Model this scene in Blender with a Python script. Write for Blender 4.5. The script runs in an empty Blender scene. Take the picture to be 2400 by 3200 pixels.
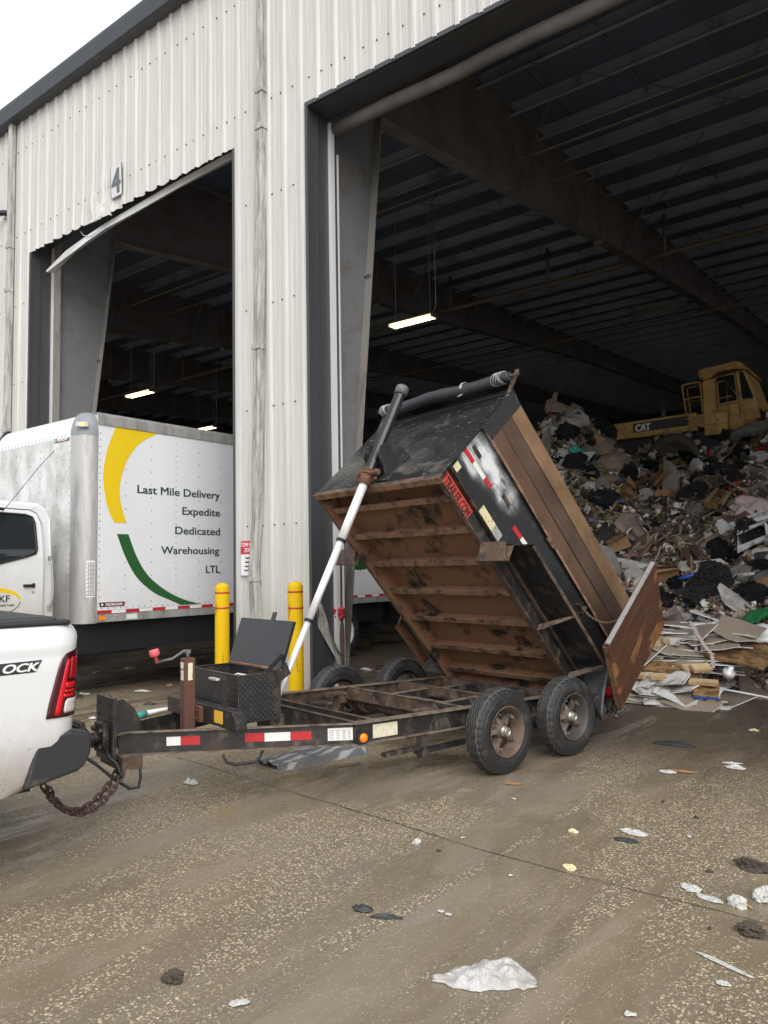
import bpy, bmesh, math, random
import numpy as np
from mathutils import Vector, Matrix, noise as mnoise

# ------------------------------------------------------------------ camera, sky, sun, exposure
scene = bpy.context.scene
COL = scene.collection
R = math.radians
PI = math.pi

CAM_H = 1.72
yaw, pitch, roll = R(37.5), R(4.21), R(-1.02)
_f = Vector((-math.sin(yaw) * math.cos(pitch), math.cos(yaw) * math.cos(pitch), math.sin(pitch)))
_r = Vector((math.cos(yaw), math.sin(yaw), 0))
_u = _r.cross(_f)
_r2 = math.cos(roll) * _r + math.sin(roll) * _u
_u2 = -math.sin(roll) * _r + math.cos(roll) * _u
cd = bpy.data.cameras.new("camera")
cam = bpy.data.objects.new("camera", cd)
COL.objects.link(cam)
cd.sensor_fit = 'VERTICAL'
cd.sensor_height = 32
cd.lens = 24
cd.clip_start = 0.05
cd.clip_end = 2000
mw = Matrix.Identity(4)
for i in range(3):
    mw[i][0], mw[i][1], mw[i][2] = _r2[i], _u2[i], -_f[i]
mw[0][3], mw[1][3], mw[2][3] = 0, 0, CAM_H
cam.matrix_world = mw
scene.camera = cam

world = bpy.data.worlds.new("World")
scene.world = world
world.use_nodes = True
wn = world.node_tree.nodes
wl = world.node_tree.links
for n in list(wn):
    wn.remove(n)
SUN_EL, SUN_AZ = R(40), R(130)           # azimuth from +Y, clockwise (behind and right of the camera)
sky = wn.new('ShaderNodeTexSky')
sky.sky_type = 'NISHITA'
sky.sun_disc = False
sky.sun_elevation = SUN_EL
sky.sun_rotation = SUN_AZ
sky.air_density = 1.0
sky.dust_density = 4.0
sky.ozone_density = 1.0
hs = wn.new('ShaderNodeHueSaturation')
hs.inputs['Saturation'].default_value = 0.30
bg = wn.new('ShaderNodeBackground')
bg.inputs['Strength'].default_value = 0.15
wo = wn.new('ShaderNodeOutputWorld')
wl.new(sky.outputs[0], hs.inputs['Color'])
cl = wn.new('ShaderNodeMix')                 # closed cloud layer over the clear-sky colours
cl.data_type = 'RGBA'
_ci = [i for i in cl.inputs if i.enabled]
_ci[0].default_value = 0.68
_ci[2].default_value = (4.6, 4.85, 5.25, 1)
cn = wn.new('ShaderNodeTexNoise')               # faint unevenness of the overcast
cn.inputs['Scale'].default_value = 2.2
cn.inputs['Detail'].default_value = 6
cr_ = wn.new('ShaderNodeValToRGB')
cr_.color_ramp.elements[0].position, cr_.color_ramp.elements[0].color = 0.35, (3.7, 4.0, 4.5, 1)
cr_.color_ramp.elements[1].position, cr_.color_ramp.elements[1].color = 0.65, (4.9, 5.1, 5.4, 1)
wl.new(cn.outputs[0], cr_.inputs[0])
wl.new(cr_.outputs[0], _ci[2])
wl.new(hs.outputs[0], _ci[1])
wl.new([o for o in cl.outputs if o.enabled][0], bg.inputs['Color'])
wl.new(bg.outputs[0], wo.inputs['Surface'])

sd = bpy.data.lights.new("sun", 'SUN')
sd.energy = 1.0
sd.angle = R(60)
sd.color = (1.0, 0.965, 0.92)
so = bpy.data.objects.new("sun", sd)
COL.objects.link(so)
_sdir = Vector((math.sin(SUN_AZ) * math.cos(SUN_EL), math.cos(SUN_AZ) * math.cos(SUN_EL), math.sin(SUN_EL)))
so.rotation_euler = _sdir.to_track_quat('Z', 'Y').to_euler()

scene.view_settings.view_transform = 'Standard'
scene.view_settings.look = 'None'
scene.view_settings.exposure = 0.85
scene.view_settings.gamma = 1.0
scene.view_settings.use_curve_mapping = False
scene.cycles.use_denoising = True
scene.cycles.max_bounces = 8
scene.cycles.diffuse_bounces = 5

# ------------------------------------------------------------------ helpers
def V(*a):
    return Vector(a)


class MB:
    """Collects shapes and links them as ONE mesh object."""
    def __init__(s):
        s.v, s.f, s.m, s.s = [], [], [], []

    def add(s, vs, fs, m=0, smooth=False):
        o = len(s.v)
        s.v.extend([tuple(p) for p in vs])
        for f in fs:
            s.f.append([i + o for i in f])
            s.m.append(m)
            s.s.append(smooth)
        return s

    def box(s, x0, x1, y0, y1, z0, z1, m=0):
        return s.add([(x0, y0, z0), (x1, y0, z0), (x1, y1, z0), (x0, y1, z0), (x0, y0, z1), (x1, y0, z1), (x1, y1, z1), (x0, y1, z1)],
                     [(0, 3, 2, 1), (4, 5, 6, 7), (0, 1, 5, 4), (1, 2, 6, 5), (2, 3, 7, 6), (3, 0, 4, 7)], m)

    def obox(s, c, ax, ay, az, m=0):
        c, ax, ay, az = Vector(c), Vector(ax), Vector(ay), Vector(az)
        p = [c + i * ax + j * ay + k * az for k in (-1, 1) for i, j in ((-1, -1), (1, -1), (1, 1), (-1, 1))]
        return s.add(p, [(0, 3, 2, 1), (4, 5, 6, 7), (0, 1, 5, 4), (1, 2, 6, 5), (2, 3, 7, 6), (3, 0, 4, 7)], m)

    def beam(s, p0, p1, w, h, up=(0, 0, 1), m=0):
        p0, p1 = Vector(p0), Vector(p1)
        d = (p1 - p0)
        x = d.normalized()
        y = Vector(up).cross(x)
        if y.length < 1e-6:
            y = Vector((1, 0, 0)).cross(x)
        y.normalize()
        z = x.cross(y)
        return s.obox((p0 + p1) / 2, d / 2, y * w / 2, z * h / 2, m)

    def tube(s, path, r, n=8, m=0, closed=False, cap=True, smooth=True):
        P = [Vector(p) for p in path]
        L = len(P)
        rr = r if isinstance(r, (list, tuple)) else [r] * L
        ref = None
        vs = []
        for i in range(L):
            a = P[(i - 1) % L] if (closed or i > 0) else P[i]
            b = P[(i + 1) % L] if (closed or i < L - 1) else P[i]
            t = (b - a).normalized()
            if ref is None:
                ref = t.orthogonal().normalized()
            ref = (ref - t * ref.dot(t))
            if ref.length < 1e-6:
                ref = t.orthogonal()
            ref.normalize()
            q = t.cross(ref)
            for k in range(n):
                an = 2 * PI * k / n
                vs.append(P[i] + rr[i] * (math.cos(an) * ref + math.sin(an) * q))
        fs = []
        for i in range(L if closed else L - 1):
            j = (i + 1) % L
            for k in range(n):
                k2 = (k + 1) % n
                fs.append((i * n + k, i * n + k2, j * n + k2, j * n + k))
        s.add(vs, fs, m, smooth)
        if cap and not closed:
            o = len(s.v) - L * n
            s.f.append([o + k for k in range(n)][::-1]); s.m.append(m); s.s.append(False)
            s.f.append([o + (L - 1) * n + k for k in range(n)]); s.m.append(m); s.s.append(False)
        return s

    def cyl(s, p0, p1, r0, r1=None, n=20, m=0, smooth=True):
        return s.tube([p0, p1], [r0, r0 if r1 is None else r1], n, m, smooth=smooth)

    def prism(s, poly, vec, m=0):
        """3D polygon extruded along vec"""
        P = [Vector(p) for p in poly]
        v = Vector(vec)
        n = len(P)
        vs = P + [p + v for p in P]
        fs = [list(range(n))[::-1], list(range(n, 2 * n))] + [(i, (i + 1) % n, n + (i + 1) % n, n + i) for i in range(n)]
        return s.add(vs, fs, m)

    def quad(s, a, b, c, d, m=0):
        return s.add([a, b, c, d], [(0, 1, 2, 3)], m)

    def lathe(s, prof, c, ax, n=48, m=0, closed=False, smooth=True):
        """prof: list of (radius, height along ax)"""
        c, ax = Vector(c), Vector(ax).normalized()
        e1 = ax.orthogonal().normalized()
        e2 = ax.cross(e1)
        vs = []
        for r, h in prof:
            for k in range(n):
                an = 2 * PI * k / n
                vs.append(c + ax * h + r * (math.cos(an) * e1 + math.sin(an) * e2))
        fs = []
        L = len(prof)
        for i in range(L if closed else L - 1):
            j = (i + 1) % L
            for k in range(n):
                k2 = (k + 1) % n
                fs.append((i * n + k, i * n + k2, j * n + k2, j * n + k))
        return s.add(vs, fs, m, smooth)

    def grid(s, fn, nu, nv, m=0, smooth=True, flip=False):
        vs = [fn(i / (nu - 1), j / (nv - 1)) for j in range(nv) for i in range(nu)]
        fs = []
        for j in range(nv - 1):
            for i in range(nu - 1):
                q = (j * nu + i, j * nu + i + 1, (j + 1) * nu + i + 1, (j + 1) * nu + i)
                fs.append(q[::-1] if flip else q)
        return s.add(vs, fs, m, smooth)

    def mesh(s, me, M, m=0):
        vs = [M @ v.co for v in me.vertices]
        return s.add(vs, [list(p.vertices) for p in me.polygons], m)

    def text(s, txt, h, org, right, up, depth=0.002, align='LEFT', m=0, bold=0.0, xs=1.0, shear=0.0, sp=1.0, fit=None):
        """lettering as thin raised letters; h = capital height; bold = extra stroke width; fit = total width"""
        cu = bpy.data.curves.new("t", 'FONT')
        cu.body = txt
        cu.size = h / 0.70
        cu.align_x = align
        cu.shear = shear
        cu.space_character = sp
        cu.resolution_u = 3
        cu.extrude = depth / 2
        ob = bpy.data.objects.new("t", cu)
        COL.objects.link(ob)
        bpy.context.view_layer.update()
        if fit:
            xs = fit / ob.dimensions.x
        me = bpy.data.meshes.new_from_object(ob.evaluated_get(bpy.context.evaluated_depsgraph_get()))
        r, u = Vector(right).normalized(), Vector(up).normalized()
        nn = r.cross(u)
        k = bold * h
        # heavier strokes: the same letters stepped sideways and up, each copy a hair prouder than the last
        for i, (dx, dy) in enumerate(((0, 0),) if not bold else ((-k, -k * .6), (k, -k * .6), (k, k * .6), (-k, k * .6))):
            Mx = Matrix.Identity(4)
            o = Vector(org) + nn * (depth / 2 + 0.0003 * i) + r * dx + u * dy
            for j in range(3):
                Mx[j][0], Mx[j][1], Mx[j][2], Mx[j][3] = r[j] * xs, u[j], nn[j], o[j]
            s.mesh(me, Mx, m)
        bpy.data.objects.remove(ob)
        bpy.data.curves.remove(cu)
        bpy.data.meshes.remove(me)
        return s

    def build(s, name, mats, parent=None, bev=0, seg=1, loc=None, rot=None):
        me = bpy.data.meshes.new(name)
        me.from_pydata(s.v, [], s.f)
        mats = mats if isinstance(mats, (list, tuple)) else [mats]
        for mt in mats:
            me.materials.append(mt)
        me.polygons.foreach_set('material_index', s.m)
        me.polygons.foreach_set('use_smooth', s.s)
        me.update()
        o = bpy.data.objects.new(name, me)
        COL.objects.link(o)
        if parent is not None:
            o.parent = parent
        if loc is not None:
            o.location = loc
        if rot is not None:
            o.rotation_euler = rot
        if bev:
            md = o.modifiers.new('b', 'BEVEL')
            md.width = bev
            md.segments = seg
            md.limit_method = 'ANGLE'
            md.angle_limit = R(40)
        return o


def tag(o, label=None, cat=None, group=None, kind=None):
    if label: o['label'] = label
    if cat: o['category'] = cat
    if group: o['group'] = group
    if kind: o['kind'] = kind
    return o


def empty(name, loc, rz=0.0, label=None, cat=None, group=None):
    o = bpy.data.objects.new(name, None)
    COL.objects.link(o)
    o.location = loc
    o.rotation_euler = (0, 0, rz)
    o.empty_display_size = 0.2
    return tag(o, label, cat, group)


def recenter(o):
    """move a mesh object's origin to the middle of its base, leaving the shape where it is"""
    me = o.data
    n = len(me.vertices)
    co = np.empty(n * 3)
    me.vertices.foreach_get('co', co)
    co = co.reshape(-1, 3)
    c = (co.min(0) + co.max(0)) / 2
    c[2] = co[:, 2].min()
    co -= c
    me.vertices.foreach_set('co', co.ravel())
    me.update()
    o.location = Vector(c)
    return o


def copy_tree(o, parent=None):
    kids = list(o.children)
    c = o.copy()
    COL.objects.link(c)
    c.parent = parent
    for k in kids:
        copy_tree(k, c)
    return c


def fbm(p, oct=4, H=1.0):
    return mnoise.fractal(Vector(p), H, 2.0, oct)

# ------------------------------------------------------------------ materials
class NT:
    def __init__(s, name):
        s.mat = bpy.data.materials.new(name)
        s.mat.use_nodes = True
        s.nt = s.mat.node_tree
        s.b = s.nt.nodes['Principled BSDF']
        s.tc = s.nt.nodes.new('ShaderNodeTexCoord')

    def n(s, t, **k):
        nd = s.nt.nodes.new(t)
        for a, v in k.items():
            setattr(nd, a, v)
        return nd

    def l(s, a, b):
        s.nt.links.new(a, b)

    def map(s, scale=(1, 1, 1), coord='Object', rot=(0, 0, 0)):
        m = s.n('ShaderNodeMapping')
        m.inputs['Scale'].default_value = scale
        m.inputs['Rotation'].default_value = rot
        s.l(s.tc.outputs[coord], m.inputs['Vector'])
        return m.outputs[0]

    def noise(s, vec, scale, detail=5, rough=0.6, dist=0.0):
        t = s.n('ShaderNodeTexNoise')
        t.inputs['Scale'].default_value = scale
        t.inputs['Detail'].default_value = detail
        t.inputs['Roughness'].default_value = rough
        t.inputs['Distortion'].default_value = dist
        s.l(vec, t.inputs['Vector'])
        return t.outputs[0]

    def vor(s, vec, scale, feat='F1', rand=1.0):
        t = s.n('ShaderNodeTexVoronoi', feature=feat)
        t.inputs['Scale'].default_value = scale
        t.inputs['Randomness'].default_value = rand
        s.l(vec, t.inputs['Vector'])
        return t

    def ramp(s, fac, stops, interp='LINEAR'):
        r = s.n('ShaderNodeValToRGB')
        r.color_ramp.interpolation = interp
        el = r.color_ramp.elements
        el[0].position, el[0].color = stops[0][0], col4(stops[0][1])
        el[1].position, el[1].color = stops[-1][0], col4(stops[-1][1])
        for p, c in stops[1:-1]:
            e = el.new(p)
            e.color = col4(c)
        s.l(fac, r.inputs[0])
        return r.outputs[0]

    def mix(s, fac, a, b, mode='MIX'):
        m = s.n('ShaderNodeMix', data_type='RGBA', blend_type=mode)
        for sock, v in ((m.inputs['Factor'], fac), (m.inputs['A'], a), (m.inputs['B'], b)):
            pass
        ins = [i for i in m.inputs if i.enabled]
        fa, A, B = ins[0], ins[1], ins[2]
        for sock, v in ((fa, fac), (A, a), (B, b)):
            if isinstance(v, (int, float)):
                sock.default_value = v if sock is fa else (v, v, v, 1)
            elif isinstance(v, (tuple, list)):
                sock.default_value = col4(v)
            else:
                s.l(v, sock)
        return [o for o in m.outputs if o.enabled][0]

    def math(s, op, a, b=0.0, clamp=False):
        m = s.n('ShaderNodeMath', operation=op, use_clamp=clamp)
        for sock, v in ((m.inputs[0], a), (m.inputs[1], b)):
            if isinstance(v, (int, float)):
                sock.default_value = v
            else:
                s.l(v, sock)
        return m.outputs[0]

    def sep(s, vec):
        m = s.n('ShaderNodeSeparateXYZ')
        s.l(vec, m.inputs[0])
        return m.outputs

    def bump(s, h, strength=0.3, dist=0.01, base=None):
        b = s.n('ShaderNodeBump')
        b.inputs['Strength'].default_value = strength
        b.inputs['Distance'].default_value = dist
        s.l(h, b.inputs['Height'])
        if base is not None:
            s.l(base, b.inputs['Normal'])
        s.l(b.outputs[0], s.b.inputs['Normal'])
        return b.outputs[0]

    def set(s, k, v):
        sock = s.b.inputs[k]
        if isinstance(v, (int, float)):
            sock.default_value = v
        elif isinstance(v, (tuple, list)):
            sock.default_value = col4(v)
        else:
            s.l(v, sock)


def col4(c):
    if isinstance(c, (int, float)):
        return (c, c, c, 1)
    return (c[0], c[1], c[2], 1)


def worn(name, base, base2=None, rust=(0.11, 0.05, 0.026), amount=0.45, sc=4.0, rough=0.5, rrough=0.85, metal=0.0, bump=0.3,
         stretch=(1, 1, 1), soft=0.08, spec=0.5, dust=None, dustamt=0.6, dsc=9.0):
    """painted / bare surface with irregular patches (rust, dirt) of a second colour and an optional dust film"""
    t = NT(name)
    v = t.map(stretch)
    n1 = t.noise(v, sc, 8, 0.68, 0.3)
    n2 = t.noise(v, sc * 6, 4, 0.6)
    base2 = base2 or tuple(c * 1.5 for c in base)
    cb = t.mix(n2, base, base2)
    rm = t.mix(t.noise(v, sc * 4, 5), rust, tuple(c * 0.5 for c in rust))
    mk = t.ramp(n1, [(1 - amount - soft, 0), (1 - amount + soft, 1)])
    c = t.mix(mk, cb, rm)
    rg = t.ramp(mk, [(0, rough), (1, rrough)])
    if dust:
        dn = t.ramp(t.noise(v, dsc, 6, 0.7), [(dustamt - 0.12, 0), (dustamt + 0.12, 1)])
        c = t.mix(dn, c, dust)
        rg = t.mix(dn, rg, 0.9)
    t.set('Base Color', c)
    t.set('Roughness', rg)
    t.set('Metallic', metal)
    t.set('Specular IOR Level', spec)
    if bump:
        t.bump(t.math('ADD', t.math('MULTIPLY', mk, 0.6), t.noise(v, sc * 9, 5)), bump, 0.006)
    return t.mat


def plain(name, base, rough=0.5, metal=0.0, var=0.15, sc=8.0, bump=0.0, emit=None, es=0.0, spec=0.5, stretch=(1, 1, 1)):
    t = NT(name)
    v = t.map(stretch)
    n = t.noise(v, sc, 5)
    c = t.mix(n, tuple(x * (1 - var) for x in base), tuple(min(1, x * (1 + var)) for x in base))
    t.set('Base Color', c)
    t.set('Roughness', rough)
    t.set('Metallic', metal)
    t.set('Specular IOR Level', spec)
    if bump:
        t.bump(t.noise(v, sc * 3, 6), bump, 0.01)
    if emit:
        t.b.inputs['Emission Color'].default_value = col4(emit)
        t.b.inputs['Emission Strength'].default_value = es
    return t.mat


def mk_ground():
    t = NT('wet_yard')
    vo = t.map()
    vs = t.map((1.0, 0.36, 1.0))                       # tyre smears run into the building
    big = t.noise(vs, 0.80, 7, 0.60, 0.5)
    mid = t.noise(vs, 3.0, 8, 0.68, 0.5)
    fine = t.noise(vo, 45, 5, 0.7)
    cov = t.math('ADD', t.math('MULTIPLY', big, 0.66), t.math('MULTIPLY', mid, 0.34))
    trk0 = t.noise(t.map((2.6, 0.10, 1.0)), 1.6, 6, 0.6, 0.3)
    cov = t.math('ADD', cov, t.math('MULTIPLY', t.math('SUBTRACT', fine, 0.5), 0.10))
    cov = t.math('ADD', cov, t.math('MULTIPLY', t.math('SUBTRACT', trk0, 0.5), 0.45))
    mudm = t.ramp(cov, [(0.485, 0), (0.535, 1)])        # 1 = film of mud, 0 = exposed stones
    warp = t.n('ShaderNodeVectorMath', operation='ADD')
    nz = t.n('ShaderNodeTexNoise'); nz.inputs['Scale'].default_value = 30
    t.l(vo, nz.inputs['Vector'])
    sc_ = t.n('ShaderNodeVectorMath', operation='SCALE'); sc_.inputs['Scale'].default_value = 0.018
    t.l(nz.outputs[1], sc_.inputs[0])
    t.l(vo, warp.inputs[0]); t.l(sc_.outputs[0], warp.inputs[1])
    vr = t.vor(warp.outputs[0], 50)
    vr2 = t.vor(warp.outputs[0], 120)
    st = t.ramp(vr.outputs['Distance'], [(0.30, 1), (0.46, 0)])
    st2 = t.ramp(vr2.outputs['Distance'], [(0.28, 1), (0.45, 0)])
    rnd = t.ramp(t.sep(vr.outputs['Color'])[0], [(0.34, 0), (0.46, 1)])
    rnd2 = t.ramp(t.sep(vr2.outputs['Color'])[1], [(0.50, 0), (0.6, 1)])
    stone = t.math('MAXIMUM', t.math('MULTIPLY', st, rnd), t.math('MULTIPLY', st2, rnd2))
    trk = t.noise(t.map((2.6, 0.10, 1.0)), 1.6, 6, 0.6, 0.3)          # long tyre streaks
    scol = t.ramp(t.sep(vr.outputs['Color'])[2], [(0.0, (0.30, 0.225, 0.130)), (0.5, (0.52, 0.42, 0.265)), (0.85, (0.70, 0.60, 0.43)), (1.0, (0.80, 0.73, 0.58))])
    mcol = t.ramp(t.noise(vs, 1.4, 6, 0.66), [(0.3, (0.165, 0.126, 0.080)), (0.5, (0.240, 0.190, 0.124)), (0.72, (0.310, 0.252, 0.172))])
    mcol = t.mix(t.math('MULTIPLY', fine, 0.45), mcol, (0.145, 0.114, 0.078))
    mcol = t.mix(t.ramp(trk, [(0.38, 0.55), (0.54, 0)]), mcol, (0.125, 0.097, 0.064))
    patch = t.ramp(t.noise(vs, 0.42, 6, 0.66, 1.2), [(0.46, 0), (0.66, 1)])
    mcol = t.mix(t.math('MULTIPLY', patch, 0.45), mcol, (0.265, 0.235, 0.196))  # grey wet sheen put into the mud colour as paler patches
    sparse = t.math('MULTIPLY', t.ramp(t.sep(vr2.outputs['Color'])[0], [(0.85, 0), (0.9, 1)]), st2)
    under = t.mix(0.5, mcol, (0.15, 0.117, 0.078))
    base = t.mix(stone, under, scol)
    base = t.mix(mudm, base, mcol)
    base = t.mix(t.math('MULTIPLY', sparse, t.ramp(mid, [(0.4, 0.25), (0.6, 0.9)])), base, (0.62, 0.56, 0.44))
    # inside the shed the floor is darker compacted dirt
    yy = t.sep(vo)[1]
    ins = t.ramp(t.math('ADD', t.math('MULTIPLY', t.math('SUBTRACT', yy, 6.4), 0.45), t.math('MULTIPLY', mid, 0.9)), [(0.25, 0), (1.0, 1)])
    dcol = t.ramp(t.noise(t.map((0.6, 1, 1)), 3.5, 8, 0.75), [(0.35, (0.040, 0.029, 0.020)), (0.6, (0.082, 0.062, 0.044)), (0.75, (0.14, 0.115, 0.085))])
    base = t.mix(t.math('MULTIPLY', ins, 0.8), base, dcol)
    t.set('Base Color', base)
    wet = t.ramp(t.noise(vs, 1.7, 7, 0.66, 0.8), [(0.46, 1), (0.58, 0)])
    wetm = t.math('MULTIPLY', wet, t.math('ADD', t.math('MULTIPLY', mudm, 0.8), 0.2))
    pud = t.ramp(t.math('ADD', t.math('MULTIPLY', t.noise(vs, 0.62, 5, 0.55, 0.6), 0.8), t.math('MULTIPLY', mid, 0.2)), [(0.375, 1), (0.40, 0)])
    rg = t.ramp(wetm, [(0, 0.75), (0.5, 0.40), (1.0, 0.15)])
    rg = t.mix(pud, rg, 0.06)
    base = t.mix(t.math('MULTIPLY', pud, 0.6), base, (0.12, 0.095, 0.065))
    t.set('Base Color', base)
    t.set('Roughness', rg)
    t.set('Specular IOR Level', 0.45)
    h = t.math('ADD', t.math('MULTIPLY', t.math('MULTIPLY', stone, t.math('SUBTRACT', 1.0, mudm)), 0.35),
               t.math('ADD', t.math('MULTIPLY', mid, 0.8), t.math('MULTIPLY', t.math('MULTIPLY', fine, 0.22), t.math('SUBTRACT', 1.0, t.math('MULTIPLY', wetm, 0.8)))))
    t.bump(t.math('MULTIPLY', h, t.math('SUBTRACT', 1.0, t.math('MULTIPLY', pud, 0.93))), 0.5, 0.02)
    return t.mat


def mk_cladding():
    t = NT('ivory_cladding')
    vo = t.map()
    st = t.noise(t.map((9, 9, 0.35)), 1.6, 6, 0.65)
    sp = t.noise(t.map((1, 1, 0.5)), 1.2, 7, 0.7)
    z = t.sep(vo)[2]
    c = t.mix(t.ramp(st, [(0.35, 0), (0.75, 1)]), (0.60, 0.592, 0.56), (0.47, 0.455, 0.42))
    low = t.ramp(t.math('ADD', t.math('MULTIPLY', z, 0.35), t.math('MULTIPLY', sp, 0.9)), [(0.35, 1), (0.95, 0)])
    c = t.mix(t.math('MULTIPLY', low, 0.55), c, (0.33, 0.29, 0.235))
    gr = t.ramp(t.noise(t.map((14, 14, 0.5)), 2.2, 7, 0.75), [(0.60, 0), (0.78, 1)])
    c = t.mix(t.math('MULTIPLY', gr, 0.55), c, (0.33, 0.30, 0.255))
    blot = t.ramp(t.noise(t.map((2.0, 2.0, 0.7)), 1.7, 8, 0.75), [(0.56, 0), (0.74, 0.5)])
    c = t.mix(blot, c, (0.40, 0.375, 0.33))
    t.set('Base Color', c)
    t.set('Roughness', 0.5)
    t.set('Specular IOR Level', 0.35)
    return t.mat


def mk_wood(name, c1, c2, axis=0):
    t = NT(name)
    sc = [14, 14, 14]
    sc[axis] = 0.8
    v = t.map(tuple(sc))
    n = t.noise(v, 2.6, 9, 0.75, 0.5)
    c = t.ramp(n, [(0.34, tuple(x * 0.8 for x in c1)), (0.5, c2), (0.62, c1), (0.70, tuple(x * 0.5 for x in c1))])
    big = t.noise(t.map(), 2.0, 5, 0.6)
    c = t.mix(t.ramp(big, [(0.42, 0), (0.68, 0.8)]), c, tuple(x * 0.42 for x in c1))
    ru = t.ramp(t.noise(t.map((1.2, 1.2, 1.2)), 3.3, 7, 0.7), [(0.56, 0), (0.68, 0.6)])
    c = t.mix(ru, c, (c2[0] * 1.25, c2[1] * 0.95, c2[2] * 0.7))
    t.set('Base Color', c)
    t.set('Roughness', 0.75)
    t.bump(n, 0.5, 0.004)
    return t.mat


def mk_diamond():
    t = NT('black_diamond_plate')
    vo = t.map()
    def raised(rot, sx, sy, ph):
        m = t.n('ShaderNodeMapping')
        m.inputs['Rotation'].default_value = rot
        return m
    # raised dashes alternate on a diagonal lattice, worked out in the two in-plane directions
    s = t.sep(vo)
    # use x+y as the horizontal run so that both vertical faces get the pattern
    u = t.math('ADD', s[0], s[1])
    w = s[2]
    a = t.math('ADD', u, w)
    b = t.math('SUBTRACT', u, w)
    K = 46.0
    fa = t.math('FRACT', t.math('MULTIPLY', a, K * 0.5))
    fb = t.math('FRACT', t.math('MULTIPLY', b, K * 0.5))
    ca = t.math('FLOOR', t.math('MULTIPLY', a, K * 0.5))
    cb = t.math('FLOOR', t.math('MULTIPLY', b, K * 0.5))
    par = t.math('FRACT', t.math('MULTIPLY', t.math('ADD', ca, cb), 0.5))
    par = t.math('GREATER_THAN', par, 0.25)
    da = t.math('ABSOLUTE', t.math('SUBTRACT', fa, 0.5))
    db = t.math('ABSOLUTE', t.math('SUBTRACT', fb, 0.5))
    e1 = t.math('SUBTRACT', 1.0, t.math('ADD', t.math('MULTIPLY', da, 2.2), t.math('MULTIPLY', db, 7.0)), True)
    e2 = t.math('SUBTRACT', 1.0, t.math('ADD', t.math('MULTIPLY', da, 7.0), t.math('MULTIPLY', db, 2.2)), True)
    h = t.math('ADD', t.math('MULTIPLY', e1, par), t.math('MULTIPLY', e2, t.math('SUBTRACT', 1.0, par)))
    h = t.math('MINIMUM', h, 0.45)
    n1 = t.noise(vo, 6, 7, 0.7)
    c = t.mix(t.ramp(n1, [(0.52, 0), (0.72, 1)]), (0.018, 0.018, 0.019), (0.085, 0.06, 0.04))
    c = t.mix(t.math('MULTIPLY', h, 1.6, True), c, (0.15, 0.145, 0.14))
    t.set('Base Color', c)
    t.set('Roughness', t.ramp(n1, [(0.3, 0.28), (0.7, 0.6)]))
    t.bump(h, 1.0, 0.012)
    return t.mat


def attr_mat(name, attr='Col', rough=0.6, spec=0.4, bump=0.25):
    t = NT(name)
    a = t.n('ShaderNodeAttribute', attribute_name=attr)
    v = t.map()
    c = t.mix(t.ramp(t.noise(v, 7, 6, 0.7), [(0.42, 0), (0.8, 0.8)]), a.outputs['Color'], (0.07, 0.052, 0.036))
    t.set('Base Color', c)
    t.set('Roughness', rough)
    t.set('Specular IOR Level', spec)
    t.bump(t.noise(v, 26, 4), bump, 0.02)
    return t.mat


def film_mat(name, base, rough=0.3, dirt=(0.10, 0.08, 0.06), amt=0.45, sc=6.0, bump=0.8, spec=0.5):
    """crumpled plastic film: fine creases in the bump, smears of dirt"""
    t = NT(name)
    v = t.map()
    n = t.noise(v, sc, 6, 0.65)
    cr = t.noise(t.map((1, 1, 1)), sc * 1.6, 5, 0.6, 2.2)
    c = t.mix(t.ramp(n, [(1 - amt, 0), (1.15 - amt, 0.85)]), base, dirt)
    t.set('Base Color', c)
    t.set('Roughness', rough)
    t.set('Specular IOR Level', spec)
    t.bump(cr, bump, 0.10)
    return t.mat


M = {}
M['ground'] = mk_ground()
M['clad'] = mk_cladding()
M['screw'] = plain('screw_head', (0.06, 0.055, 0.05), 0.6)
M['fascia'] = worn('grey_blue_fascia', (0.035, 0.038, 0.046), (0.055, 0.06, 0.07), (0.16, 0.165, 0.17), 0.36, 3, 0.5, 0.7, bump=0.1, stretch=(1, 1, 0.3))
M['downpipe'] = worn('weathered_downpipe', (0.44, 0.425, 0.385), (0.50, 0.485, 0.44), (0.25, 0.245, 0.23), 0.47, 3.0, 0.5, 0.7, bump=0.15, stretch=(5, 5, 0.7), soft=0.12)
M['rafter'] = worn('warm_lit_brown_rafter', (0.165, 0.155, 0.155), (0.20, 0.185, 0.18), (0.135, 0.115, 0.10), 0.42, 1.1, 0.7, 0.8, bump=0.05, soft=0.15)  # brown tint stands in for warm lamplight on the beams
M['rod'] = plain('thin_dark_rod', (0.14, 0.15, 0.17), 0.7)
M['darktrim'] = worn('charcoal_trim', (0.045, 0.046, 0.05), (0.06, 0.061, 0.066), (0.10, 0.095, 0.09), 0.36, 2.2, 0.45, 0.65, bump=0.1, stretch=(1, 1, 0.4))
M['galv'] = plain('galvanised_track', (0.74, 0.74, 0.73), 0.42, 0.2, 0.2, 4, stretch=(1, 1, 0.2))
M['steel'] = worn('grey_frame_steel', (0.155, 0.16, 0.17), (0.19, 0.192, 0.2), (0.17, 0.145, 0.12), 0.42, 1.3, 0.6, 0.75, bump=0.05)
M['steel_edge'] = worn('dusty_flange_steel', (0.21, 0.195, 0.175), (0.25, 0.235, 0.215), (0.13, 0.11, 0.09), 0.42, 2.0, 0.7, 0.8, bump=0.05, stretch=(1, 1, 0.3))
M['roof'] = plain('roof_underside', (0.12, 0.155, 0.21), 0.8, 0, 0.2, 1.5)  # bluish interior haze put into the dark deck colour
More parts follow.
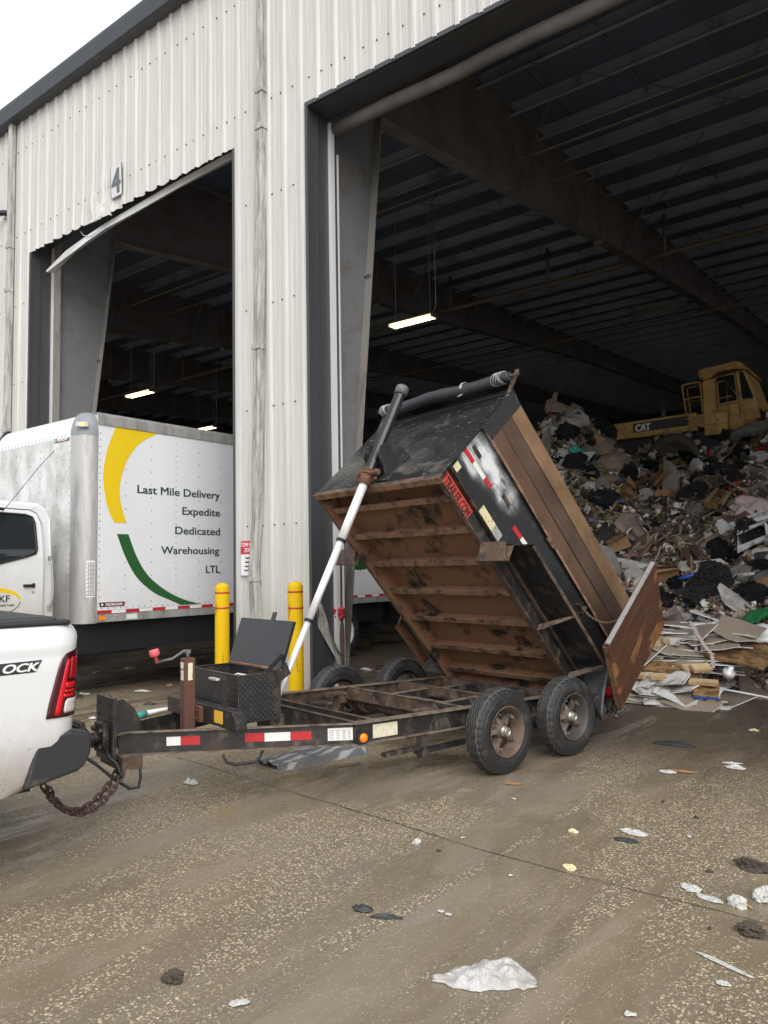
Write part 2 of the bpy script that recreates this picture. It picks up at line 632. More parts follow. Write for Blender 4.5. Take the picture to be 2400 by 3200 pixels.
M['purlin'] = worn('hazy_blue_purlin', (0.30, 0.345, 0.43), (0.35, 0.39, 0.47), (0.30, 0.30, 0.31), 0.4, 1.2, 0.7, 0.8, bump=0.0)  # blue haze and light from the doorways put into the pale colour
M['inwall'] = plain('dark_inner_wall', (0.07, 0.085, 0.11), 0.85, 0, 0.25, 0.8)  # one dark bluish tone for all inner walls
M['pipe'] = worn('dusty_pipe', (0.13, 0.12, 0.105), None, (0.2, 0.165, 0.12), 0.5, 2, 0.7, 0.8, bump=0)
M['lamp'] = plain('lit_tube', (0.9, 0.85, 0.6), 0.4, 0, 0.02, 3, emit=(1.0, 0.82, 0.42), es=4.0)
M['lampplate'] = plain('lit_lamp_plate', (0.8, 0.7, 0.4), 0.4, 0, 0.02, 3, emit=(0.72, 0.50, 0.18), es=1.0)
M['lamphouse'] = plain('lamp_tray', (0.20, 0.19, 0.17), 0.6)
M['yellow'] = worn('bollard_yellow', (0.66, 0.41, 0.004), (0.72, 0.46, 0.006), (0.13, 0.095, 0.02), 0.38, 8, 0.6, 0.75, bump=0.15, stretch=(1, 1, 0.5), soft=0.04, spec=0.2)
M['redband'] = plain('red_band', (0.45, 0.05, 0.02), 0.5)
M['blk'] = worn('black_paint_rusting', (0.016, 0.016, 0.017), (0.030, 0.030, 0.031), (0.11, 0.062, 0.036), 0.38, 5, 0.38, 0.8, bump=0.35, dust=(0.15, 0.115, 0.085), dustamt=0.66)
M['blkflat'] = worn('black_panel', (0.014, 0.0145, 0.016), (0.02, 0.02, 0.022), (0.10, 0.085, 0.07), 0.36, 2.6, 0.34, 0.75, bump=0.2)
M['rust'] = worn('rusty_underside', (0.260, 0.130, 0.070), (0.190, 0.092, 0.050), (0.026, 0.024, 0.023), 0.43, 3.0, 0.75, 0.5, bump=0.3, soft=0.05, stretch=(1, 1, 1))
M['rustlip'] = worn('rusty_lip', (0.31, 0.175, 0.105), (0.22, 0.12, 0.072), (0.05, 0.035, 0.028), 0.45, 6, 0.8, 0.7, bump=0.4)
M['framerust'] = worn('rusty_frame', (0.085, 0.052, 0.034), (0.13, 0.078, 0.05), (0.022, 0.02, 0.019), 0.47, 3.0, 0.75, 0.5, bump=0.35, dust=(0.19, 0.145, 0.105), dustamt=0.62)
M['rail'] = worn('black_rail_muddy', (0.016, 0.016, 0.017), (0.027, 0.026, 0.026), (0.10, 0.064, 0.042), 0.37, 4.0, 0.42, 0.8, bump=0.35, stretch=(1, 1, 0.6), dust=(0.16, 0.13, 0.10), dustamt=0.64)
M['mudlip'] = worn('muddy_lip', (0.17, 0.13, 0.095), (0.22, 0.175, 0.13), (0.08, 0.05, 0.035), 0.45, 8, 0.8, 0.8, bump=0.5)
M['frontwall'] = worn('black_wet_headboard', (0.012, 0.0125, 0.0135), (0.017, 0.0175, 0.0195), (0.20, 0.175, 0.145), 0.345, 3.1, 0.17, 0.62, bump=0.25, soft=0.10, stretch=(1, 0.55, 1), dust=(0.28, 0.255, 0.22), dustamt=0.70, dsc=24)
M['spray'] = None
def mk_door():
    """brown steel door: bare orange rust where the paint has sheeted off, run marks, wet gloss in places"""
    t = NT('brown_swing_door')
    vo = t.map()
    n1 = t.noise(t.map((1, 1, 0.6)), 2.6, 7, 0.62, 0.9)
    n2 = t.noise(t.map((6, 6, 0.8)), 2.0, 6, 0.7)
    bare = t.ramp(n1, [(0.545, 0), (0.565, 1)])
    c = t.mix(t.ramp(n2, [(0.35, 0), (0.7, 1)]), (0.085, 0.036, 0.021), (0.125, 0.060, 0.036))
    c = t.mix(bare, c, t.ramp(t.noise(vo, 9, 5), [(0.3, (0.20, 0.085, 0.032)), (0.7, (0.34, 0.165, 0.065))]))
    dk = t.ramp(t.noise(t.map((3, 3, 0.5)), 2.2, 7, 0.7), [(0.56, 0), (0.70, 0.8)])
    c = t.mix(dk, c, (0.035, 0.022, 0.017))
    t.set('Base Color', c)
    t.set('Roughness', t.ramp(t.noise(t.map((2, 2, 0.6)), 3.0, 6, 0.7), [(0.40, 0.20), (0.6, 0.65)]))
    t.set('Specular IOR Level', 0.3)
    t.bump(t.math('ADD', t.math('MULTIPLY', bare, -0.3), t.noise(t.map((4, 4, 1.2)), 9, 6, 0.7)), 0.35, 0.008)
    return t.mat


M['door'] = mk_door()
M['door_edge'] = worn('grey_bare_edge', (0.20, 0.195, 0.19), None, (0.12, 0.065, 0.035), 0.4, 6, 0.5, 0.8, bump=0.2)
M['wood'] = mk_wood('weathered_board', (0.085, 0.044, 0.024), (0.125, 0.069, 0.039), 0)
M['wood2'] = mk_wood('pale_board', (0.165, 0.094, 0.046), (0.245, 0.148, 0.076), 0)
M['wood3'] = mk_wood('grey_brown_board', (0.064, 0.038, 0.025), (0.098, 0.060, 0.040), 0)
M['pine'] = mk_wood('pine_offcut', (0.55, 0.39, 0.20), (0.66, 0.49, 0.27), 0)
M['osb'] = worn('osb_sheet', (0.27, 0.15, 0.06), (0.36, 0.215, 0.09), (0.15, 0.08, 0.035), 0.5, 7, 0.75, 0.8, bump=0.4, stretch=(1, 2.5, 1))
M['diamond'] = mk_diamond()
M['tyre'] = worn('tyre_rubber', (0.017, 0.017, 0.018), (0.024, 0.024, 0.025), (0.075, 0.066, 0.056), 0.40, 6, 0.48, 0.8, bump=0.2)
M['tread'] = worn('dusty_tread', (0.045, 0.044, 0.043), (0.075, 0.072, 0.069), (0.12, 0.108, 0.094), 0.42, 10, 0.65, 0.85, bump=0.2)
M['rim'] = worn('rusty_rim', (0.17, 0.108, 0.078), (0.115, 0.075, 0.055), (0.075, 0.062, 0.052), 0.46, 5, 0.6, 0.7, bump=0.2)
M['rimdark'] = worn('dark_rim', (0.045, 0.042, 0.04), (0.07, 0.064, 0.058), (0.13, 0.10, 0.08), 0.45, 6, 0.55, 0.7, bump=0.2)
M['hub'] = worn('muddy_hub', (0.15, 0.115, 0.09), (0.19, 0.145, 0.11), (0.05, 0.035, 0.025), 0.45, 7, 0.6, 0.75, bump=0.3)
M['capmetal'] = plain('hub_cap_metal', (0.42, 0.40, 0.36), 0.4, 0.7, 0.2, 12)
M['chrome'] = plain('chrome_rod', (0.95, 0.95, 0.95), 0.34, 0.35, 0.02, 3)
M['cylblk'] = worn('black_cylinder', (0.013, 0.014, 0.017), (0.02, 0.021, 0.025), (0.17, 0.17, 0.175), 0.30, 7, 0.26, 0.5, bump=0.1, stretch=(1, 1, 0.5))
M['cylcap'] = worn('grey_cap', (0.11, 0.11, 0.11), None, (0.035, 0.034, 0.034), 0.45, 14, 0.55, 0.6)
M['rustbright'] = worn('fresh_rust', (0.20, 0.085, 0.045), (0.13, 0.06, 0.036), (0.06, 0.035, 0.025), 0.42, 9, 0.8, 0.8, bump=0.4)
M['jack'] = worn('rust_brown_jack', (0.125, 0.058, 0.036), (0.10, 0.046, 0.03), (0.055, 0.032, 0.024), 0.38, 5, 0.55, 0.75, bump=0.15, stretch=(1, 1, 0.3))
M['chain'] = worn('rusty_chain', (0.085, 0.048, 0.036), (0.11, 0.062, 0.046), (0.04, 0.028, 0.024), 0.45, 20, 0.55, 0.7, bump=0.2)
M['chainlite'] = worn('light_chain', (0.19, 0.125, 0.09), None, (0.1, 0.06, 0.045), 0.45, 20, 0.55, 0.7)
M['refred'] = worn('reflective_red', (0.42, 0.018, 0.025), (0.5, 0.024, 0.03), (0.22, 0.08, 0.06), 0.30, 14, 0.4, 0.6, bump=0)
M['refwhite'] = worn('reflective_white', (0.72, 0.71, 0.66), (0.78, 0.77, 0.72), (0.20, 0.18, 0.15), 0.37, 18, 0.4, 0.6, bump=0, soft=0.04)
M['refclean'] = plain('reflective_white_clean', (0.76, 0.76, 0.75), 0.35, 0, 0.08, 12)
M['refyel'] = worn('aged_decal', (0.66, 0.57, 0.33), (0.72, 0.64, 0.42), (0.24, 0.19, 0.11), 0.40, 22, 0.5, 0.7, bump=0, soft=0.05)
M['cream'] = worn('cream_sticker', (0.70, 0.65, 0.47), (0.74, 0.70, 0.54), (0.36, 0.30, 0.17), 0.40, 26, 0.5, 0.6, bump=0, stretch=(3, 1, 0.6))
M['sticker'] = worn('white_sticker', (0.72, 0.72, 0.70), (0.76, 0.76, 0.74), (0.42, 0.38, 0.28), 0.34, 16, 0.45, 0.6, bump=0)
M['stickgrey'] = worn('grey_sticker', (0.28, 0.29, 0.29), None, (0.34, 0.24, 0.09), 0.40, 12, 0.5, 0.6, bump=0)
M['ylsticker'] = plain('orange_yellow_sticker', (0.80, 0.46, 0.05), 0.45, 0, 0.1, 20)
M['amber'] = plain('amber_lens', (0.85, 0.25, 0.01), 0.15, 0, 0.1, 20)
M['amberlit'] = plain('amber_lamp_lit', (0.9, 0.45, 0.1), 0.2, 0, 0.1, 20, emit=(1.0, 0.5, 0.12), es=1.6)
M['rubberblk'] = plain('black_rubber', (0.014, 0.014, 0.015), 0.5, 0, 0.2, 14, 0.1)
M['namered'] = worn('red_name_paint', (0.50, 0.045, 0.035), (0.58, 0.07, 0.05), (0.20, 0.03, 0.025), 0.36, 18, 0.5, 0.7, bump=0.2)
M['nameblk'] = plain('dark_letters', (0.05, 0.022, 0.02), 0.6)
M['tarp'] = worn('black_mesh_tarp', (0.028, 0.03, 0.033), (0.04, 0.042, 0.046), (0.16, 0.155, 0.15), 0.33, 11, 0.55, 0.8, bump=0.5, soft=0.05)
M['flap'] = worn('mud_spattered_flap', (0.05, 0.052, 0.055), (0.075, 0.077, 0.08), (0.10, 0.085, 0.07), 0.42, 6, 0.35, 0.7, bump=0.3)
M['pink'] = plain('faded_red_plastic', (0.72, 0.13, 0.15), 0.5, 0, 0.12, 20)
M['crank'] = plain('grey_crank_rod', (0.20, 0.19, 0.175), 0.45, 0.4, 0.2, 10)
M['tlens'] = plain('tail_lens_dark', (0.055, 0.004, 0.010), 0.10, 0, 0.1, 6, spec=0.6)
M['tred'] = plain('tail_lens_red', (0.62, 0.006, 0.012), 0.12, 0, 0.05, 6, spec=0.6)
M['tred2'] = plain('tail_lens_mid_red', (0.33, 0.006, 0.014), 0.12, 0, 0.05, 6, spec=0.6)
M['tclear'] = plain('tail_lens_clear', (0.58, 0.56, 0.52), 0.15, 0, 0.1, 6, spec=0.6)
M['glass'] = plain('dark_glass', (0.022, 0.028, 0.03), 0.06, 0, 0.1, 1, spec=0.6)
M['tonneau'] = plain('black_tonneau', (0.030, 0.031, 0.034), 0.5, 0, 0.12, 30, 0.15)
M['bumper'] = worn('grey_black_bumper', (0.022, 0.022, 0.023), (0.028, 0.028, 0.03), (0.11, 0.095, 0.075), 0.36, 5, 0.45, 0.75, bump=0.1)
M['alu'] = worn('brushed_aluminium', (0.42, 0.415, 0.40), (0.47, 0.465, 0.45), (0.30, 0.285, 0.26), 0.42, 1.6, 0.38, 0.5, metal=0.35, bump=0.02, stretch=(3, 3, 0.5), soft=0.15)
M['cap'] = plain('grey_corner_cap', (0.24, 0.255, 0.275), 0.45, 0, 0.06, 4)
M['rivet'] = plain('rivet', (0.16, 0.155, 0.15), 0.4, 0.3)
M['decal_yel'] = plain('yellow_graphic', (0.80, 0.56, 0.012), 0.38, 0, 0.03, 1)
M['decal_grn'] = plain('green_graphic', (0.022, 0.105, 0.028), 0.38, 0, 0.05, 1)
M['decal_txt'] = plain('dark_green_letters', (0.020, 0.055, 0.035), 0.4, 0, 0.05, 1)
M['maroon'] = plain('maroon_badge', (0.16, 0.014, 0.035), 0.35)
M['navy'] = plain('dark_navy_badge', (0.03, 0.03, 0.05), 0.35)
M['white'] = plain('white_print', (0.78, 0.78, 0.77), 0.4, 0, 0.03)
M['chassis'] = plain('black_chassis', (0.010, 0.011, 0.014), 0.55, 0, 0.3, 3)
M['whiterim'] = worn('white_truck_rim', (0.55, 0.54, 0.51), None, (0.24, 0.22, 0.19), 0.34, 4, 0.5, 0.7)
M['signred'] = plain('sign_red', (0.55, 0.03, 0.055), 0.4, 0, 0.04)
M['ink'] = plain('black_ink', (0.02, 0.02, 0.022), 0.5)
M['signgrey'] = plain('faded_sign_grey', (0.12, 0.122, 0.13), 0.5)
M['signplate'] = plain('faded_sign_plate', (0.62, 0.62, 0.62), 0.5, 0, 0.06, 5)
M['catyel'] = worn('dull_machine_yellow', (0.54, 0.325, 0.095), (0.60, 0.37, 0.11), (0.28, 0.175, 0.08), 0.42, 2.2, 0.6, 0.75, bump=0.05, soft=0.15)
M['catblk'] = plain('machine_black', (0.035, 0.032, 0.03), 0.6)
M['catwheel'] = worn('steel_drum_wheel', (0.075, 0.058, 0.042), None, (0.12, 0.09, 0.06), 0.42, 3, 0.55, 0.7)
M['tooth'] = plain('worn_steel_tooth', (0.42, 0.41, 0.39), 0.4, 0.5)
M['heap'] = worn('packed_refuse', (0.060, 0.044, 0.030), (0.10, 0.076, 0.054), (0.028, 0.021, 0.016), 0.5, 2.4, 0.85, 0.9, bump=0.8)
M['flake'] = attr_mat('refuse_scraps')
M['bagblk'] = film_mat('black_bin_liner', (0.0075, 0.0075, 0.0085), 0.16, (0.035, 0.028, 0.022), 0.28, 4, 1.0, 1.0)
M['bagwht'] = film_mat('white_bin_liner', (0.62, 0.60, 0.565), 0.38, (0.30, 0.25, 0.19), 0.40, 5, 0.7)
M['baggry'] = film_mat('clear_grey_film', (0.30, 0.285, 0.255), 0.3, (0.14, 0.12, 0.09), 0.45, 5, 0.8)
M['bagblu'] = film_mat('blue_film', (0.09, 0.16, 0.27), 0.3, (0.10, 0.09, 0.09), 0.42, 5, 0.8)
M['bagtan'] = film_mat('tan_film', (0.33, 0.255, 0.18), 0.45, (0.16, 0.12, 0.085), 0.45, 5, 0.6)
M['baggrn'] = film_mat('green_sack', (0.012, 0.19, 0.055), 0.4, (0.03, 0.10, 0.04), 0.33, 7, 0.5)
M['fabpink'] = film_mat('pale_pink_cloth', (0.60, 0.47, 0.45), 0.9, (0.40, 0.31, 0.29), 0.38, 4, 0.4, 0.1)
M['fabbrown'] = film_mat('brown_cloth', (0.15, 0.10, 0.07), 0.9, (0.08, 0.055, 0.04), 0.45, 6, 0.6, 0.1)
M['bluepl'] = plain('blue_plastic', (0.015, 0.085, 0.42), 0.35, 0, 0.1, 6)
M['paperwht'] = worn('white_board_face', (0.60, 0.60, 0.60), (0.68, 0.68, 0.67), (0.34, 0.295, 0.245), 0.46, 3.0, 0.7, 0.8, bump=0.1, soft=0.06)
M['paperbrn'] = worn('grey_brown_board_face', (0.24, 0.195, 0.15), (0.29, 0.24, 0.185), (0.42, 0.385, 0.34), 0.36, 4.0, 0.8, 0.8, bump=0.15, soft=0.04)
M['gypsum'] = worn('gypsum_edge', (0.66, 0.65, 0.62), None, (0.36, 0.33, 0.28), 0.38, 8, 0.9, 0.9, bump=0.2)
M['litter'] = film_mat('dirty_white_film', (0.66, 0.65, 0.61), 0.35, (0.30, 0.255, 0.19), 0.42, 14, 0.5)
M['mudclod'] = worn('mud_clod', (0.055, 0.042, 0.03), (0.085, 0.068, 0.05), (0.14, 0.12, 0.095), 0.4, 18, 0.75, 0.8, bump=0.8)
M['rug'] = None
M['teal'] = plain('teal_plastic', (0.05, 0.36, 0.33), 0.4)
M['redcloth'] = None
M['ochre'] = plain('ochre_scrap', (0.42, 0.33, 0.10), 0.6, 0, 0.3, 20)
M['brownscrap'] = plain('brown_scrap', (0.27, 0.155, 0.075), 0.75, 0, 0.3, 14)
M['darkscrap'] = plain('dark_scrap', (0.04, 0.042, 0.046), 0.5, 0, 0.3, 14)


def mk_dirtywhite(name, white, dirt, zlo, zhi, amt=1.0):
    """white vehicle paint, dirtier towards the sills (road spray), with scattered specks"""
    t = NT(name)
    vo = t.map()
    z = t.sep(vo)[2]
    n = t.noise(t.map((1, 1, 0.5)), 3.2, 8, 0.72)
    sp = t.ramp(t.noise(vo, 60, 3, 0.6), [(0.60, 0), (0.72, 1)])
    g = t.n('ShaderNodeMapRange')
    g.inputs['From Min'].default_value = zhi
    g.inputs['From Max'].default_value = zlo
    t.l(z, g.inputs['Value'])
    d = t.math('MULTIPLY', t.ramp(t.math('ADD', t.math('MULTIPLY', g.outputs[0], 0.75), t.math('MULTIPLY', n, 0.6)), [(0.50, 0), (1.05, 0.9)]), amt)
    c = t.mix(d, white, dirt)
    c = t.mix(t.math('MULTIPLY', sp, t.math('MULTIPLY', g.outputs[0], 0.7), True), c, tuple(x * 0.6 for x in dirt))
    t.set('Base Color', c)
    t.set('Roughness', t.ramp(d, [(0, 0.28), (1, 0.7)]))
    t.b.inputs['Coat Weight'].default_value = 0.25
    return t.mat


M['pickup'] = mk_dirtywhite('white_pickup_paint', (0.66, 0.665, 0.67), (0.33, 0.29, 0.24), 0.5, 1.15)
M['truckwhite'] = mk_dirtywhite('white_box_panel', (0.76, 0.77, 0.79), (0.5, 0.49, 0.46), 0.6, 2.2, 0.6)
M['truckfront'] = worn('grimy_white_front', (0.64, 0.645, 0.63), (0.70, 0.705, 0.69), (0.40, 0.385, 0.34), 0.42, 2.4, 0.5, 0.7, bump=0, soft=0.16, stretch=(1, 1, 0.6), dust=(0.30, 0.28, 0.24), dustamt=0.70, dsc=14)
M['cabwhite'] = mk_dirtywhite('white_cab_paint', (0.74, 0.75, 0.75), (0.42, 0.39, 0.32), 0.9, 2.2, 0.9)


def mk_spray():
    """black side panel with a cloud of white overspray"""
    t = NT('oversprayed_side_panel')
    vo = t.map()
    s = t.sep(vo)
    n = t.noise(vo, 5, 8, 0.7)
    n3 = t.noise(t.map((1.0, 1, 2.0)), 2.6, 6, 0.65)
    # blotch centred along the panel: (x, z)
    def blob(cx, cz, rx, rz, pw):
        dx = t.math('DIVIDE', t.math('SUBTRACT', s[0], cx), rx)
        dz = t.math('DIVIDE', t.math('SUBTRACT', s[2], cz), rz)
        d = t.math('SQRT', t.math('ADD', t.math('MULTIPLY', dx, dx), t.math('MULTIPLY', dz, dz)))
        return t.math('MULTIPLY', t.math('SUBTRACT', 1.0, d, True), pw)
    b = t.math('ADD', blob(0.22, 0.56, 0.50, 0.24, 2.0), blob(0.62, 0.58, 0.30, 0.19, 1.8))
    b = t.math('ADD', b, blob(0.10, 0.40, 0.26, 0.14, 1.3))
    n4 = t.noise(t.map((1.0, 1, 1.0)), 9, 6, 0.7)
    b = t.math('MULTIPLY', b, t.math('MULTIPLY', t.ramp(n3, [(0.34, 0.15), (0.66, 1)]), t.ramp(n4, [(0.25, 0.35), (0.7, 1)])))
    m = t.ramp(b, [(0.02, 0), (0.95, 1)], 'EASE')
    c = t.mix(t.ramp(n, [(0.52, 0), (0.75, 0.8)]), (0.015, 0.0155, 0.0165), (0.09, 0.072, 0.055))
    c = t.mix(m, c, (0.66, 0.67, 0.68))
    t.set('Base Color', c)
    t.set('Roughness', t.ramp(n, [(0.35, 0.3), (0.7, 0.6)]))
    t.bump(t.noise(vo, 30, 5), 0.12, 0.005)
    return t.mat


M['spray'] = mk_spray()


def mk_rug():
    t = NT('striped_grey_rug')
    vo = t.map()
    s = t.sep(vo)
    w = t.math('SINE', t.math('MULTIPLY', t.math('ADD', s[0], t.math('MULTIPLY', t.noise(vo, 4), 0.05)), 85))
    c = t.mix(t.ramp(w, [(0.1, 0), (0.6, 1)]), (0.15, 0.15, 0.155), (0.42, 0.42, 0.42))
    c = t.mix(t.ramp(t.noise(vo, 9, 6), [(0.5, 0), (0.7, 0.7)]), c, (0.22, 0.19, 0.15))
    t.set('Base Color', c)
    t.set('Roughness', 0.95)
    t.bump(t.noise(vo, 90, 4), 0.8, 0.01)
    return t.mat


M['rug'] = mk_rug()


def mk_redcloth():
    t = NT('red_patterned_cloth')
    v = t.vor(t.map(), 38)
    c = t.mix(t.ramp(v.outputs['Distance'], [(0.22, 1), (0.30, 0)]), (0.40, 0.012, 0.028), (0.55, 0.30, 0.30))
    t.set('Base Color', c)
    t.set('Roughness', 0.9)
    return t.mat


M['redcloth'] = mk_redcloth()



def mk_bagfilm():
    t = NT('limp_white_film')
    v = t.map()
    t.set('Base Color', t.mix(t.ramp(t.noise(v, 16, 6, 0.7), [(0.45, 0), (0.72, 0.8)]), (0.72, 0.71, 0.68), (0.36, 0.31, 0.235)))
    t.set('Roughness', 0.3)
    t.set('Transmission Weight', 0.28)
    t.bump(t.noise(v, 55, 5, 0.65, 1.5), 0.7, 0.01)
    return t.mat


M['bagfilm'] = mk_bagfilm()

# ------------------------------------------------------------------ ground
def build_ground():
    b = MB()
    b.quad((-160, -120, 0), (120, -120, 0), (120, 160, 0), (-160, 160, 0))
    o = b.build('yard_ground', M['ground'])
    tag(o, kind='structure')


build_ground()

# ------------------------------------------------------------------ the steel shed
YF = 7.1
RIB = 0.305


def rib_profile(x0, x1):
    """PBR panel: trapezoid ribs every foot, two small stiffeners between"""
    pts = []
    k = math.floor(x0 / RIB) - 1
    while k * RIB < x1 + RIB:
        c = k * RIB
        for dx, dy in ((-0.045, 0), (-0.022, -0.034), (0.022, -0.034), (0.045, 0), (0.098, 0), (0.108, -0.006), (0.12, 0), (0.185, 0), (0.197, -0.006), (0.208, 0)):
            pts.append((c + dx, dy))
        k += 1
    pts = [p for p in pts if x0 + 1e-4 < p[0] < x1 - 1e-4]
    return [(x0, 0)] + pts + [(x1, 0)]


def cladding(b, x0, x1, z0, z1, y=YF, warp=None, zs=None):
    pr = rib_profile(x0, x1)
    zs = zs or [z0, (z0 + z1) / 2, z1]
    vs, fs = [], []
    for z in zs:
        for x, dy in pr:
            p = Vector((x, y + dy, z))
            if warp:
                p = warp(p)
            vs.append(p)
    n = len(pr)
    for j in range(len(zs) - 1):
        for i in range(n - 1):
            fs.append((j * n + i, j * n + i + 1, (j + 1) * n + i + 1, (j + 1) * n + i))
    b.add(vs, fs, 0)


def screws(b, x0, x1, z, y=YF):
    k = math.ceil(x0 / RIB)
    while k * RIB < x1:
        c = k * RIB
        offs = (0.065, 0.24) if k % 3 == 0 else (0.155,)
        for d in offs:
            x = c + d
            if x0 + 0.02 < x < x1 - 0.02:
                b.obox((x, y - 0.006, z), (0.0085, 0, 0), (0, 0.006, 0), (0, 0, 0.0085), 1)
        k += 1


B = empty('waste_transfer_shed', (-6.6, YF, 0), 0, 'tall ivory ribbed steel shed with dark open doorways and a grey eave', 'building')
BL = Vector(B.location)


def bpart(mb, name, mats, bev=0, parent=None):
    """mesh given in world coordinates, parented to the shed"""
    mb.v = [tuple(Vector(p) - BL) for p in mb.v]
    return mb.build(name, mats, parent or B, bev)


EAVE0, EAVE1 = 10.40, 10.71
random.seed(4)


def dent(p):
    # crushed lower edge of the panel under the door number
    d = math.exp(-(((p.x + 11.25) / 0.42) ** 2)) * max(0.0, 1 - (p.z - 7.70) / 0.75)
    if d > 0.02:
        n = fbm((p.x * 4.5, 3.1, p.z * 3.5), 3)
        n2 = fbm((p.x * 9, 8.1, p.z * 6), 3)
        p = p + Vector((0.07 * n * d, (0.10 * n - 0.05) * d, -0.09 * d + 0.05 * n2 * d))
    # slightly torn bottom hem
    if p.z < 7.78:
        p.z += 0.012 * math.sin(p.x * 23.0)
    return p


c = MB()
zs = [7.72, 7.77, 7.83, 7.9, 7.97, 8.05, 8.13, 8.22, 8.32, 8.45, 9.4, 10.44]
cladding(c, -13.65, -8.03, 0, 0, YF, dent, zs)
cladding(c, -8.03, -6.6, 0.03, 10.44)
cladding(c, -6.6, 0.3, 7.80, 10.44)
cladding(c, 0.3, 1.75, 0.03, 10.44)
cladding(c, 1.75, 8.6, 7.80, 10.44)  # unseen doorway, added to let daylight into the shed
cladding(c, 8.6, 16, 0.03, 10.44)
cladding(c, -15.3, -13.65, 0.03, 10.44)
cladding(c, -21.4, -15.3, 7.75, 10.44)  # doorways from here leftwards are unseen, added to brighten the interior
cladding(c, -22.9, -21.4, 0.03, 10.44)
cladding(c, -28.8, -22.9, 7.75, 10.44)
cladding(c, -30.2, -28.8, 0.03, 10.44)
cladding(c, -36.2, -30.2, 7.75, 10.44)
cladding(c, -42, -36.2, 0.03, 10.44)
for z in (8.16, 9.84):
    screws(c, -15.3, 1.75, z)
for z in (0.9, 2.32, 3.9, 5.3, 6.8):
    screws(c, -8.03, -6.6, z)
    screws(c, -15.3, -13.65, z)
bpart(c, 'wall_cladding', [M['clad'], M['screw']])

# edge flashings of the openings
for bx_ in ((-6.63, -6.585, YF - 0.022, YF + 0.02, 0.02, 7.83), (-6.585, 0.3, YF - 0.022, YF + 0.02, 7.775, 7.83), (-8.05, -8.015, YF - 0.012, YF + 0.03, 0.02, 7.72), (-13.67, -13.63, YF - 0.02, YF + 0.02, 0.02, 7.72)):
    e = MB()
    e.box(*bx_)
    bpart(e, 'edge_flashing', M['darktrim'])

# eave gutter / fascia
g = MB()
prof = [(YF - 0.02, EAVE0), (YF - 0.20, EAVE0 + 0.02), (YF - 0.24, EAVE1 - 0.06), (YF - 0.24, EAVE1), (YF - 0.20, EAVE1), (YF - 0.02, EAVE1 - 0.03)]
g.prism([(-42, y, z) for y, z in prof], (58, 0, 0))
bpart(g, 'eave_gutter', M['fascia'], 0.008)

# downpipes with straps
def downpipe(path, w, d, straps, parent_mats):
    b = MB()
    L = len(path)
    vs, fs = [], []
    for (x, y, z) in path:
        vs += [(x - w / 2, y + d / 2, z), (x - w / 2, y - d / 2 + .012, z), (x - w / 2 + .02, y - d / 2, z), (x - w * 0.12, y - d / 2, z), (x - w * 0.08, y - d / 2 + 0.012, z), (x + w * 0.08, y - d / 2 + 0.012, z), (x + w * 0.12, y - d / 2, z),
               (x + w / 2 - .02, y - d / 2, z), (x + w / 2, y - d / 2 + .012, z), (x + w / 2, y + d / 2, z)]
    n = 10
    for i in range(L - 1):
        for k in range(n):
            fs.append((i * n + k, i * n + (k + 1) % n, (i + 1) * n + (k + 1) % n, (i + 1) * n + k))
    b.add(vs, fs)
    o = bpart(b, 'downpipe', M['downpipe'])
    for (x, z) in straps:
        s = MB()
        y = YF - 0.034 - d / 2
        s.box(x - w / 2 - 0.012, x + w / 2 + 0.012, y - d / 2 - 0.008, y + d / 2 + 0.006, z, z + 0.07)
        s.v = [tuple(Vector(p) - BL) for p in s.v]
        s.build('strap', M['downpipe'], o)
    return o


yd = YF - 0.034 - 0.0425
downpipe([(-7.36, yd, 10.44), (-7.38, yd, 8.3), (-7.385, yd, 7.8), (-7.42, yd, 6.2), (-7.46, yd, 4.7), (-7.47, yd, 4.0), (-7.5, yd, 3.3), (-7.53, yd + .02, 2.4), (-7.57, yd - .01, 1.75), (-7.56, yd + .01, 1.2), (-7.5, yd + .03, 0.75), (-7.45, yd + .02, 0.35), (-7.45, yd, 0.12)],
         0.125, 0.095, [(-7.38, 8.24), (-7.385, 7.72), (-7.463, 4.68), (-7.57, 1.58)], None)
downpipe([(-14.3, yd, 10.44), (-14.3, yd, 6.0), (-14.31, yd, 3.0), (-14.32, yd, 0.1)], 0.13, 0.09, [(-14.3, 7.95), (-14.3, 7.1), (-14.305, 4.4)], None)
p = MB()
p.tube([(-14.45, YF + 0.1, 8.72), (-14.52, YF - 0.1, 8.72), (-14.75, YF - 0.22, 8.70)], 0.055, 12)
p.tube([(-14.45, YF + 0.0, 8.72), (-14.47, YF - 0.045, 8.72)], 0.085, 12)
bpart(p, 'vent_pipe', M['rubberblk'])

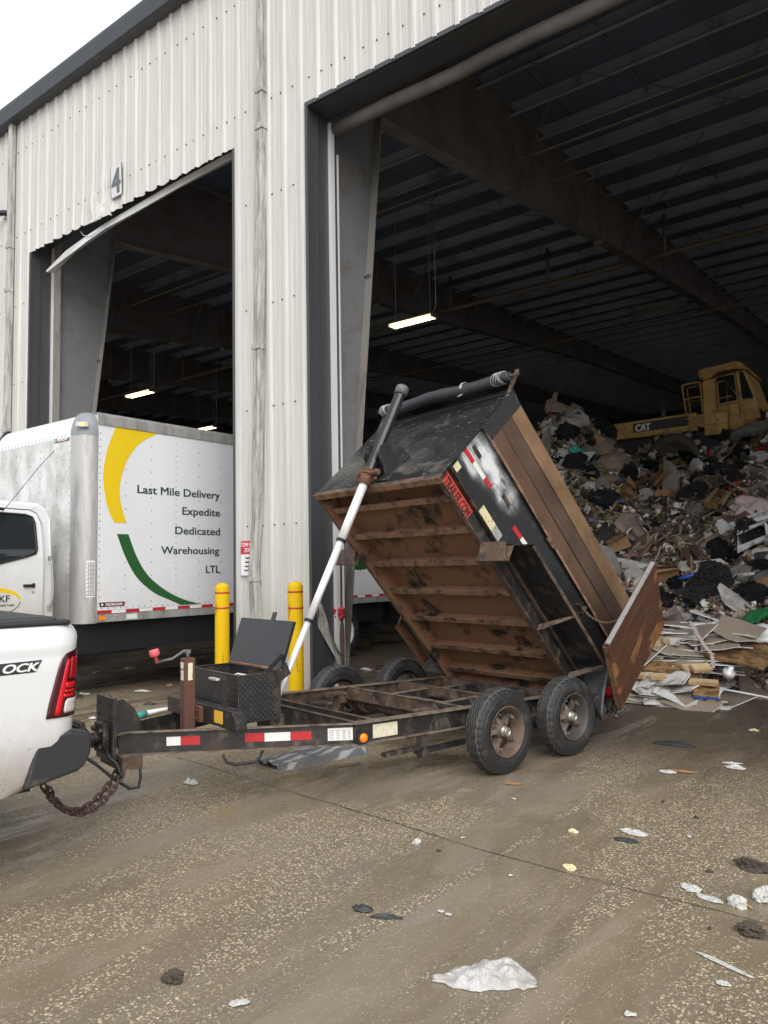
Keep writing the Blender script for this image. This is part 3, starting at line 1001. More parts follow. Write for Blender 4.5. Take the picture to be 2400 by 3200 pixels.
# door jambs, tracks, header soffits, rolled door tubes
def doorway(x0, x1, lint, tubez, tube=True):
    for x, s in ((x0, 1), (x1, -1)):
        j = MB()
        j.box(min(x - 0.03 * s, x), max(x - 0.03 * s, x), YF + 0.03, YF + 0.40, 0.0, lint - 0.01)
        j.box(min(x - 0.10 * s, x - 0.03 * s), max(x - 0.10 * s, x - 0.03 * s), YF + 0.05, YF + 0.42, 0.0, lint)
        j.box(min(x - 0.05 * s, x + 0.02 * s), max(x - 0.05 * s, x + 0.02 * s), YF + 0.17, YF + 0.185, 0.0, lint - 0.02)
        bpart(j, 'door_jamb', M['darktrim'])
    for x, s in ((x0, 1), (x1, -1)):
        t = MB()
        xx = sorted((x + 0.05 * s, x - 0.01 * s))
        t.box(xx[0], xx[1], YF + 0.405, YF + 0.475, 0, lint - 0.05, 0)
        t.box(xx[0] - 0.002, xx[1] - 0.008, YF + 0.475, YF + 0.53, 0, lint - 0.2, 1)
        t.box(xx[0], xx[1] + 0.004, YF + 0.53, YF + 0.555, 0, lint - 0.45, 0)
        bpart(t, 'door_track', [M['galv'], M['darktrim']])
    h = MB()
    h.box(x0 - 0.02, x1 + 0.02, YF + 0.03, YF + 0.40, lint - 0.02, lint + 0.02)
    h.box(x0 - 0.02, x1 + 0.02, YF + 0.03, YF + 0.10, lint + 0.02, lint + 0.5)
    bpart(h, 'door_header', M['darktrim'])
    if tube:
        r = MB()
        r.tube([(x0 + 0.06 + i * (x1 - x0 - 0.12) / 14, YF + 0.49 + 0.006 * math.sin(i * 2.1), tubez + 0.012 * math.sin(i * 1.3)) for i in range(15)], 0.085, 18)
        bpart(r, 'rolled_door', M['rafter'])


doorway(-6.6, 0.3, 7.78, 7.66)
doorway(-13.65, -8.05, 7.98, 7.60, False)
doorway(-21.4, -15.3, 7.70, 7.60, False)  # this doorway and the next are unseen, added for interior daylight
doorway(1.75, 8.6, 7.78, 7.66, False)

# bent header angle hanging loose across the left doorway
a = MB()
pa = [(-13.32, YF + 0.13, 7.30), (-12.6, YF + 0.10, 7.40), (-11.9, YF + 0.08, 7.47), (-11.3, YF + 0.08, 7.53), (-10.6, YF + 0.10, 7.585), (-9.6, YF + 0.12, 7.655), (-8.12, YF + 0.16, 7.72)]
vs, fs = [], []
for i, q in enumerate(pa):
    q = Vector(q)
    w = 0.10 if i else 0.03
    tw = 0.02 * math.sin(i * 1.7)
    vs += [q + Vector((0, tw, 0)), q + Vector((0, -0.01, w)), q + Vector((0, 0.02, w)), q + Vector((0, 0.16, w + 0.02)), q + Vector((0, 0.16, w + 0.005)), q + Vector((0, 0.015, 0.004))]
for i in range(len(pa) - 1):
    for k in range(6):
        fs.append((i * 6 + k, i * 6 + (k + 1) % 6, i * 6 + 6 + (k + 1) % 6, i * 6 + 6 + k))
a.add(vs, fs)
a.tube([(-12.05, YF + 0.05, 7.68), (-11.95, YF + 0.05, 7.58), (-11.75, YF + 0.06, 7.52), (-11.5, YF + 0.07, 7.55)], 0.006, 6)
bpart(a, 'loose_header_angle', M['galv'])

# rigid frames: tapered column + tapered rafter, bay 6.78 m
def roofz(y):
    return 10.42 + 0.062 * (y - YF)


def frame(x):
    w = MB()
    YB = 60.0
    def inner(z):
        return YF + 0.62 + 0.112 * max(0.0, z)
    haunch_y, haunch_z = 8.72, 8.43
    n = 12
    # web
    ring = [(YF + 0.45, 0.0), (YF + 0.45, roofz(YF) - 0.22)]
    ring += [(y, roofz(y) - 0.24) for y in np.linspace(YF + 1, YB, 14)]
    low = [(YB, roofz(YB) - 1.05), (31.7, 10.85), (17.4, 9.48), (12.0, 8.80), (haunch_y + 0.35, 8.45), (haunch_y, haunch_z - 0.05), (inner(0) - 0.02, 0.0)]
    # column web (grey) and rafter web (brown, warm light put into its colour) meet at the knee
    knee_t = (haunch_y, roofz(haunch_y) - 0.24)
    colp = [(YF + 0.45, 0.0), (YF + 0.45, roofz(YF) - 0.22), knee_t, (haunch_y, haunch_z - 0.05), (inner(0) - 0.02, 0.0)]
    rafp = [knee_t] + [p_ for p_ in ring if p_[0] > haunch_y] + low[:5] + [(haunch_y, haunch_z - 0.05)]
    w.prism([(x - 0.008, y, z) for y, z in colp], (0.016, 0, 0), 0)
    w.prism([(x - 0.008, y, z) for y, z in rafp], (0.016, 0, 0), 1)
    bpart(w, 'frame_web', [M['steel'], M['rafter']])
    f = MB()
    # inner column flange
    p0, p1 = Vector((x, inner(0), 0.0)), Vector((x, haunch_y, haunch_z))
    d = p1 - p0
    f.obox((p0 + p1) / 2, (0.125, 0, 0), d / 2, d.normalized().cross(Vector((1, 0, 0))) * 0.009)
    f.box(x - 0.125, x + 0.125, YF + 0.43, YF + 0.45, 0, roofz(YF) - 0.22)
    for z in (2.9, 5.9):
        f.box(x - 0.12, x + 0.12, inner(z) - 0.02, inner(z) + 0.015, z, z + 0.012)
    bpart(f, 'column_flange', M['steel_edge'])
    r = MB()
    fl = [(haunch_y, 8.43), (haunch_y + 0.38, 8.44), (12.0, 8.80), (17.4, 9.48), (31.7, 10.85), (YB, roofz(YB) - 1.05)]
    for i in range(len(fl) - 1):
        a0, a1 = Vector((x, fl[i][0], fl[i][1])), Vector((x, fl[i + 1][0], fl[i + 1][1]))
        d = a1 - a0
        r.obox((a0 + a1) / 2, (0.125, 0, 0), d / 2, d.normalized().cross(Vector((1, 0, 0))) * 0.010)
    tf = [(y, roofz(y) - 0.235) for y in (YF + 0.4, YB)]
    a0, a1 = Vector((x, tf[0][0], tf[0][1])), Vector((x, tf[1][0], tf[1][1]))
    d = a1 - a0
    r.obox((a0 + a1) / 2, (0.125, 0, 0), d / 2, d.normalized().cross(Vector((1, 0, 0))) * 0.010)
    r.box(x - 0.12, x + 0.12, 17.38, 17.42, 9.36, roofz(17.4) - 0.25)
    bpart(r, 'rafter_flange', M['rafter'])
    if -21 < x < 1:
        for y, zb in ((13.2, 8.95), (16.0, 9.30), (19.0, 9.63), (22.5, 9.96), (26.0, 10.30)):
            br = MB()
            br.tube([(x - 0.75, y, roofz(y) - 0.2), (x - 0.02, y, zb), (x + 0.02, y, zb), (x + 0.75, y, roofz(y) - 0.2)], 0.028, 4, smooth=False)
            bpart(br, 'flange_brace', M['rod'])


for xf in (-33.84, -27.06, -20.28, -13.5, -6.72, 0.06, 6.84, 13.62):
    frame(xf)

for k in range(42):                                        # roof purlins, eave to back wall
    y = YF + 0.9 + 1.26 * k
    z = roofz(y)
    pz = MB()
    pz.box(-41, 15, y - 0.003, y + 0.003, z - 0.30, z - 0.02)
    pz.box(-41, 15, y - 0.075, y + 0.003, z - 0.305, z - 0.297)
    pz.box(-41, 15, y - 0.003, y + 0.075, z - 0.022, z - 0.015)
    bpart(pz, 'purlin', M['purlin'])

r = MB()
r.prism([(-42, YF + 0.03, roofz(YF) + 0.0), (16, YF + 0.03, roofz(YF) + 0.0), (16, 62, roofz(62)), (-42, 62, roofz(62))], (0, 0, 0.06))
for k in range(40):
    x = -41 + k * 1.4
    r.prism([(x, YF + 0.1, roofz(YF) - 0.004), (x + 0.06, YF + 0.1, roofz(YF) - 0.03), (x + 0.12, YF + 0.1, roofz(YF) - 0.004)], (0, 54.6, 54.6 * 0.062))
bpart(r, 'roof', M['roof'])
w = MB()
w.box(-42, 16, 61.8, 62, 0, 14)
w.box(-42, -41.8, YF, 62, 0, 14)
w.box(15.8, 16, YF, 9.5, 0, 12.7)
w.box(15.8, 16, 9.5, 30.0, 10.3, 12.7)  # unseen end wall left open below, so daylight reaches the heap
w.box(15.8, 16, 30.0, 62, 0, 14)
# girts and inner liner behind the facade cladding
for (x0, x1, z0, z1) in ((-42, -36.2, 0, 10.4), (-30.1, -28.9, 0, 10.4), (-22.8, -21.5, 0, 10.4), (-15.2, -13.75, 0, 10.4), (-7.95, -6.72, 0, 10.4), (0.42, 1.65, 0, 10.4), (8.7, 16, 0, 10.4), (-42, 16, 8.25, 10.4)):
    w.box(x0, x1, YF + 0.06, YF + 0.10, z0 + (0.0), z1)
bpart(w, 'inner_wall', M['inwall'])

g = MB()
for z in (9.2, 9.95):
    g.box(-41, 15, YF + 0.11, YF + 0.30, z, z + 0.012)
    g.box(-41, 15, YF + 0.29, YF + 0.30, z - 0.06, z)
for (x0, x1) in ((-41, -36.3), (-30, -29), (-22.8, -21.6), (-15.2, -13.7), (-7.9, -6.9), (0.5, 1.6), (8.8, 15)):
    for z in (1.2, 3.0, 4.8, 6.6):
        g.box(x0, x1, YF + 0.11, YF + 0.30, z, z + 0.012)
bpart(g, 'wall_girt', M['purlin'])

# sprinkler main on hangers, long tie rods
s = MB()
PY, PZ = 20.5, 9.98
s.tube([(-41 + i * 2.8, PY, PZ + 0.02 * math.sin(i)) for i in range(21)], 0.065, 10)
for k in range(17):
    x = -40 + k * 3.39
    s.tube([(x, PY, PZ), (x, PY, roofz(PY) - 0.2)], 0.045, 8)
    s.tube([(x + 0.9, PY, PZ + 0.02), (x + 0.9, PY, PZ + 0.19)], 0.03, 6)
    s.tube([(x - 0.04, PY, PZ), (x + 0.04, PY, PZ)], 0.095, 8)
bpart(s, 'sprinkler_main', M['pipe'])
s = MB()
s.tube([(-41, 13.3, 9.72), (15, 13.3, 9.72)], 0.028, 8)
s.tube([(-41, 14.6, 9.78), (15, 14.6, 9.78)], 0.018, 8)
s.tube([(-41, 27.5, 10.4), (15, 27.5, 10.4)], 0.04, 8)
bpart(s, 'conduit', M['pipe'])
t = MB()
for x in (-20.28, -13.5, -6.72, 0.06):
    for (y0, y1) in ((10, 20.5), (20.5, 31)):
        t.tube([(x - 6.7, y0, roofz(y0) - 0.33), (x, y1, roofz(y1) - 0.33)], 0.010, 5)
        t.tube([(x - 6.7, y1, roofz(y1) - 0.35), (x, y0, roofz(y0) - 0.35)], 0.010, 5)
    for k in range(10):
        y = 8.5 + k * 2.44
        for dx in (-4.5, -2.3):
            t.tube([(x + dx, y, roofz(y) - 0.12), (x + dx, y + 1.26, roofz(y + 1.26) - 0.12)], 0.016, 5)
bpart(t, 'tie_rod', M['rod'])

# small bracket with a floodlight arm just inside the wide doorway
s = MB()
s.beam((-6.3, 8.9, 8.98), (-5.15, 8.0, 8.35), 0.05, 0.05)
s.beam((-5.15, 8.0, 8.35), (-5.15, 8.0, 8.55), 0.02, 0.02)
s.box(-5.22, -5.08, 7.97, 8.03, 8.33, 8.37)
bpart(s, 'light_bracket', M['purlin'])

# ------------------------------------------------------------------ lamps hung in the roof
def lamp(x, y, z, L, lit, label, group):
    o = empty('strip_light', (x, y, z), 0, label, 'lamp', group)
    h = MB()
    h.box(-L / 2, L / 2, -0.16, 0.16, 0.045, 0.075)
    h.box(-L / 2 - 0.02, -L / 2, -0.16, 0.16, -0.02, 0.075)
    h.box(L / 2, L / 2 + 0.02, -0.16, 0.16, -0.02, 0.075)
    h.build('housing', M['lamphouse'], o)
    d = MB()
    mi = 0
    for yy in (-0.105, -0.035, 0.035, 0.105):
        d.cyl((-L / 2 + 0.02, yy, 0.012), (L / 2 - 0.02, yy, 0.012), 0.02, n=8)
    if lit:
        d.box(-L / 2 + 0.005, L / 2 - 0.005, -0.15, 0.15, 0.036, 0.041, 1)
    d.build('diffuser', [M['lamp'], M['lampplate']] if lit else [M['lamphouse'], M['lamphouse']], o)
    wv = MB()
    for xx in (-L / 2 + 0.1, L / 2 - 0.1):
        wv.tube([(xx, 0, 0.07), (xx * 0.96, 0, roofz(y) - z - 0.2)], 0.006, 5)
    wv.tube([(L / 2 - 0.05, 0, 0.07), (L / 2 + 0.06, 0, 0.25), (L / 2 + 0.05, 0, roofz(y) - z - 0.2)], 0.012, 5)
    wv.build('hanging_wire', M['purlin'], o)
    return o


lamp(-10.2, 14.54, 7.5, 1.2, True, 'lit strip light hanging above the raised cylinder of the dump trailer', 'strip lights in the shed')
lamp(-21.2, 14.75, 7.5, 1.28, True, 'lit strip light hanging above the front of the white box truck', 'strip lights in the shed')
lamp(-24.3, 19.96, 7.45, 1.2, True, 'lit strip light peeping just over the roof rail of the box truck', 'strip lights in the shed')
lamp(-7.75, 25.0, 10.0, 1.7, False, 'unlit strip light in line above the yellow compactor hood', 'strip lights in the shed')

# ------------------------------------------------------------------ signs on the facade
o = empty('door_number_sign', (-10.8, YF - 0.06, 7.88), 0, 'weathered plate with a stencilled grey number 4 above the left doorway', 'sign')
o.rotation_euler = (0.04, 0.0, 0)
s = MB()
s.box(-0.155, 0.155, -0.004, 0.004, 0, 0.51)
s.build('plate', M['signplate'], o)
s = MB()
s.text('4', 0.40, (0.0, -0.005, 0.055), (1, 0, 0), (0, 0, 1), 0.004, 'CENTER', 0, 0.035, 0.85)
s.build('digit', M['signgrey'], o)
s = MB()
s.box(-0.16, -0.15, -0.006, 0.0045, -0.002, 0.512); s.box(0.15, 0.16, -0.006, 0.0045, -0.002, 0.512)
s.build('frame', M['darktrim'], o)

o = empty('tow_away_sign', (-7.7, YF - 0.045, 1.66), 0, 'red and white tow away zone sign tucked behind the dented downpipe', 'sign')
s = MB()
s.box(-0.165, 0.165, 0, 0.004, 0, 0.47)
s.build('plate', M['white'], o)
s = MB()
s.box(-0.16, 0.16, -0.003, 0.001, 0.285, 0.465)
s.build('red_header', M['signred'], o)
s = MB()
s.text('TOW AWAY', 0.055, (-0.152, -0.004, 0.385), (1, 0, 0), (0, 0, 1), 0.002, 'LEFT', 0, 0.02, 0.72)
s.text('ZONE', 0.055, (-0.008, -0.004, 0.312), (1, 0, 0), (0, 0, 1), 0.002, 'CENTER', 0, 0.02, 0.72)
s.build('header_lettering', M['white'], o)
s = MB()
for i, tx in enumerate(('Unauthorized', 'vehicles will be', 'towed away at', "owner's expense")):
    s.text(tx, 0.030, (0, -0.001, 0.222 - i * 0.055), (1, 0, 0), (0, 0, 1), 0.002, 'CENTER', 0, 0.015, 0.62)
s.build('lettering', M['ink'], o)

# ------------------------------------------------------------------ bollards
def bollard(x, y, hgt, lean, label, r=0.09):
    o = empty('bollard', (x, y, 0), 0, label, 'bollard', 'yellow bollards at the pillar')
    o.rotation_euler = (lean[0], lean[1], random.uniform(0, 6))
    b = MB()
    prof = [(r, 0.0), (r, hgt - 0.07)] + [(r * math.cos(t), hgt - 0.07 + 0.07 * math.sin(t)) for t in np.linspace(0.15, 1.5, 8)] + [(0.002, hgt)]
    b.lathe(prof, (0, 0, 0), (0, 0, 1), 36)
    b.build('sleeve', M['yellow'], o)
    for z in (hgt - 0.135, hgt - 0.325):
        k = MB()
        k.lathe([(r - 0.002, z), (r + 0.002, z + 0.002), (r + 0.002, z + 0.022), (r - 0.002, z + 0.024)], (0, 0, 0), (0, 0, 1), 36)
        k.build('reflective_band', M['redband'], o)
    return o


random.seed(2)
bollard(-7.60, 6.5, 1.575, (0.0, 0.012), 'yellow bollard standing behind the open toolbox lid, near the tow away sign')
bollard(-6.36, 6.55, 1.59, (0.0, -0.002), 'scuffed yellow bollard behind the chrome lift rod, at the pillar corner')

# ------------------------------------------------------------------ things at the foot of the pillar
def boulder(name, mat, r, seed, loc, sq=(1, 1, 0.7), label=None, cat=None, group=None, rough=0.45, sub=3):
    """a crumpled ball of paper, a clod or a bundle"""
    bm = bmesh.new()
    bmesh.ops.create_icosphere(bm, subdivisions=sub, radius=1.0)
    o1 = Vector((seed * 3.7, seed * 1.3, seed * 5.1))
    for v in bm.verts:
        p = v.co.copy()
        k = 1 + rough * 0.6 * fbm(p * 1.3 + o1, 2) - rough * 0.7 * abs(fbm(p * 2.6 + o1 * 2, 3))
        v.co = Vector((p.x * k * sq[0], p.y * k * sq[1], max(-0.35, p.z) * k * sq[2])) * r
    me = bpy.data.meshes.new(name)
    bm.to_mesh(me); bm.free()
    me.materials.append(mat)
    o = bpy.data.objects.new(name, me)
    COL.objects.link(o)
    o.location = (loc[0], loc[1], loc[2] + 0.30 * r * sq[2])
    return tag(o, label, cat, group)


def crumple(name, mat, size, seed, loc, rot=(0, 0, 0), n=16, flat=0.35, fold=1.0, label=None, cat=None, group=None, thick=True, shape=None):
    """a crumpled piece of film / cloth / paper: folded sheet, irregular outline"""
    rnd = random.Random(seed)
    b = MB()
    ph = [rnd.uniform(0, 100) for _ in range(6)]
    sx, sy = size
    def fn(u, v):
        x, y = (u - 0.5) * 2, (v - 0.5) * 2
        rad = math.sqrt(x * x + y * y) + 1e-6
        sq = max(abs(x), abs(y)) / rad
        an = math.atan2(y, x)
        edge = 1 + 0.22 * fbm((math.cos(an) * 1.3 + ph[0], math.sin(an) * 1.3, 0), 2)
        px = x * sq * edge
        py = y * sq * edge
        h = abs(fbm((px * 1.5 * fold + ph[1], py * 1.5 * fold, ph[2]), 2)) * 0.9 + 0.13 * abs(fbm((px * 4 * fold + ph[3], py * 4 * fold, ph[4]), 2))
        px += 0.16 * fbm((px * 1.8, py * 1.8, ph[5]), 2)
        py += 0.16 * fbm((py * 1.8, px * 1.8, ph[5] + 9), 2)
        hz = (0.28 + 0.75 * h) * flat * min(sx, sy) * max(0.0, 1 - min(1.0, rad * sq) ** 4)
        return (px * sx / 2, py * sy / 2, max(0.004, hz))
    b.grid(fn, n, n)
    o = b.build(name, mat)
    o.location = loc
    o.rotation_euler = rot
    if thick:
        md = o.modifiers.new('s', 'SOLIDIFY')
        md.thickness = 0.003
    tag(o, label, cat, group)
    return o


b = MB()
pts = [(-6.98, 7.02, 1.42), (-6.86, 7.05, 1.28), (-6.72, 7.12, 1.0), (-6.62, 7.2, 0.78), (-6.55, 7.28, 0.55), (-6.50, 7.33, 0.36)]
pts = [(-6.62, 7.16, 1.40), (-6.60, 7.20, 1.28), (-6.57, 7.28, 1.02), (-6.55, 7.38, 0.80), (-6.53, 7.46, 0.60), (-6.52, 7.52, 0.40)]
vs, fs = [], []
for i, q in enumerate(pts):
    w_ = (0.035, 0.05, 0.085, 0.075, 0.05, 0.035)[i]
    for k in range(4):
        t_ = k / 3 - 0.5
        vs.append(Vector(q) + Vector((0.04 * math.sin(i * 2 + k * 2.2), w_ * t_ * 2, 0.03 * math.sin(i * 3 + k))))
for i in range(len(pts) - 1):
    for k in range(3):
        fs.append((i * 4 + k, i * 4 + k + 1, i * 4 + k + 5, i * 4 + k + 4))
b.add(vs, fs, 0, True)
o = b.build('torn_flashing', M['downpipe'])
o.modifiers.new('s', 'SOLIDIFY').thickness = 0.004
recenter(o)
tag(o, 'crumpled strip of torn white flashing hanging at the pillar corner', 'scrap metal')

b = MB()
b.lathe([(0.02, 0), (0.11, 0.0), (0.12, 0.1), (0.115, 0.55), (0.125, 0.9), (0.115, 1.02), (0.08, 1.08), (0.01, 1.09)], (0, 0, 0), (0, 0, 1), 20)
for i, p_ in enumerate(b.v):
    q = Vector(p_)
    k = 1 + 0.10 * fbm((q.x * 9, q.y * 9, q.z * 3), 3)
    b.v[i] = (q.x * k, q.y * k, q.z)
o = b.build('wrapped_post', M['fabbrown'])
o.location = (-6.60, 7.60, 0)
o.scale = (0.58, 0.58, 0.98)
tag(o, 'brown wrapped stub post below the red cloth beside the inner column', 'post')
b = MB()
bm = bmesh.new()
bmesh.ops.create_icosphere(bm, subdivisions=4, radius=0.13)
for v_ in bm.verts:
    n_ = abs(fbm(v_.co * 9, 4)) * 0.8 + abs(fbm(v_.co * 18 + Vector((5, 0, 0)), 3)) * 0.4
    v_.co *= 0.78 + 0.5 * n_
    v_.co.z *= 1.1
me = bpy.data.meshes.new('red_cloth')
bm.to_mesh(me)
bm.free()
for p_ in me.polygons: p_.use_smooth = True
me.materials.append(M['redcloth'])
o = bpy.data.objects.new('red_cloth', me)
COL.objects.link(o)
o.location = (-6.60, 7.585, 1.15)
o.scale = (0.72, 0.72, 0.80)
tag(o, 'bundled red patterned cloth stuffed on the stub post by the column', 'cloth')

# ------------------------------------------------------------------ wheels
def tyre_mesh(b, c, ax, Ro, Rr, W, n=96, m=0, lug=0.006, zig=0.006, mt=None):
    """tyre with zigzag grooves; ax points to the outer side; c = centre of the outer face plane"""
    c, ax = Vector(c), Vector(ax).normalized()
    e1 = Vector((0, 0, 1))
    e2 = ax.cross(e1)
    h = Ro - Rr
    # profile from outer bead over tread to inner bead: (radius, depth inward, kind)
    P = [(Rr, -0.012, 0), (Rr + 0.012, -0.003, 0), (Rr + 0.25 * h, 0.004, 0), (Rr + 0.27 * h, 0.006, 0), (Rr + 0.55 * h, 0.006, 0), (Rr + 0.57 * h, 0.003, 0), (Rr + 0.74 * h, -0.004, 0), (Rr + 0.80 * h, -0.007, 1),
         (Rr + 0.92 * h, -0.016, 1), (Ro - 0.006, -0.028, 1)]
    w0 = 0.030
    w1 = W - 0.030
    ng = 4
    g = (w1 - w0) / (ng + 1)
    for i in range(ng):
        y = w0 + g * (i + 1)
        P += [(Ro, -(y - 0.0065), 2), (Ro - 0.009, -(y - 0.004), 3), (Ro - 0.009, -(y + 0.004), 3), (Ro, -(y + 0.0065), 2)]
    P += [(Ro - 0.006, -(W - 0.028), 1), (Rr + 0.92 * h, -(W - 0.016), 1), (Rr + 0.80 * h, -(W - 0.007), 1), (Rr + 0.5 * h, -W - 0.004, 0), (Rr + 0.1 * h, -W + 0.004, 0), (Rr, -W + 0.012, 0)]
    vs, fs = [], []
    L = len(P)
    for r, d, k in P:
        for j in range(n):
            an = 2 * PI * j / n
            rr, dd = r, d
            if k == 1 and j % 3 == 0:
                rr -= lug
            if k in (2, 3):
                dd += zig * (1 if (j // 2) % 2 else -1)
            vs.append(c + ax * dd + rr * (math.cos(an) * e1 + math.sin(an) * e2))
    for i in range(L - 1):
        for j in range(n):
            j2 = (j + 1) % n
            fs.append((i * n + j, i * n + j2, (i + 1) * n + j2, (i + 1) * n + j))
    k0 = len(b.m)
    b.add(vs, fs, m, False)
    if mt is not None:                       # worn, dusty tread blocks
        for i in range(L - 1):
            if P[i][2] in (1, 2) and P[i + 1][2] in (1, 2) and i > 8 and abs(P[i][0] - P[i + 1][0]) < 0.007:
                for j in range(n):
                    b.m[k0 + i * n + j] = mt


# ------------------------------------------------------------------ the box truck
T0 = Vector((-9.6, 5.74, 0))           # near front bottom corner of the box, X to the right, Y into the shed
truck = empty('box_truck', T0, 0, 'white delivery box truck with a yellow and green arc logo, backed into the left doorway', 'truck')
BW, BLn = 2.60, 8.0                    # width, length
ZB, ZP0, ZP1, ZT = 1.05, 1.215, 3.80, 3.98
b = MB()
b.box(-BW + 0.03, -0.012, 0.27, BLn, ZB, ZT - 0.03)
b.build('cargo_box', M['truckwhite'], truck)
# right hand side panel with rivets
b = MB()
b.box(-0.012, 0.0, 0.262, BLn - 0.05, ZP0 - 0.015, ZP1 + 0.02)
def rivet(y, z, r=0.0095, x=0.0):
    b.lathe([(r, 0), (r * 0.75, 0.004), (0.001, 0.006)], (x, y, z), (1, 0, 0), 8, 1)
cols = [0.29 + 0.0, 0.70, 1.135, 1.575, 2.015, 2.455, 2.895, 3.335, 3.775, 4.215, 4.655, 5.095, 5.535, 5.975]
for i, y in enumerate(cols):
    st = 0.095 if (i == 0 or i % 3 == 0) else 0.19
    z = ZP0 + 0.09
    while z < ZP1 - 0.05:
        rivet(y, z)
        z += st
y = 0.33
while y < 6.6:
    rivet(y, ZP0 + 0.025); rivet(y + 0.02, ZP1 + 0.035, 0.007, 0.002)
    y += 0.10
b.build('side_panel', [M['truckwhite'], M['rivet']], truck)
# rails
b = MB()
b.box(-0.02, 0.008, 0.25, BLn, ZP0 - 0.055, ZP0, 0)
b.box(-0.02, 0.004, 0.25, BLn, ZB, ZP0 - 0.055, 0)
yy = 0.55
while yy < BLn - 0.2:
    for z in (ZB + 0.03, ZB + 0.075):
        b.lathe([(0.013, 0), (0.010, 0.008), (0.001, 0.010)], (0.004, yy, z), (1, 0, 0), 10, 0)
    yy += 0.44
b.build('bottom_rail', M['alu'], truck, 0.003)
b = MB()
b.prism([(-0.03, 0.26, ZT - 0.06), (0.012, 0.26, ZP1 + 0.02), (0.010, 0.26, ZT - 0.05), (-0.04, 0.26, ZT)], (0, BLn - 0.26, 0))
b.prism([(-0.02, 0.26, ZP1 + 0.0), (0.016, 0.26, ZP1 + 0.0), (0.016, 0.26, ZP1 + 0.055), (-0.02, 0.26, ZP1 + 0.055)], (0, BLn - 0.26, 0))
b.box(-BW + 0.05, -0.03, 0.27, BLn, ZT - 0.035, ZT - 0.005)
b.build('roof_rail', M['alu'], truck)
# rounded front corner posts, front radius rail and moulded corner caps
RC = 0.26
def corner(t, z):
    return (-RC + RC * math.cos(t), RC - RC * math.sin(t), z)
b = MB()
b.grid(lambda u, v: corner(u * PI / 2, ZB - 0.01 + v * (3.66 - ZB + 0.01)), 16, 3, 0, True)
b.build('corner_post', M['alu'], truck)
b = MB()
b.grid(lambda u, v: (-BW + RC - RC * math.cos(u * PI / 2), RC - RC * math.sin(u * PI / 2), ZB - 0.01 + v * (3.66 - ZB + 0.01)), 16, 3, 0, True, True)
b.build('corner_post', M['alu'], truck)
b = MB()
b.grid(lambda u, v: (-BW + RC + u * (BW - 2 * RC), 0.30 - 0.30 * math.cos(v * PI / 2), 3.67 + 0.31 * math.sin(v * PI / 2)), 2, 12, 0, True)
b.box(-BW + RC, -RC, -0.004, 0.004, 3.62, 3.68)
b.build('front_roof_rail', M['truckwhite'], truck)
for sx in (1, -1):
    b = MB()
    def capf(u, v, sx=sx):
        t = u * PI / 2
        q = v * PI / 2
        x = -RC + (RC + 0.006) * math.cos(t) * (0.30 + 0.70 * math.cos(q)) / 1.0
        yv = RC - (RC + 0.006) * math.sin(t) * (0.25 + 0.75 * math.cos(q))
        if sx < 0: x = -BW - x
        return (x, yv, 3.645 + 0.34 * math.sin(q))
    b.grid(capf, 14, 10, 0, True, sx < 0)
    cap = b.build('corner_cap', M['cap'], truck)
    b = MB()
    x_, y_ = (-0.055, 0.045) if sx > 0 else (-BW + 0.055, 0.045)
    dx = Vector((0.62, 0.78 if sx > 0 else -0.78, 0)).normalized()
    nn = Vector((0.78 * sx, -0.62, 0)).normalized()
    dx = nn.cross(Vector((0, 0, 1)))
    b.obox(Vector((x_, y_, 3.775)) + nn * 0.015, dx * 0.085, nn * 0.012, Vector((0, 0, 0.035)))
    ml = b.build('marker_lamp', M['alu'], cap, 0.004)
    b = MB()
    b.lathe([(0.028, 0), (0.026, 0.012), (0.001, 0.018)], Vector((x_, y_, 3.775)) + nn * 0.026, nn, 16)
    b.build('lamp_lens', M['amberlit'], cap)
b = MB()
b.box(-BW + RC, -RC, 0.0, 0.012, ZB, 3.67)
for i, x in enumerate((-0.285, -0.62, -1.07, -1.34, -1.75, -2.10)):
    z = 1.3
    while z < 3.6:
        b.lathe([(0.009, 0), (0.006, 0.005), (0.001, 0.006)], (x, 0.0, z), (0, -1, 0), 8, 1)
        z += 0.10 if i in (0, 2) else 0.20
x = -2.3
while x < -0.3:
    for z in (3.64, 3.67):
        b.lathe([(0.008, 0), (0.005, 0.005), (0.001, 0.006)], (x, -0.004, z), (0, -1, 0), 8, 1)
    x += 0.10
b.build('front_panel', [M['truckfront'], M['rivet']], truck)

# logo arcs on the side: outlines in (Y, Z) on the side plane
def arcpoly(pts):
    return [(0.0025, y - T0.y, z) for y, z in pts]


def smooth_pts(P, n=8):
    out = []
    for i in range(len(P) - 1):
        p0, p1, p2, p3 = P[max(i - 1, 0)], P[i], P[i + 1], P[min(i + 2, len(P) - 1)]
        for k in range(n):
            t = k / n
            out.append(tuple(0.5 * (2 * p1[j] + (p2[j] - p0[j]) * t + (2 * p0[j] - 5 * p1[j] + 4 * p2[j] - p3[j]) * t * t + (3 * p1[j] - p0[j] - 3 * p2[j] + p3[j]) * t ** 3) for j in (0, 1)))
    out.append(P[-1])
    return out


def band(outer, inner, name, mat):
    A, C = smooth_pts(outer), smooth_pts(inner)
    b = MB()
    n = min(len(A), len(C))
    vs = arcpoly(A[:n]) + arcpoly(C[:n])
    fs = [(i, i + 1, n + i + 1, n + i) for i in range(n - 1)]
    b.add(vs, fs)
    return b.build(name, mat, truck)


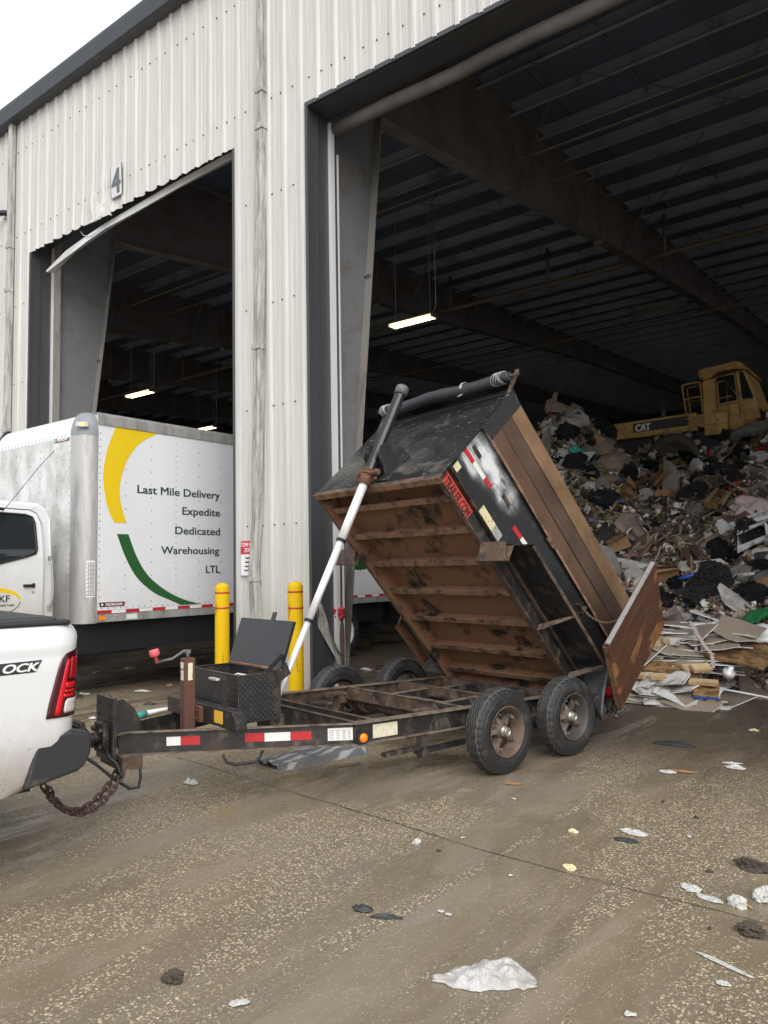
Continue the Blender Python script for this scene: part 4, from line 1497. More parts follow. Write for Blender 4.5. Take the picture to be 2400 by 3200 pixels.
band([(6.274, 3.80), (6.15, 3.50), (6.075, 3.13), (6.10, 2.85), (6.16, 2.62), (6.257, 2.433)],
     [(6.987, 3.80), (6.70, 3.62), (6.55, 3.486), (6.40, 3.20), (6.351, 2.954), (6.37, 2.68), (6.451, 2.435)][0:1] + [(6.66, 3.60), (6.45, 3.32), (6.345, 2.98), (6.36, 2.72), (6.451, 2.435)], 'yellow_arc', M['decal_yel'])
band([(6.300, 2.275), (6.44, 1.95), (6.627, 1.66), (6.90, 1.44), (7.17, 1.32), (7.415, 1.222)],
     [(6.487, 2.275), (6.63, 1.95), (6.822, 1.68), (7.12, 1.46), (7.45, 1.31), (7.782, 1.222)], 'green_arc', M['decal_grn'])
# the far end of the ring, seen beyond the pillar
band([(10.9, 1.86), (11.15, 1.78), (11.40, 1.725), (11.65, 1.70), (11.9, 1.72), (12.3, 1.80)],
     [(10.9, 2.25), (11.15, 2.2), (11.40, 2.16), (11.65, 2.15), (11.9, 2.16), (12.3, 2.2)], 'green_arc', M['decal_grn'])
b = MB()
for txt, yl, z, h in (('Last Mile Delivery', 6.618, 2.880, 0.118), ('Expedite', 7.416, 2.600, 0.118), ('Dedicated', 7.285, 2.298, 0.116), ('Warehousing', 7.049, 1.998, 0.112), ('LTL', 7.873, 1.701, 0.115)):
    b.text(txt, h, (0.002, yl - T0.y, z), (0, 1, 0), (0, 0, 1), 0.002, 'LEFT', 0, 0.028, 1, fit=8.15 - yl)
b.build('side_lettering', M['decal_txt'], truck)
b = MB(); b.box(0.0, 0.003, 0.30, 0.69, 1.258, 1.322); bd = b.build('maker_badge', M['maroon'], truck)
b = MB(); b.box(0.001, 0.0042, 0.302, 0.375, 1.260, 1.320); b.build('badge_field', M['navy'], bd)
b = MB(); b.text('MORGAN', 0.038, (0.0035, 0.385, 1.271), (0, 1, 0), (0, 0, 1), 0.002, 'LEFT', 0, 0.03, 1.12, 0.18)
leaf = [(0, .5), (.12, .22), (.3, .3), (.24, .08), (.5, .1), (.36, -.12), (.42, -.22), (.05, -.2), (.04, -.5)]
leaf = leaf + [(-x, y) for x, y in leaf[::-1]]
b.prism([(0.0045, 0.338 + 0.045 * x, 1.290 + 0.046 * y) for x, y in leaf], (0.001, 0, 0))
b.build('badge_lettering', M['white'], bd)
b = MB(); b.box(-0.685, -0.30, -0.003, 0, 3.575, 3.635); bd = b.build('maker_badge', M['maroon'], truck)
b = MB(); b.box(-0.683, -0.615, -0.0042, -0.001, 3.577, 3.633); b.build('badge_field', M['navy'], bd)
b = MB(); b.text('MORGAN', 0.036, (-0.605, -0.0035, 3.588), (1, 0, 0), (0, 0, 1), 0.002, 'LEFT', 0, 0.035, 1.15, 0.18)
b.prism([(-0.649 + 0.042 * x, -0.0045, 3.605 + 0.043 * y) for x, y in leaf], (0, -0.001, 0))
b.build('badge_lettering', M['white'], bd)
# conspicuity tape
for k in range(int(BLn / 0.225)):
    y0 = 0.26 + k * 0.2245
    if y0 > BLn - 0.25: break
    b = MB(); b.box(0.008, 0.0095, y0 + (0 if k else 0), y0 + (0.222), ZP0 - 0.048, ZP0 - 0.006)
    b.build('reflective_tape', M['refred'] if k % 2 == 0 else M['refclean'], truck)
b = MB(); b.box(0.004, 0.010, 0.29, 0.39, ZB + 0.03, ZB + 0.085); b.build('side_reflector', M['amber'], truck, 0.003)
b = MB(); b.box(0.004, 0.0052, 0.72, 0.90, ZB + 0.02, ZB + 0.09); b.build('small_label', M['sticker'], truck)
t0 = 0.52
b = MB()
b.grid(lambda u, v: (-RC + (RC + 0.002) * math.cos(0.14 + u * 0.42), RC - (RC + 0.002) * math.sin(0.14 + u * 0.42), 1.40 + v * 0.50), 5, 2, 0)
pl = b.build('document_plate', M['sticker'], truck)
b = MB()
for k in range(26):
    z = 1.42 + k * 0.0178
    for (u0, u1) in ((0.06, 0.34), (0.36, 0.62), (0.66, 0.94 - 0.2 * ((k * 7) % 3) / 3)):
        a0, a1 = 0.14 + u0 * 0.42, 0.14 + u1 * 0.42
        rr = RC + 0.0032
        b.quad((-RC + rr * math.cos(a0), RC - rr * math.sin(a0), z), (-RC + rr * math.cos(a1), RC - rr * math.sin(a1), z), (-RC + rr * math.cos(a1), RC - rr * math.sin(a1), z + 0.008), (-RC + rr * math.cos(a0), RC - rr * math.sin(a0), z + 0.008))
b.build('small_print', M['ink'], pl)
# chassis, side skirts, tanks
b = MB()
b.box(-0.75, -0.20, 0.35, 6.9, 0.66, ZB - 0.002)
b.box(-BW + 0.2, -BW + 0.75, 0.35, 6.9, 0.66, ZB - 0.002)
b.box(-1.75, -0.85, -2.4, BLn - 0.3, 0.72, ZB - 0.01)
b.box(-0.78, -0.19, 0.1, 1.2, 0.58, 0.98)
b.build('chassis', M['chassis'], truck, 0.01)
b = MB(); b.box(-0.24, -0.16, -0.2, 4.9, 0.62, ZB - 0.004); b.build('side_skirt', M['chassis'], truck)
b = MB(); b.box(-BW + 0.1, -0.1, BLn - 0.35, BLn - 0.2, 0.50, 0.62); b.box(-0.75, -0.65, BLn - 0.3, BLn - 0.2, 0.62, ZB); b.build('rear_bumper', M['chassis'], truck)
b = MB(); b.box(-0.70, -0.16, 6.62, 6.64, 0.28, ZB - 0.01); b.build('mud_flap', M['rubberblk'], truck)
def truck_wheel(y, x, dual, side=1):
    b = MB()
    tyre_mesh(b, (x, y, 0.505), (side, 0, 0), 0.505, 0.30, 0.26, 60, 0, 0.008, 0.004)
    if dual:
        tyre_mesh(b, (x - 0.31 * side, y, 0.505), (side, 0, 0), 0.505, 0.30, 0.26, 60, 0, 0.008, 0.004)
    w = b.build('wheel', M['tyre'], truck)
    b = MB()
    ax = (side, 0, 0)
    if dual:
        b.lathe([(0.305, -0.005), (0.29, 0.0), (0.275, -0.02), (0.262, -0.10), (0.20, -0.15), (0.12, -0.155), (0.115, -0.06), (0.10, -0.02), (0.001, -0.015)], (x, y, 0.505), ax, 36)
    else:
        b.lathe([(0.305, -0.005), (0.28, -0.01), (0.22, 0.02), (0.13, 0.05), (0.09, 0.06), (0.001, 0.06)], (x, y, 0.505), ax, 36)
    for k in range(10):
        an = k * PI / 5
        b.lathe([(0.018, -0.16 if dual else 0.02), (0.016, -0.11 if dual else 0.06), (0.001, -0.11 if dual else 0.06)], (x, y + 0.165 * math.cos(an), 0.505 + 0.165 * math.sin(an)), ax, 6)
    b.build('rim', M['whiterim'], w)


truck_wheel(5.62, -0.14, True)
truck_wheel(5.62, -BW + 0.14, True, -1)
truck_wheel(-1.55, -0.20, False)
truck_wheel(-1.55, -BW + 0.20, False, -1)

# cab: conventional, set 0.32 m ahead of the box
CX = -0.06                                   # right face of the cab
def cabsec(z):
    """half width at height z"""
    if z < 1.95: return 0.0
    return -0.16 * ((z - 1.95) / 0.72) ** 1.4
b = MB()
outl = [(-0.32, 1.15), (-0.32, 2.45), (-0.36, 2.60), (-0.48, 2.67), (-1.5, 2.70), (-1.72, 2.64), (-2.12, 1.98), (-2.20, 1.90), (-2.2, 1.15), (-1.95, 0.75), (-0.45, 0.75)]
CWd = 2.28
def cabx(z, s):
    return (CX + cabsec(z)) if s > 0 else (CX - CWd - cabsec(z))
n = len(outl)
vs = [(cabx(z, 1), y, z) for y, z in outl] + [(cabx(z, -1), y, z) for y, z in outl]
fs = [list(range(n)), list(range(n, 2 * n))[::-1]] + [(i, n + i, n + (i + 1) % n, (i + 1) % n) for i in range(n)]
b.add(vs, fs)
cab = b.build('cab', M['cabwhite'], truck, 0.045, 3)
b = MB()
hood = [(-2.18, 1.15), (-2.18, 1.92), (-2.6, 1.84), (-3.35, 1.66), (-3.55, 1.5), (-3.6, 0.6), (-2.18, 0.75)]
b.prism([(CX - 0.18, y, z) for y, z in hood], (-CWd + 0.36, 0, 0))
b.build('hood', M['cabwhite'], truck, 0.05, 3)
b = MB()
b.box(CX - CWd - 0.02, CX + 0.02, -3.75, -3.6, 0.42, 0.75)
b.build('front_bumper', M['alu'], truck, 0.03, 2)
# door with window, seam, handle, grab rail and roundel
dz0, dz1 = 0.95, 2.55
def sx(z, off=0.0):
    return CX + cabsec(z) + off
b = MB()
door_o = [(-0.49, dz0), (-0.49, 2.40), (-0.53, 2.52), (-0.62, 2.56), (-1.45, 2.58), (-1.62, 2.52), (-1.98, 1.95), (-1.98, dz0)]
def panel(b, poly, off, m=0, cz=8):
    """thin skin following the cab side: polygon in (y,z), cut in strips"""
    zs = sorted({z for _, z in poly} | set(np.linspace(min(z for _, z in poly), max(z for _, z in poly), cz)))
    def span(z):
        xs = []
        k = len(poly)
        for i in range(k):
            (y0, z0), (y1, z1) = poly[i], poly[(i + 1) % k]
            if z0 != z1 and min(z0, z1) - 1e-9 <= z <= max(z0, z1) + 1e-9:
                xs.append(y0 + (y1 - y0) * (z - z0) / (z1 - z0))
            elif z0 == z1 and abs(z - z0) < 1e-9:
                xs += [y0, y1]
        return min(xs), max(xs)
    vs, fs = [], []
    for z in zs:
        a, c_ = span(z)
        vs += [(sx(z, off), a, z), (sx(z, off), c_, z)]
    for i in range(len(zs) - 1):
        fs.append((2 * i, 2 * i + 1, 2 * i + 3, 2 * i + 2))
    b.add(vs, fs, m)
panel(b, door_o, 0.012)
dr = b.build('door', M['cabwhite'], truck)
md = dr.modifiers.new('s', 'SOLIDIFY'); md.thickness = 0.010; md.offset = -1
b = MB()
seam = [(-0.485, dz0), (-0.485, 2.405), (-0.528, 2.528), (-0.62, 2.568), (-1.45, 2.588), (-1.63, 2.528)]
b.tube([(sx(z, 0.005), y, z) for y, z in seam], 0.007, 5)
b.build('door_seam', M['ink'], dr)
b = MB()
win = [(-0.60, 1.995), (-0.575, 2.05), (-0.575, 2.40), (-0.60, 2.47), (-0.68, 2.50), (-1.42, 2.52), (-1.52, 2.47), (-1.86, 1.80), (-1.10, 1.86), (-0.72, 1.955)]
panel(b, win, 0.016, 0, 10)
wg = b.build('side_window', M['glass'], dr)
b = MB()
b.tube([(sx(z, 0.018), y, z) for y, z in win + win[:1]], 0.016, 6)
b.build('window_seal', M['rubberblk'], dr)
b = MB()
b.box(CX + 0.012, CX + 0.045, -0.755, -0.625, 1.565, 1.60)
b.box(CX + 0.008, CX + 0.030, -0.64, -0.60, 1.555, 1.612)
b.build('handle', M['rubberblk'], dr, 0.006)
b = MB(); b.cyl((CX + 0.008, -0.625, 1.50), (CX + 0.022, -0.625, 1.50), 0.014); b.build('lock', M['alu'], dr)
b = MB()
b.tube([(CX + 0.01, -0.40, 1.93), (CX + 0.05, -0.40, 1.92), (CX + 0.065, -0.395, 1.84), (CX + 0.065, -0.375, 1.50), (CX + 0.06, -0.39, 1.38), (CX + 0.04, -0.40, 1.31), (CX + 0.01, -0.40, 1.30)], 0.014, 10)
b.box(CX, CX + 0.03, -0.42, -0.38, 1.90, 1.96); b.box(CX, CX + 0.03, -0.42, -0.38, 1.27, 1.33)
b.build('grab_rail', M['alu'], truck)
b = MB()
b.box(CX - 0.02, CX + 0.03, -1.22, -1.02, 2.535, 2.565)
b.build('roof_clip', M['rubberblk'], truck)
# oval logo on the door
oc = (-1.07, 1.395)
def oval(a, ry, rz):
    return (CX + 0.0135, oc[0] + ry * math.cos(a), oc[1] + rz * math.sin(a))
b = MB()
A = np.linspace(0.02, 2.6, 30)
vs = [oval(a, 0.29, 0.165) for a in A] + [oval(a, 0.29 - 0.035 * math.sin((a - 0.02) / 2.58 * PI) - 0.018, 0.165 - 0.04 * math.sin((a - 0.02) / 2.58 * PI) - 0.012) for a in A]
b.add(vs, [(i, i + 1, 31 + i, 30 + i) for i in range(29)])
b.build('logo_arc', M['decal_yel'], dr)
b = MB()
A = np.linspace(-2.8, -0.05, 30)
vs = [oval(a, 0.29, 0.165) for a in A] + [oval(a, 0.277, 0.152) for a in A]
b.add(vs, [(i, i + 1, 31 + i, 30 + i) for i in range(29)])
b.build('logo_arc', M['signgrey'], dr)
b = MB()
b.text('KF', 0.085, (CX + 0.013, -0.918, 1.385), (0, 1, 0), (0, 0, 1), 0.002, 'RIGHT', 0, 0.02, 1.05)
b.text('enfelt Freight', 0.026, (CX + 0.013, -0.86, 1.335), (0, 1, 0), (0, 0, 1), 0.002, 'RIGHT', 0, 0.01, 0.95)
b.build('logo_lettering', M['decal_txt'], dr)
# whip aerial
b = MB(); b.tube([(CX + 0.02, -1.2, 2.3), (CX + 0.04, -0.55, 3.16), (CX + 0.05, -0.38, 3.36)], 0.004, 5); b.build('aerial', M['rubberblk'], truck)

# ------------------------------------------------------------------ the dump trailer
PHI = 0.21764
TO = Vector((-3.1623, 5.7586, 0))
TRZ = PI / 2 - PHI                      # local x = along the trailer (rearwards), y = to the far side
TW = 2.465
TR = empty('dump_trailer', TO, TRZ, 'rusty black tandem dump trailer with its bed tipped up on a chrome cylinder', 'trailer')


def zt(a):
    return 0.515 - 0.030 * a


def zt_at(b_, a, z):                    # helper: lift along the frame slope
    return z - 0.030 * a


RH = 0.165
CY = TW / 2


def channel(b, p0, p1, h, fl, out, tk=0.010, m=0, ml=None):
    """C channel from p0 to p1 (points on the top outer edge), web h tall, flanges fl wide toward `out`"""
    p0, p1, out = Vector(p0), Vector(p1), Vector(out).normalized()
    up = Vector((0, 0, 1))
    d = p1 - p0
    c0 = (p0 + p1) / 2
    b.obox(c0 - out * fl - up * h / 2, d / 2, out * tk / 2, up * (h / 2 - 0.0), m)
    b.obox(c0 - out * fl / 2 - up * tk / 2, d / 2, out * fl / 2, up * tk / 2, ml if ml is not None else m)
    b.obox(c0 - out * fl / 2 - up * (h - tk / 2), d / 2, out * fl / 2, up * tk / 2, ml if ml is not None else m)


A0, A1 = -1.30, 1.80
for far in (0, 1):
    b = MB()
    y = 0.345 if not far else TW - 0.345
    channel(b, (A0, y, zt(A0)), (A1, y, zt(A1)), RH, 0.04, (0, -1 if not far else 1, 0), 0.009, 0, 1)
    y2 = 0.389 if not far else TW - 0.389
    b.obox(((A0 + A1) / 2, y2 + (0.02 if not far else -0.02), zt((A0 + A1) / 2) - 0.004), ((A1 - A0) / 2, 0, -0.015 * (A1 - A0)), (0, 0.025, 0), (0, 0, 0.004), 1)
    b.build('frame_rail', [M['rail'] if not far else M['framerust'], M['mudlip']], TR)
# tongue beams converge on the coupler
NB0, NB1 = Vector((A0, 0.345, zt(A0))), Vector((-2.86, 1.105, zt(-2.86)))
def mirror(p):
    return Vector((p.x, TW - p.y, p.z))
for far in (0, 1):
    p0, p1 = (NB0, NB1) if not far else (mirror(NB0), mirror(NB1))
    d = (p1 - p0).normalized()
    out = d.cross(Vector((0, 0, 1)))
    if (out.y > 0) != bool(far):
        out = -out
    b = MB()
    channel(b, p0, p1, RH, 0.04, out, 0.009, 0, 1)
    tb = b.build('tongue_beam', [M['rail'], M['mudlip']], TR)
    if not far:
        near_tb, tdir, tout = tb, d, out


def on_tongue(t, dz, off=-0.031):
    """point on the web of the near tongue beam, t metres from the bend, dz below its top"""
    return NB0 + tdir * t + tout * off + Vector((0, 0, dz))


def plate_on(t0, t1, z0, z1, mat, name, parent, off=-0.0335, th=0.003, bev=0):
    b = MB()
    c = (on_tongue(t0, 0, off) + on_tongue(t1, 0, off)) / 2
    c.z = c.z + (z0 + z1) / 2
    sl = (on_tongue(t1, 0) - on_tongue(t0, 0))
    b.obox(c, sl / 2, tout * th / 2, Vector((0, 0, (z1 - z0) / 2)))
    return b.build(name, mat, parent, bev)


plate_on(1.403, 1.306, -0.112, -0.050, M['refclean'], 'reflective_strip', near_tb)
plate_on(1.305, 1.169, -0.113, -0.051, M['refred'], 'reflective_strip', near_tb)
plate_on(0.848, 0.706, -0.110, -0.048, M['refred'], 'reflective_strip', near_tb)
plate_on(0.705, 0.514, -0.112, -0.050, M['refwhite'], 'reflective_strip', near_tb)
plate_on(0.513, 0.358, -0.112, -0.050, M['refred'], 'reflective_strip', near_tb)
pl = plate_on(0.232, 0.040, -0.128, -0.035, M['sticker'], 'data_label', near_tb)
b = MB()
for k in range(6):
    for (u0, u1) in ((0.05, 0.25), (0.32, 0.5), (0.58, 0.74), (0.8, 0.93)):
        p = on_tongue(0.232 - 0.19 * u0, -0.118 + k * 0.0125, -0.0315)
        q = on_tongue(0.232 - 0.19 * u1, -0.118 + k * 0.0125, -0.0315)
        b.quad(p, q, q + Vector((0, 0, 0.005)), p + Vector((0, 0, 0.005)))
b.build('small_print', M['stickgrey'], pl)
# amber marker just behind the bend, and the aged cream decal
b = MB()
b.obox((-1.265, 0.352, zt(-1.27) - 0.118), (0.045, 0.0, 0), (0, 0.012, 0), (0, 0, 0.045))
mk = b.build('marker_light', M['rubberblk'], TR, 0.008, 2)
b = MB()
b.lathe([(0.036, 0), (0.034, 0.012), (0.026, 0.020), (0.012, 0.024), (0.001, 0.024)], (-1.26, 0.340, zt(-1.27) - 0.114), (0, -1, 0), 24)
b.build('lens', M['amber'], mk)
b = MB()
b.obox((-1.01, 0.379, zt(-1.0) - 0.085), (0.125, 0, -0.0037), (0, 0.0015, 0), (0, 0, 0.052))
b.build('aged_decal', M['cream'], TR)
# coupler plate, gussets, lower box
b = MB()
b.box(-2.905, -2.875, CY - 0.16, CY + 0.16, 0.40, 0.845)
for z in (0.47, 0.55, 0.63, 0.71, 0.79):
    for y in (CY - 0.10, CY + 0.10):
        b.cyl((-2.906, y, z), (-2.909, y, z), 0.014, n=10, m=1)
b.build('coupler_plate', [M['blk'], M['nameblk']], TR, 0.006)
for y in (CY - 0.135, CY + 0.12):
    b = MB()
    b.prism([(-2.875, y, zt(-2.8) - 0.01), (-2.875, y, 0.825), (-2.82, y, 0.83), (-2.74, y, 0.76), (-2.70, y, 0.68), (-2.695, y, zt(-2.7) - 0.01)], (0, 0.014, 0))
    b.build('coupler_gusset', M['blk'], TR)
b = MB()
b.box(-2.875, -2.70, CY - 0.17, CY + 0.17, zt(-2.8) - 0.012, zt(-2.8) - 0.002)
b.box(-2.86, -2.845, CY - 0.20, CY + 0.2, 0.345, 0.445)
b.prism([(-2.86, CY - 0.20, 0.44), (-2.70, CY - 0.20, 0.44), (-2.70, CY - 0.20, 0.36), (-2.72, CY - 0.20, 0.345), (-2.80, CY - 0.20, 0.345), (-2.80, CY - 0.20, 0.37), (-2.83, CY - 0.20, 0.37), (-2.83, CY - 0.20, 0.345), (-2.86, CY - 0.20, 0.345)], (0, 0.012, 0))
b.build('chain_bracket', M['framerust'], TR, 0.003)
# pintle eye with its bolted base
b = MB()
b.box(-2.945, -2.905, CY - 0.09, CY + 0.09, 0.46, 0.66)
for z in (0.50, 0.62):
    for y in (CY - 0.065, CY + 0.065):
        b.cyl((-2.945, y, z), (-2.972, y, z), 0.020, n=6)
b.tube([(-2.94, CY, 0.565), (-3.00, CY, 0.565)], [0.05, 0.035], 14)
ring = [(-3.08 + 0.085 * math.cos(t), CY + 0.085 * math.sin(t), 0.565) for t in np.linspace(0, 2 * PI, 25)[:-1]]
b.tube(ring, 0.025, 10, closed=True)
b.build('pintle_eye', M['framerust'], TR)

# frame crossmembers, stringers and brackets
b = MB
def crossm(a, h, y0=0.41, y1=TW - 0.41, mat='framerust', top=0.0, tk=0.05):
    m = MB()
    z = zt(a) - 0.002 - top
    m.box(a - 0.006, a + 0.004, y0, y1, z - h, z)
    m.box(a - 0.006, a + tk, y0, y1, z - 0.008, z, 1)
    m.box(a - 0.006, a + tk, y0, y1, z - h, z - h + 0.008, 1)
    return m.build('crossmember', [M[mat], M['mudlip'] if mat != 'rail' else M['framerust']], TR)


crossm(-1.31, 0.15, 0.36, TW - 0.36, 'rail')
crossm(-1.02, 0.10, top=0.03, mat='rail')
crossm(-0.12, 0.12)
crossm(0.58, 0.10, top=0.0)
crossm(1.25, 0.13)
crossm(1.72, 0.15)
crossm(0.25, 0.08, 0.9, 1.62, top=0.07)
for y in (0.86, 1.58):
    m = MB()
    for (a0, a1) in ((-0.07, 0.575), (0.63, 1.245), (1.30, 1.715)):
        m.box(a0, a1, y - 0.005, y + 0.005, zt(a0) - 0.15, zt(a1) - 0.028)
        m.box(a0, a1, y - 0.005, y + 0.055, zt(a1) - 0.030, zt(a1) - 0.022, 1)
    m.build('stringer', [M['rail'], M['mudlip']], TR)
for y in (1.86, 0.62):
    m = MB()
    m.box(-0.46, -0.30, y - 0.05, y + 0.05, zt(0) - 0.02, zt(0) - 0.006)
    m.box(-0.40, -0.39, y - 0.05, y + 0.05, zt(0) - 0.15, zt(0) - 0.02)
    m.box(-0.62, -0.54, y - 0.06, y + 0.06, 0.30, zt(0) - 0.09)
    m.box(-0.65, -0.50, y - 0.08, y + 0.08, zt(0) - 0.09, zt(0) - 0.075)
    m.build('spring_bracket', M['framerust'], TR)
for y in (0.42, TW - 0.42):
    m = MB()
    m.box(-0.62, -0.56, y - 0.03, y + 0.03, 0.17, 0.40)
    m.box(-1.0, -0.56, y - 0.03, y + 0.03, 0.24, 0.27)
    m.box(-0.64, 1.5, y - 0.02, y + 0.04, 0.20, 0.235)
    m.box(0.40, 0.50, y - 0.04, y + 0.04, 0.22, 0.38)
    m.box(1.42, 1.50, y - 0.03, y + 0.03, 0.17, 0.40)
    m.build('leaf_spring', M['rail'], TR)
AX = (0.0, 0.912)
for a in AX:
    m = MB()
    m.cyl((a, 0.2, 0.35), (a, TW - 0.2, 0.35), 0.055, n=16)
    for y in (0.30, 0.40, TW - 0.40, TW - 0.30, 1.9, 1.86):
        m.cyl((a, y - 0.006, 0.35), (a, y + 0.006, 0.35), 0.085, n=16)
    m.build('axle', M['framerust'], TR)
m = MB()
m.tube([(-2.25, 0.70, zt(-2.25) - RH - 0.002), (-2.22, 0.70, zt(-2.25) - RH - 0.06), (-2.17, 0.66, zt(-2.25) - RH - 0.075), (-2.03, 0.64, zt(-2.1) - RH - 0.075), (-1.99, 0.64, zt(-2.1) - RH - 0.05), (-1.96, 0.64, zt(-2.1) - RH - 0.002)], 0.011, 8)
m.build('step_loop', M['rubberblk'], TR)

# wheels: demountable rims on five-spoke hubs
def trailer_wheel(a, far, rust):
    ax = Vector((0, 1 if far else -1, 0))
    yf = TW if far else 0.0
    b = MB()
    tyre_mesh(b, (a, yf, 0.35), ax, 0.35, 0.205, 0.185, 108, mt=1)
    w = b.build('wheel', [M['tyre'], M['tread']], TR)
    b = MB()
    b.lathe([(0.207, -0.006), (0.213, 0.0), (0.207, 0.004), (0.197, -0.004), (0.188, -0.035), (0.180, -0.05), (0.172, -0.09), (0.165, -0.10), (0.165, -0.125), (0.172, -0.135), (0.19, -0.17)], (a, yf, 0.35), ax, 48)
    b.build('rim', M['rim'] if rust else M['rimdark'], w)
    b = MB()
    c = Vector((a, yf, 0.35)) - ax * 0.058
    e1 = Vector((0, 0, 1)); e2 = ax.cross(e1)
    b.lathe([(0.075, -0.09), (0.072, -0.02), (0.060, 0.012), (0.056, 0.022)], c, ax, 28)
    for k in range(5):
        an = 2 * PI * k / 5 + 0.35
        r = math.cos(an) * e1 + math.sin(an) * e2
        s = ax.cross(r)
        # tapering hollow-backed spoke
        pr = []
        for (rad, wd, h0, h1) in ((0.055, 0.036, -0.07, 0.0), (0.11, 0.030, -0.065, -0.018), (0.150, 0.034, -0.06, -0.025), (0.166, 0.040, -0.06, -0.03)):
            pr.append([c + r * rad - s * wd + ax * h0, c + r * rad + s * wd + ax * h0, c + r * rad + s * wd * 0.55 + ax * h1, c + r * rad - s * wd * 0.55 + ax * h1])
        vs = [p for q in pr for p in q]
        fs = [(0, 1, 2, 3), (15, 14, 13, 12)]
        for i in range(3):
            for j in range(4):
                fs.append((i * 4 + j, i * 4 + (j + 1) % 4, i * 4 + 4 + (j + 1) % 4, i * 4 + 4 + j))
        b.add(vs, fs)
        # clamp lug and nut
        b.obox(c + r * 0.158 + ax * -0.012, r * 0.018, s * 0.020, ax * 0.012)
        b.cyl(c + r * 0.150 + ax * -0.005, c + r * 0.150 + ax * 0.022, 0.012, n=6)
    b.build('hub', M['hub'], w, 0.004)
    b = MB()
    c2 = Vector((a, yf, 0.35)) - ax * 0.042
    b.lathe([(0.047, 0), (0.047, 0.012), (0.036, 0.016), (0.036, 0.040), (0.033, 0.046), (0.026, 0.046), (0.026, 0.040), (0.014, 0.039), (0.001, 0.039)], c2, ax, 28)
    b.build('hub_cap', M['capmetal'], w)
    return w


trailer_wheel(AX[0], 0, True)
trailer_wheel(AX[1], 0, False)
trailer_wheel(AX[0], 1, True)
trailer_wheel(AX[1], 1, True)

# jack mount beam with its yellow sticker
m = MB()
zb = zt(-2.2) + 0.002
m.prism([(-2.20, 0.60, zb), (-2.20, 0.60, zb + 0.07), (-2.20, 0.67, zb + 0.138), (-2.20, TW - 0.72, zb + 0.128), (-2.20, TW - 0.72, zb)], (0.09, 0, 0))
bm_ = m.build('jack_mount', M['blk'], TR, 0.006)
m = MB(); m.box(-2.2035, -2.2, 0.80, 0.925, zb + 0.025, zb + 0.115); m.build('sticker', M['ylsticker'], bm_)
m = MB(); m.box(-2.235, -2.2, CY - 0.14, CY + 0.06, zb + 0.00, zb + 0.12)
for z in (zb + 0.03, zb + 0.09): m.cyl((-2.235, CY - 0.105, z), (-2.25, CY - 0.105, z), 0.012, n=6)
m.build('jack_bracket', M['jack'], bm_, 0.01)
m = MB()
m.box(-2.325, -2.237, CY - 0.075, CY + 0.013, 0.36, 1.065)
jk = m.build('jack_post', M['jack'], TR, 0.006)
m = MB(); m.prism([(-2.330 + 0.0035, CY - 0.06, 1.035), (-2.3265, CY + 0.0, 1.035), (-2.3265, CY - 0.012, 0.985), (-2.3265, CY - 0.05, 0.985)], (-0.001, 0, 0))
m.box(-2.327, -2.325, CY - 0.052, CY - 0.008, 0.90, 0.975)
m.box(-2.30, -2.262, CY - 0.0765, CY - 0.075, 0.90, 1.03)
m.build('caution_label', M['cream'], jk)
m = MB()
m.cyl((-2.281, CY - 0.03, 1.065), (-2.281, CY - 0.03, 1.115), 0.014, n=10)
m.box(-2.30, -2.262, CY - 0.045, CY - 0.015, 1.10, 1.125)
m.tube([(-2.281, CY - 0.03, 1.118), (-2.30, CY - 0.01, 1.117), (-2.33, CY + 0.02, 1.090), (-2.37, CY + 0.05, 1.058), (-2.46, CY + 0.12, 1.035)], 0.011, 8)
cr = m.build('jack_crank', M['crank'], TR)
m = MB()
m.lathe([(0.001, -0.005), (0.014, 0), (0.016, 0.05), (0.035, 0.055), (0.04, 0.06), (0.038, 0.095), (0.034, 0.105), (0.001, 0.107)], (-2.46, CY + 0.12, 1.03), (-0.25, 0.1, 1), 20)
m.build('crank_knob', M['pink'], cr)

# tool box of chequer plate, lid standing open
tz0, tz1 = zt(-1.86) + 0.010, 0.938
X0, X1, Y0, Y1 = -2.055, -1.685, 0.825, 1.625
m = MB()
t_ = 0.004
m.box(X0, X0 + t_, Y0, Y1, tz0, tz1); m.box(X1 - t_, X1, Y0, Y1, tz0, tz1)
m.box(X0 + t_, X1 - t_, Y0, Y0 + t_, tz0, tz1); m.box(X0 + t_, X1 - t_, Y1 - t_, Y1, tz0, tz1)
m.box(X0 + t_, X1 - t_, Y0 + t_, Y1 - t_, tz0, tz0 + t_)
tb_ = m.build('toolbox', M['diamond'], TR)
m = MB()
m.box(X0 - 0.002, X0 + 0.02, Y0 - 0.002, Y1 + 0.002, tz1, tz1 + 0.004); m.box(X1 - 0.02, X1 + 0.002, Y0 - 0.002, Y1 + 0.002, tz1, tz1 + 0.004)
m.box(X0 + 0.02, X1 - 0.02, Y0 - 0.002, Y0 + 0.016, tz1, tz1 + 0.004); m.box(X0 + 0.02, X1 - 0.02, Y1 - 0.016, Y1 + 0.002, tz1, tz1 + 0.004)
m.box(X0 - 0.004, X0 + 0.0, Y0 - 0.004, Y0 + 0.0, tz0, tz1)
m.build('toolbox_rim', M['framerust'], tb_)
m = MB(); m.tube([(X1 - 0.005, Y0 - 0.01, tz1 + 0.012), (X1 - 0.005, Y1 + 0.01, tz1 + 0.012)], 0.011, 8); m.build('hinge', M['rustlip'], tb_)
m = MB()
tilt = Vector((0.13, 0, 0.375)).normalized()
H_ = 0.375
o_ = Vector((X1 - 0.005, (Y0 + Y1) / 2, tz1 + 0.022))
nrm = tilt.cross(Vector((0, 1, 0)))
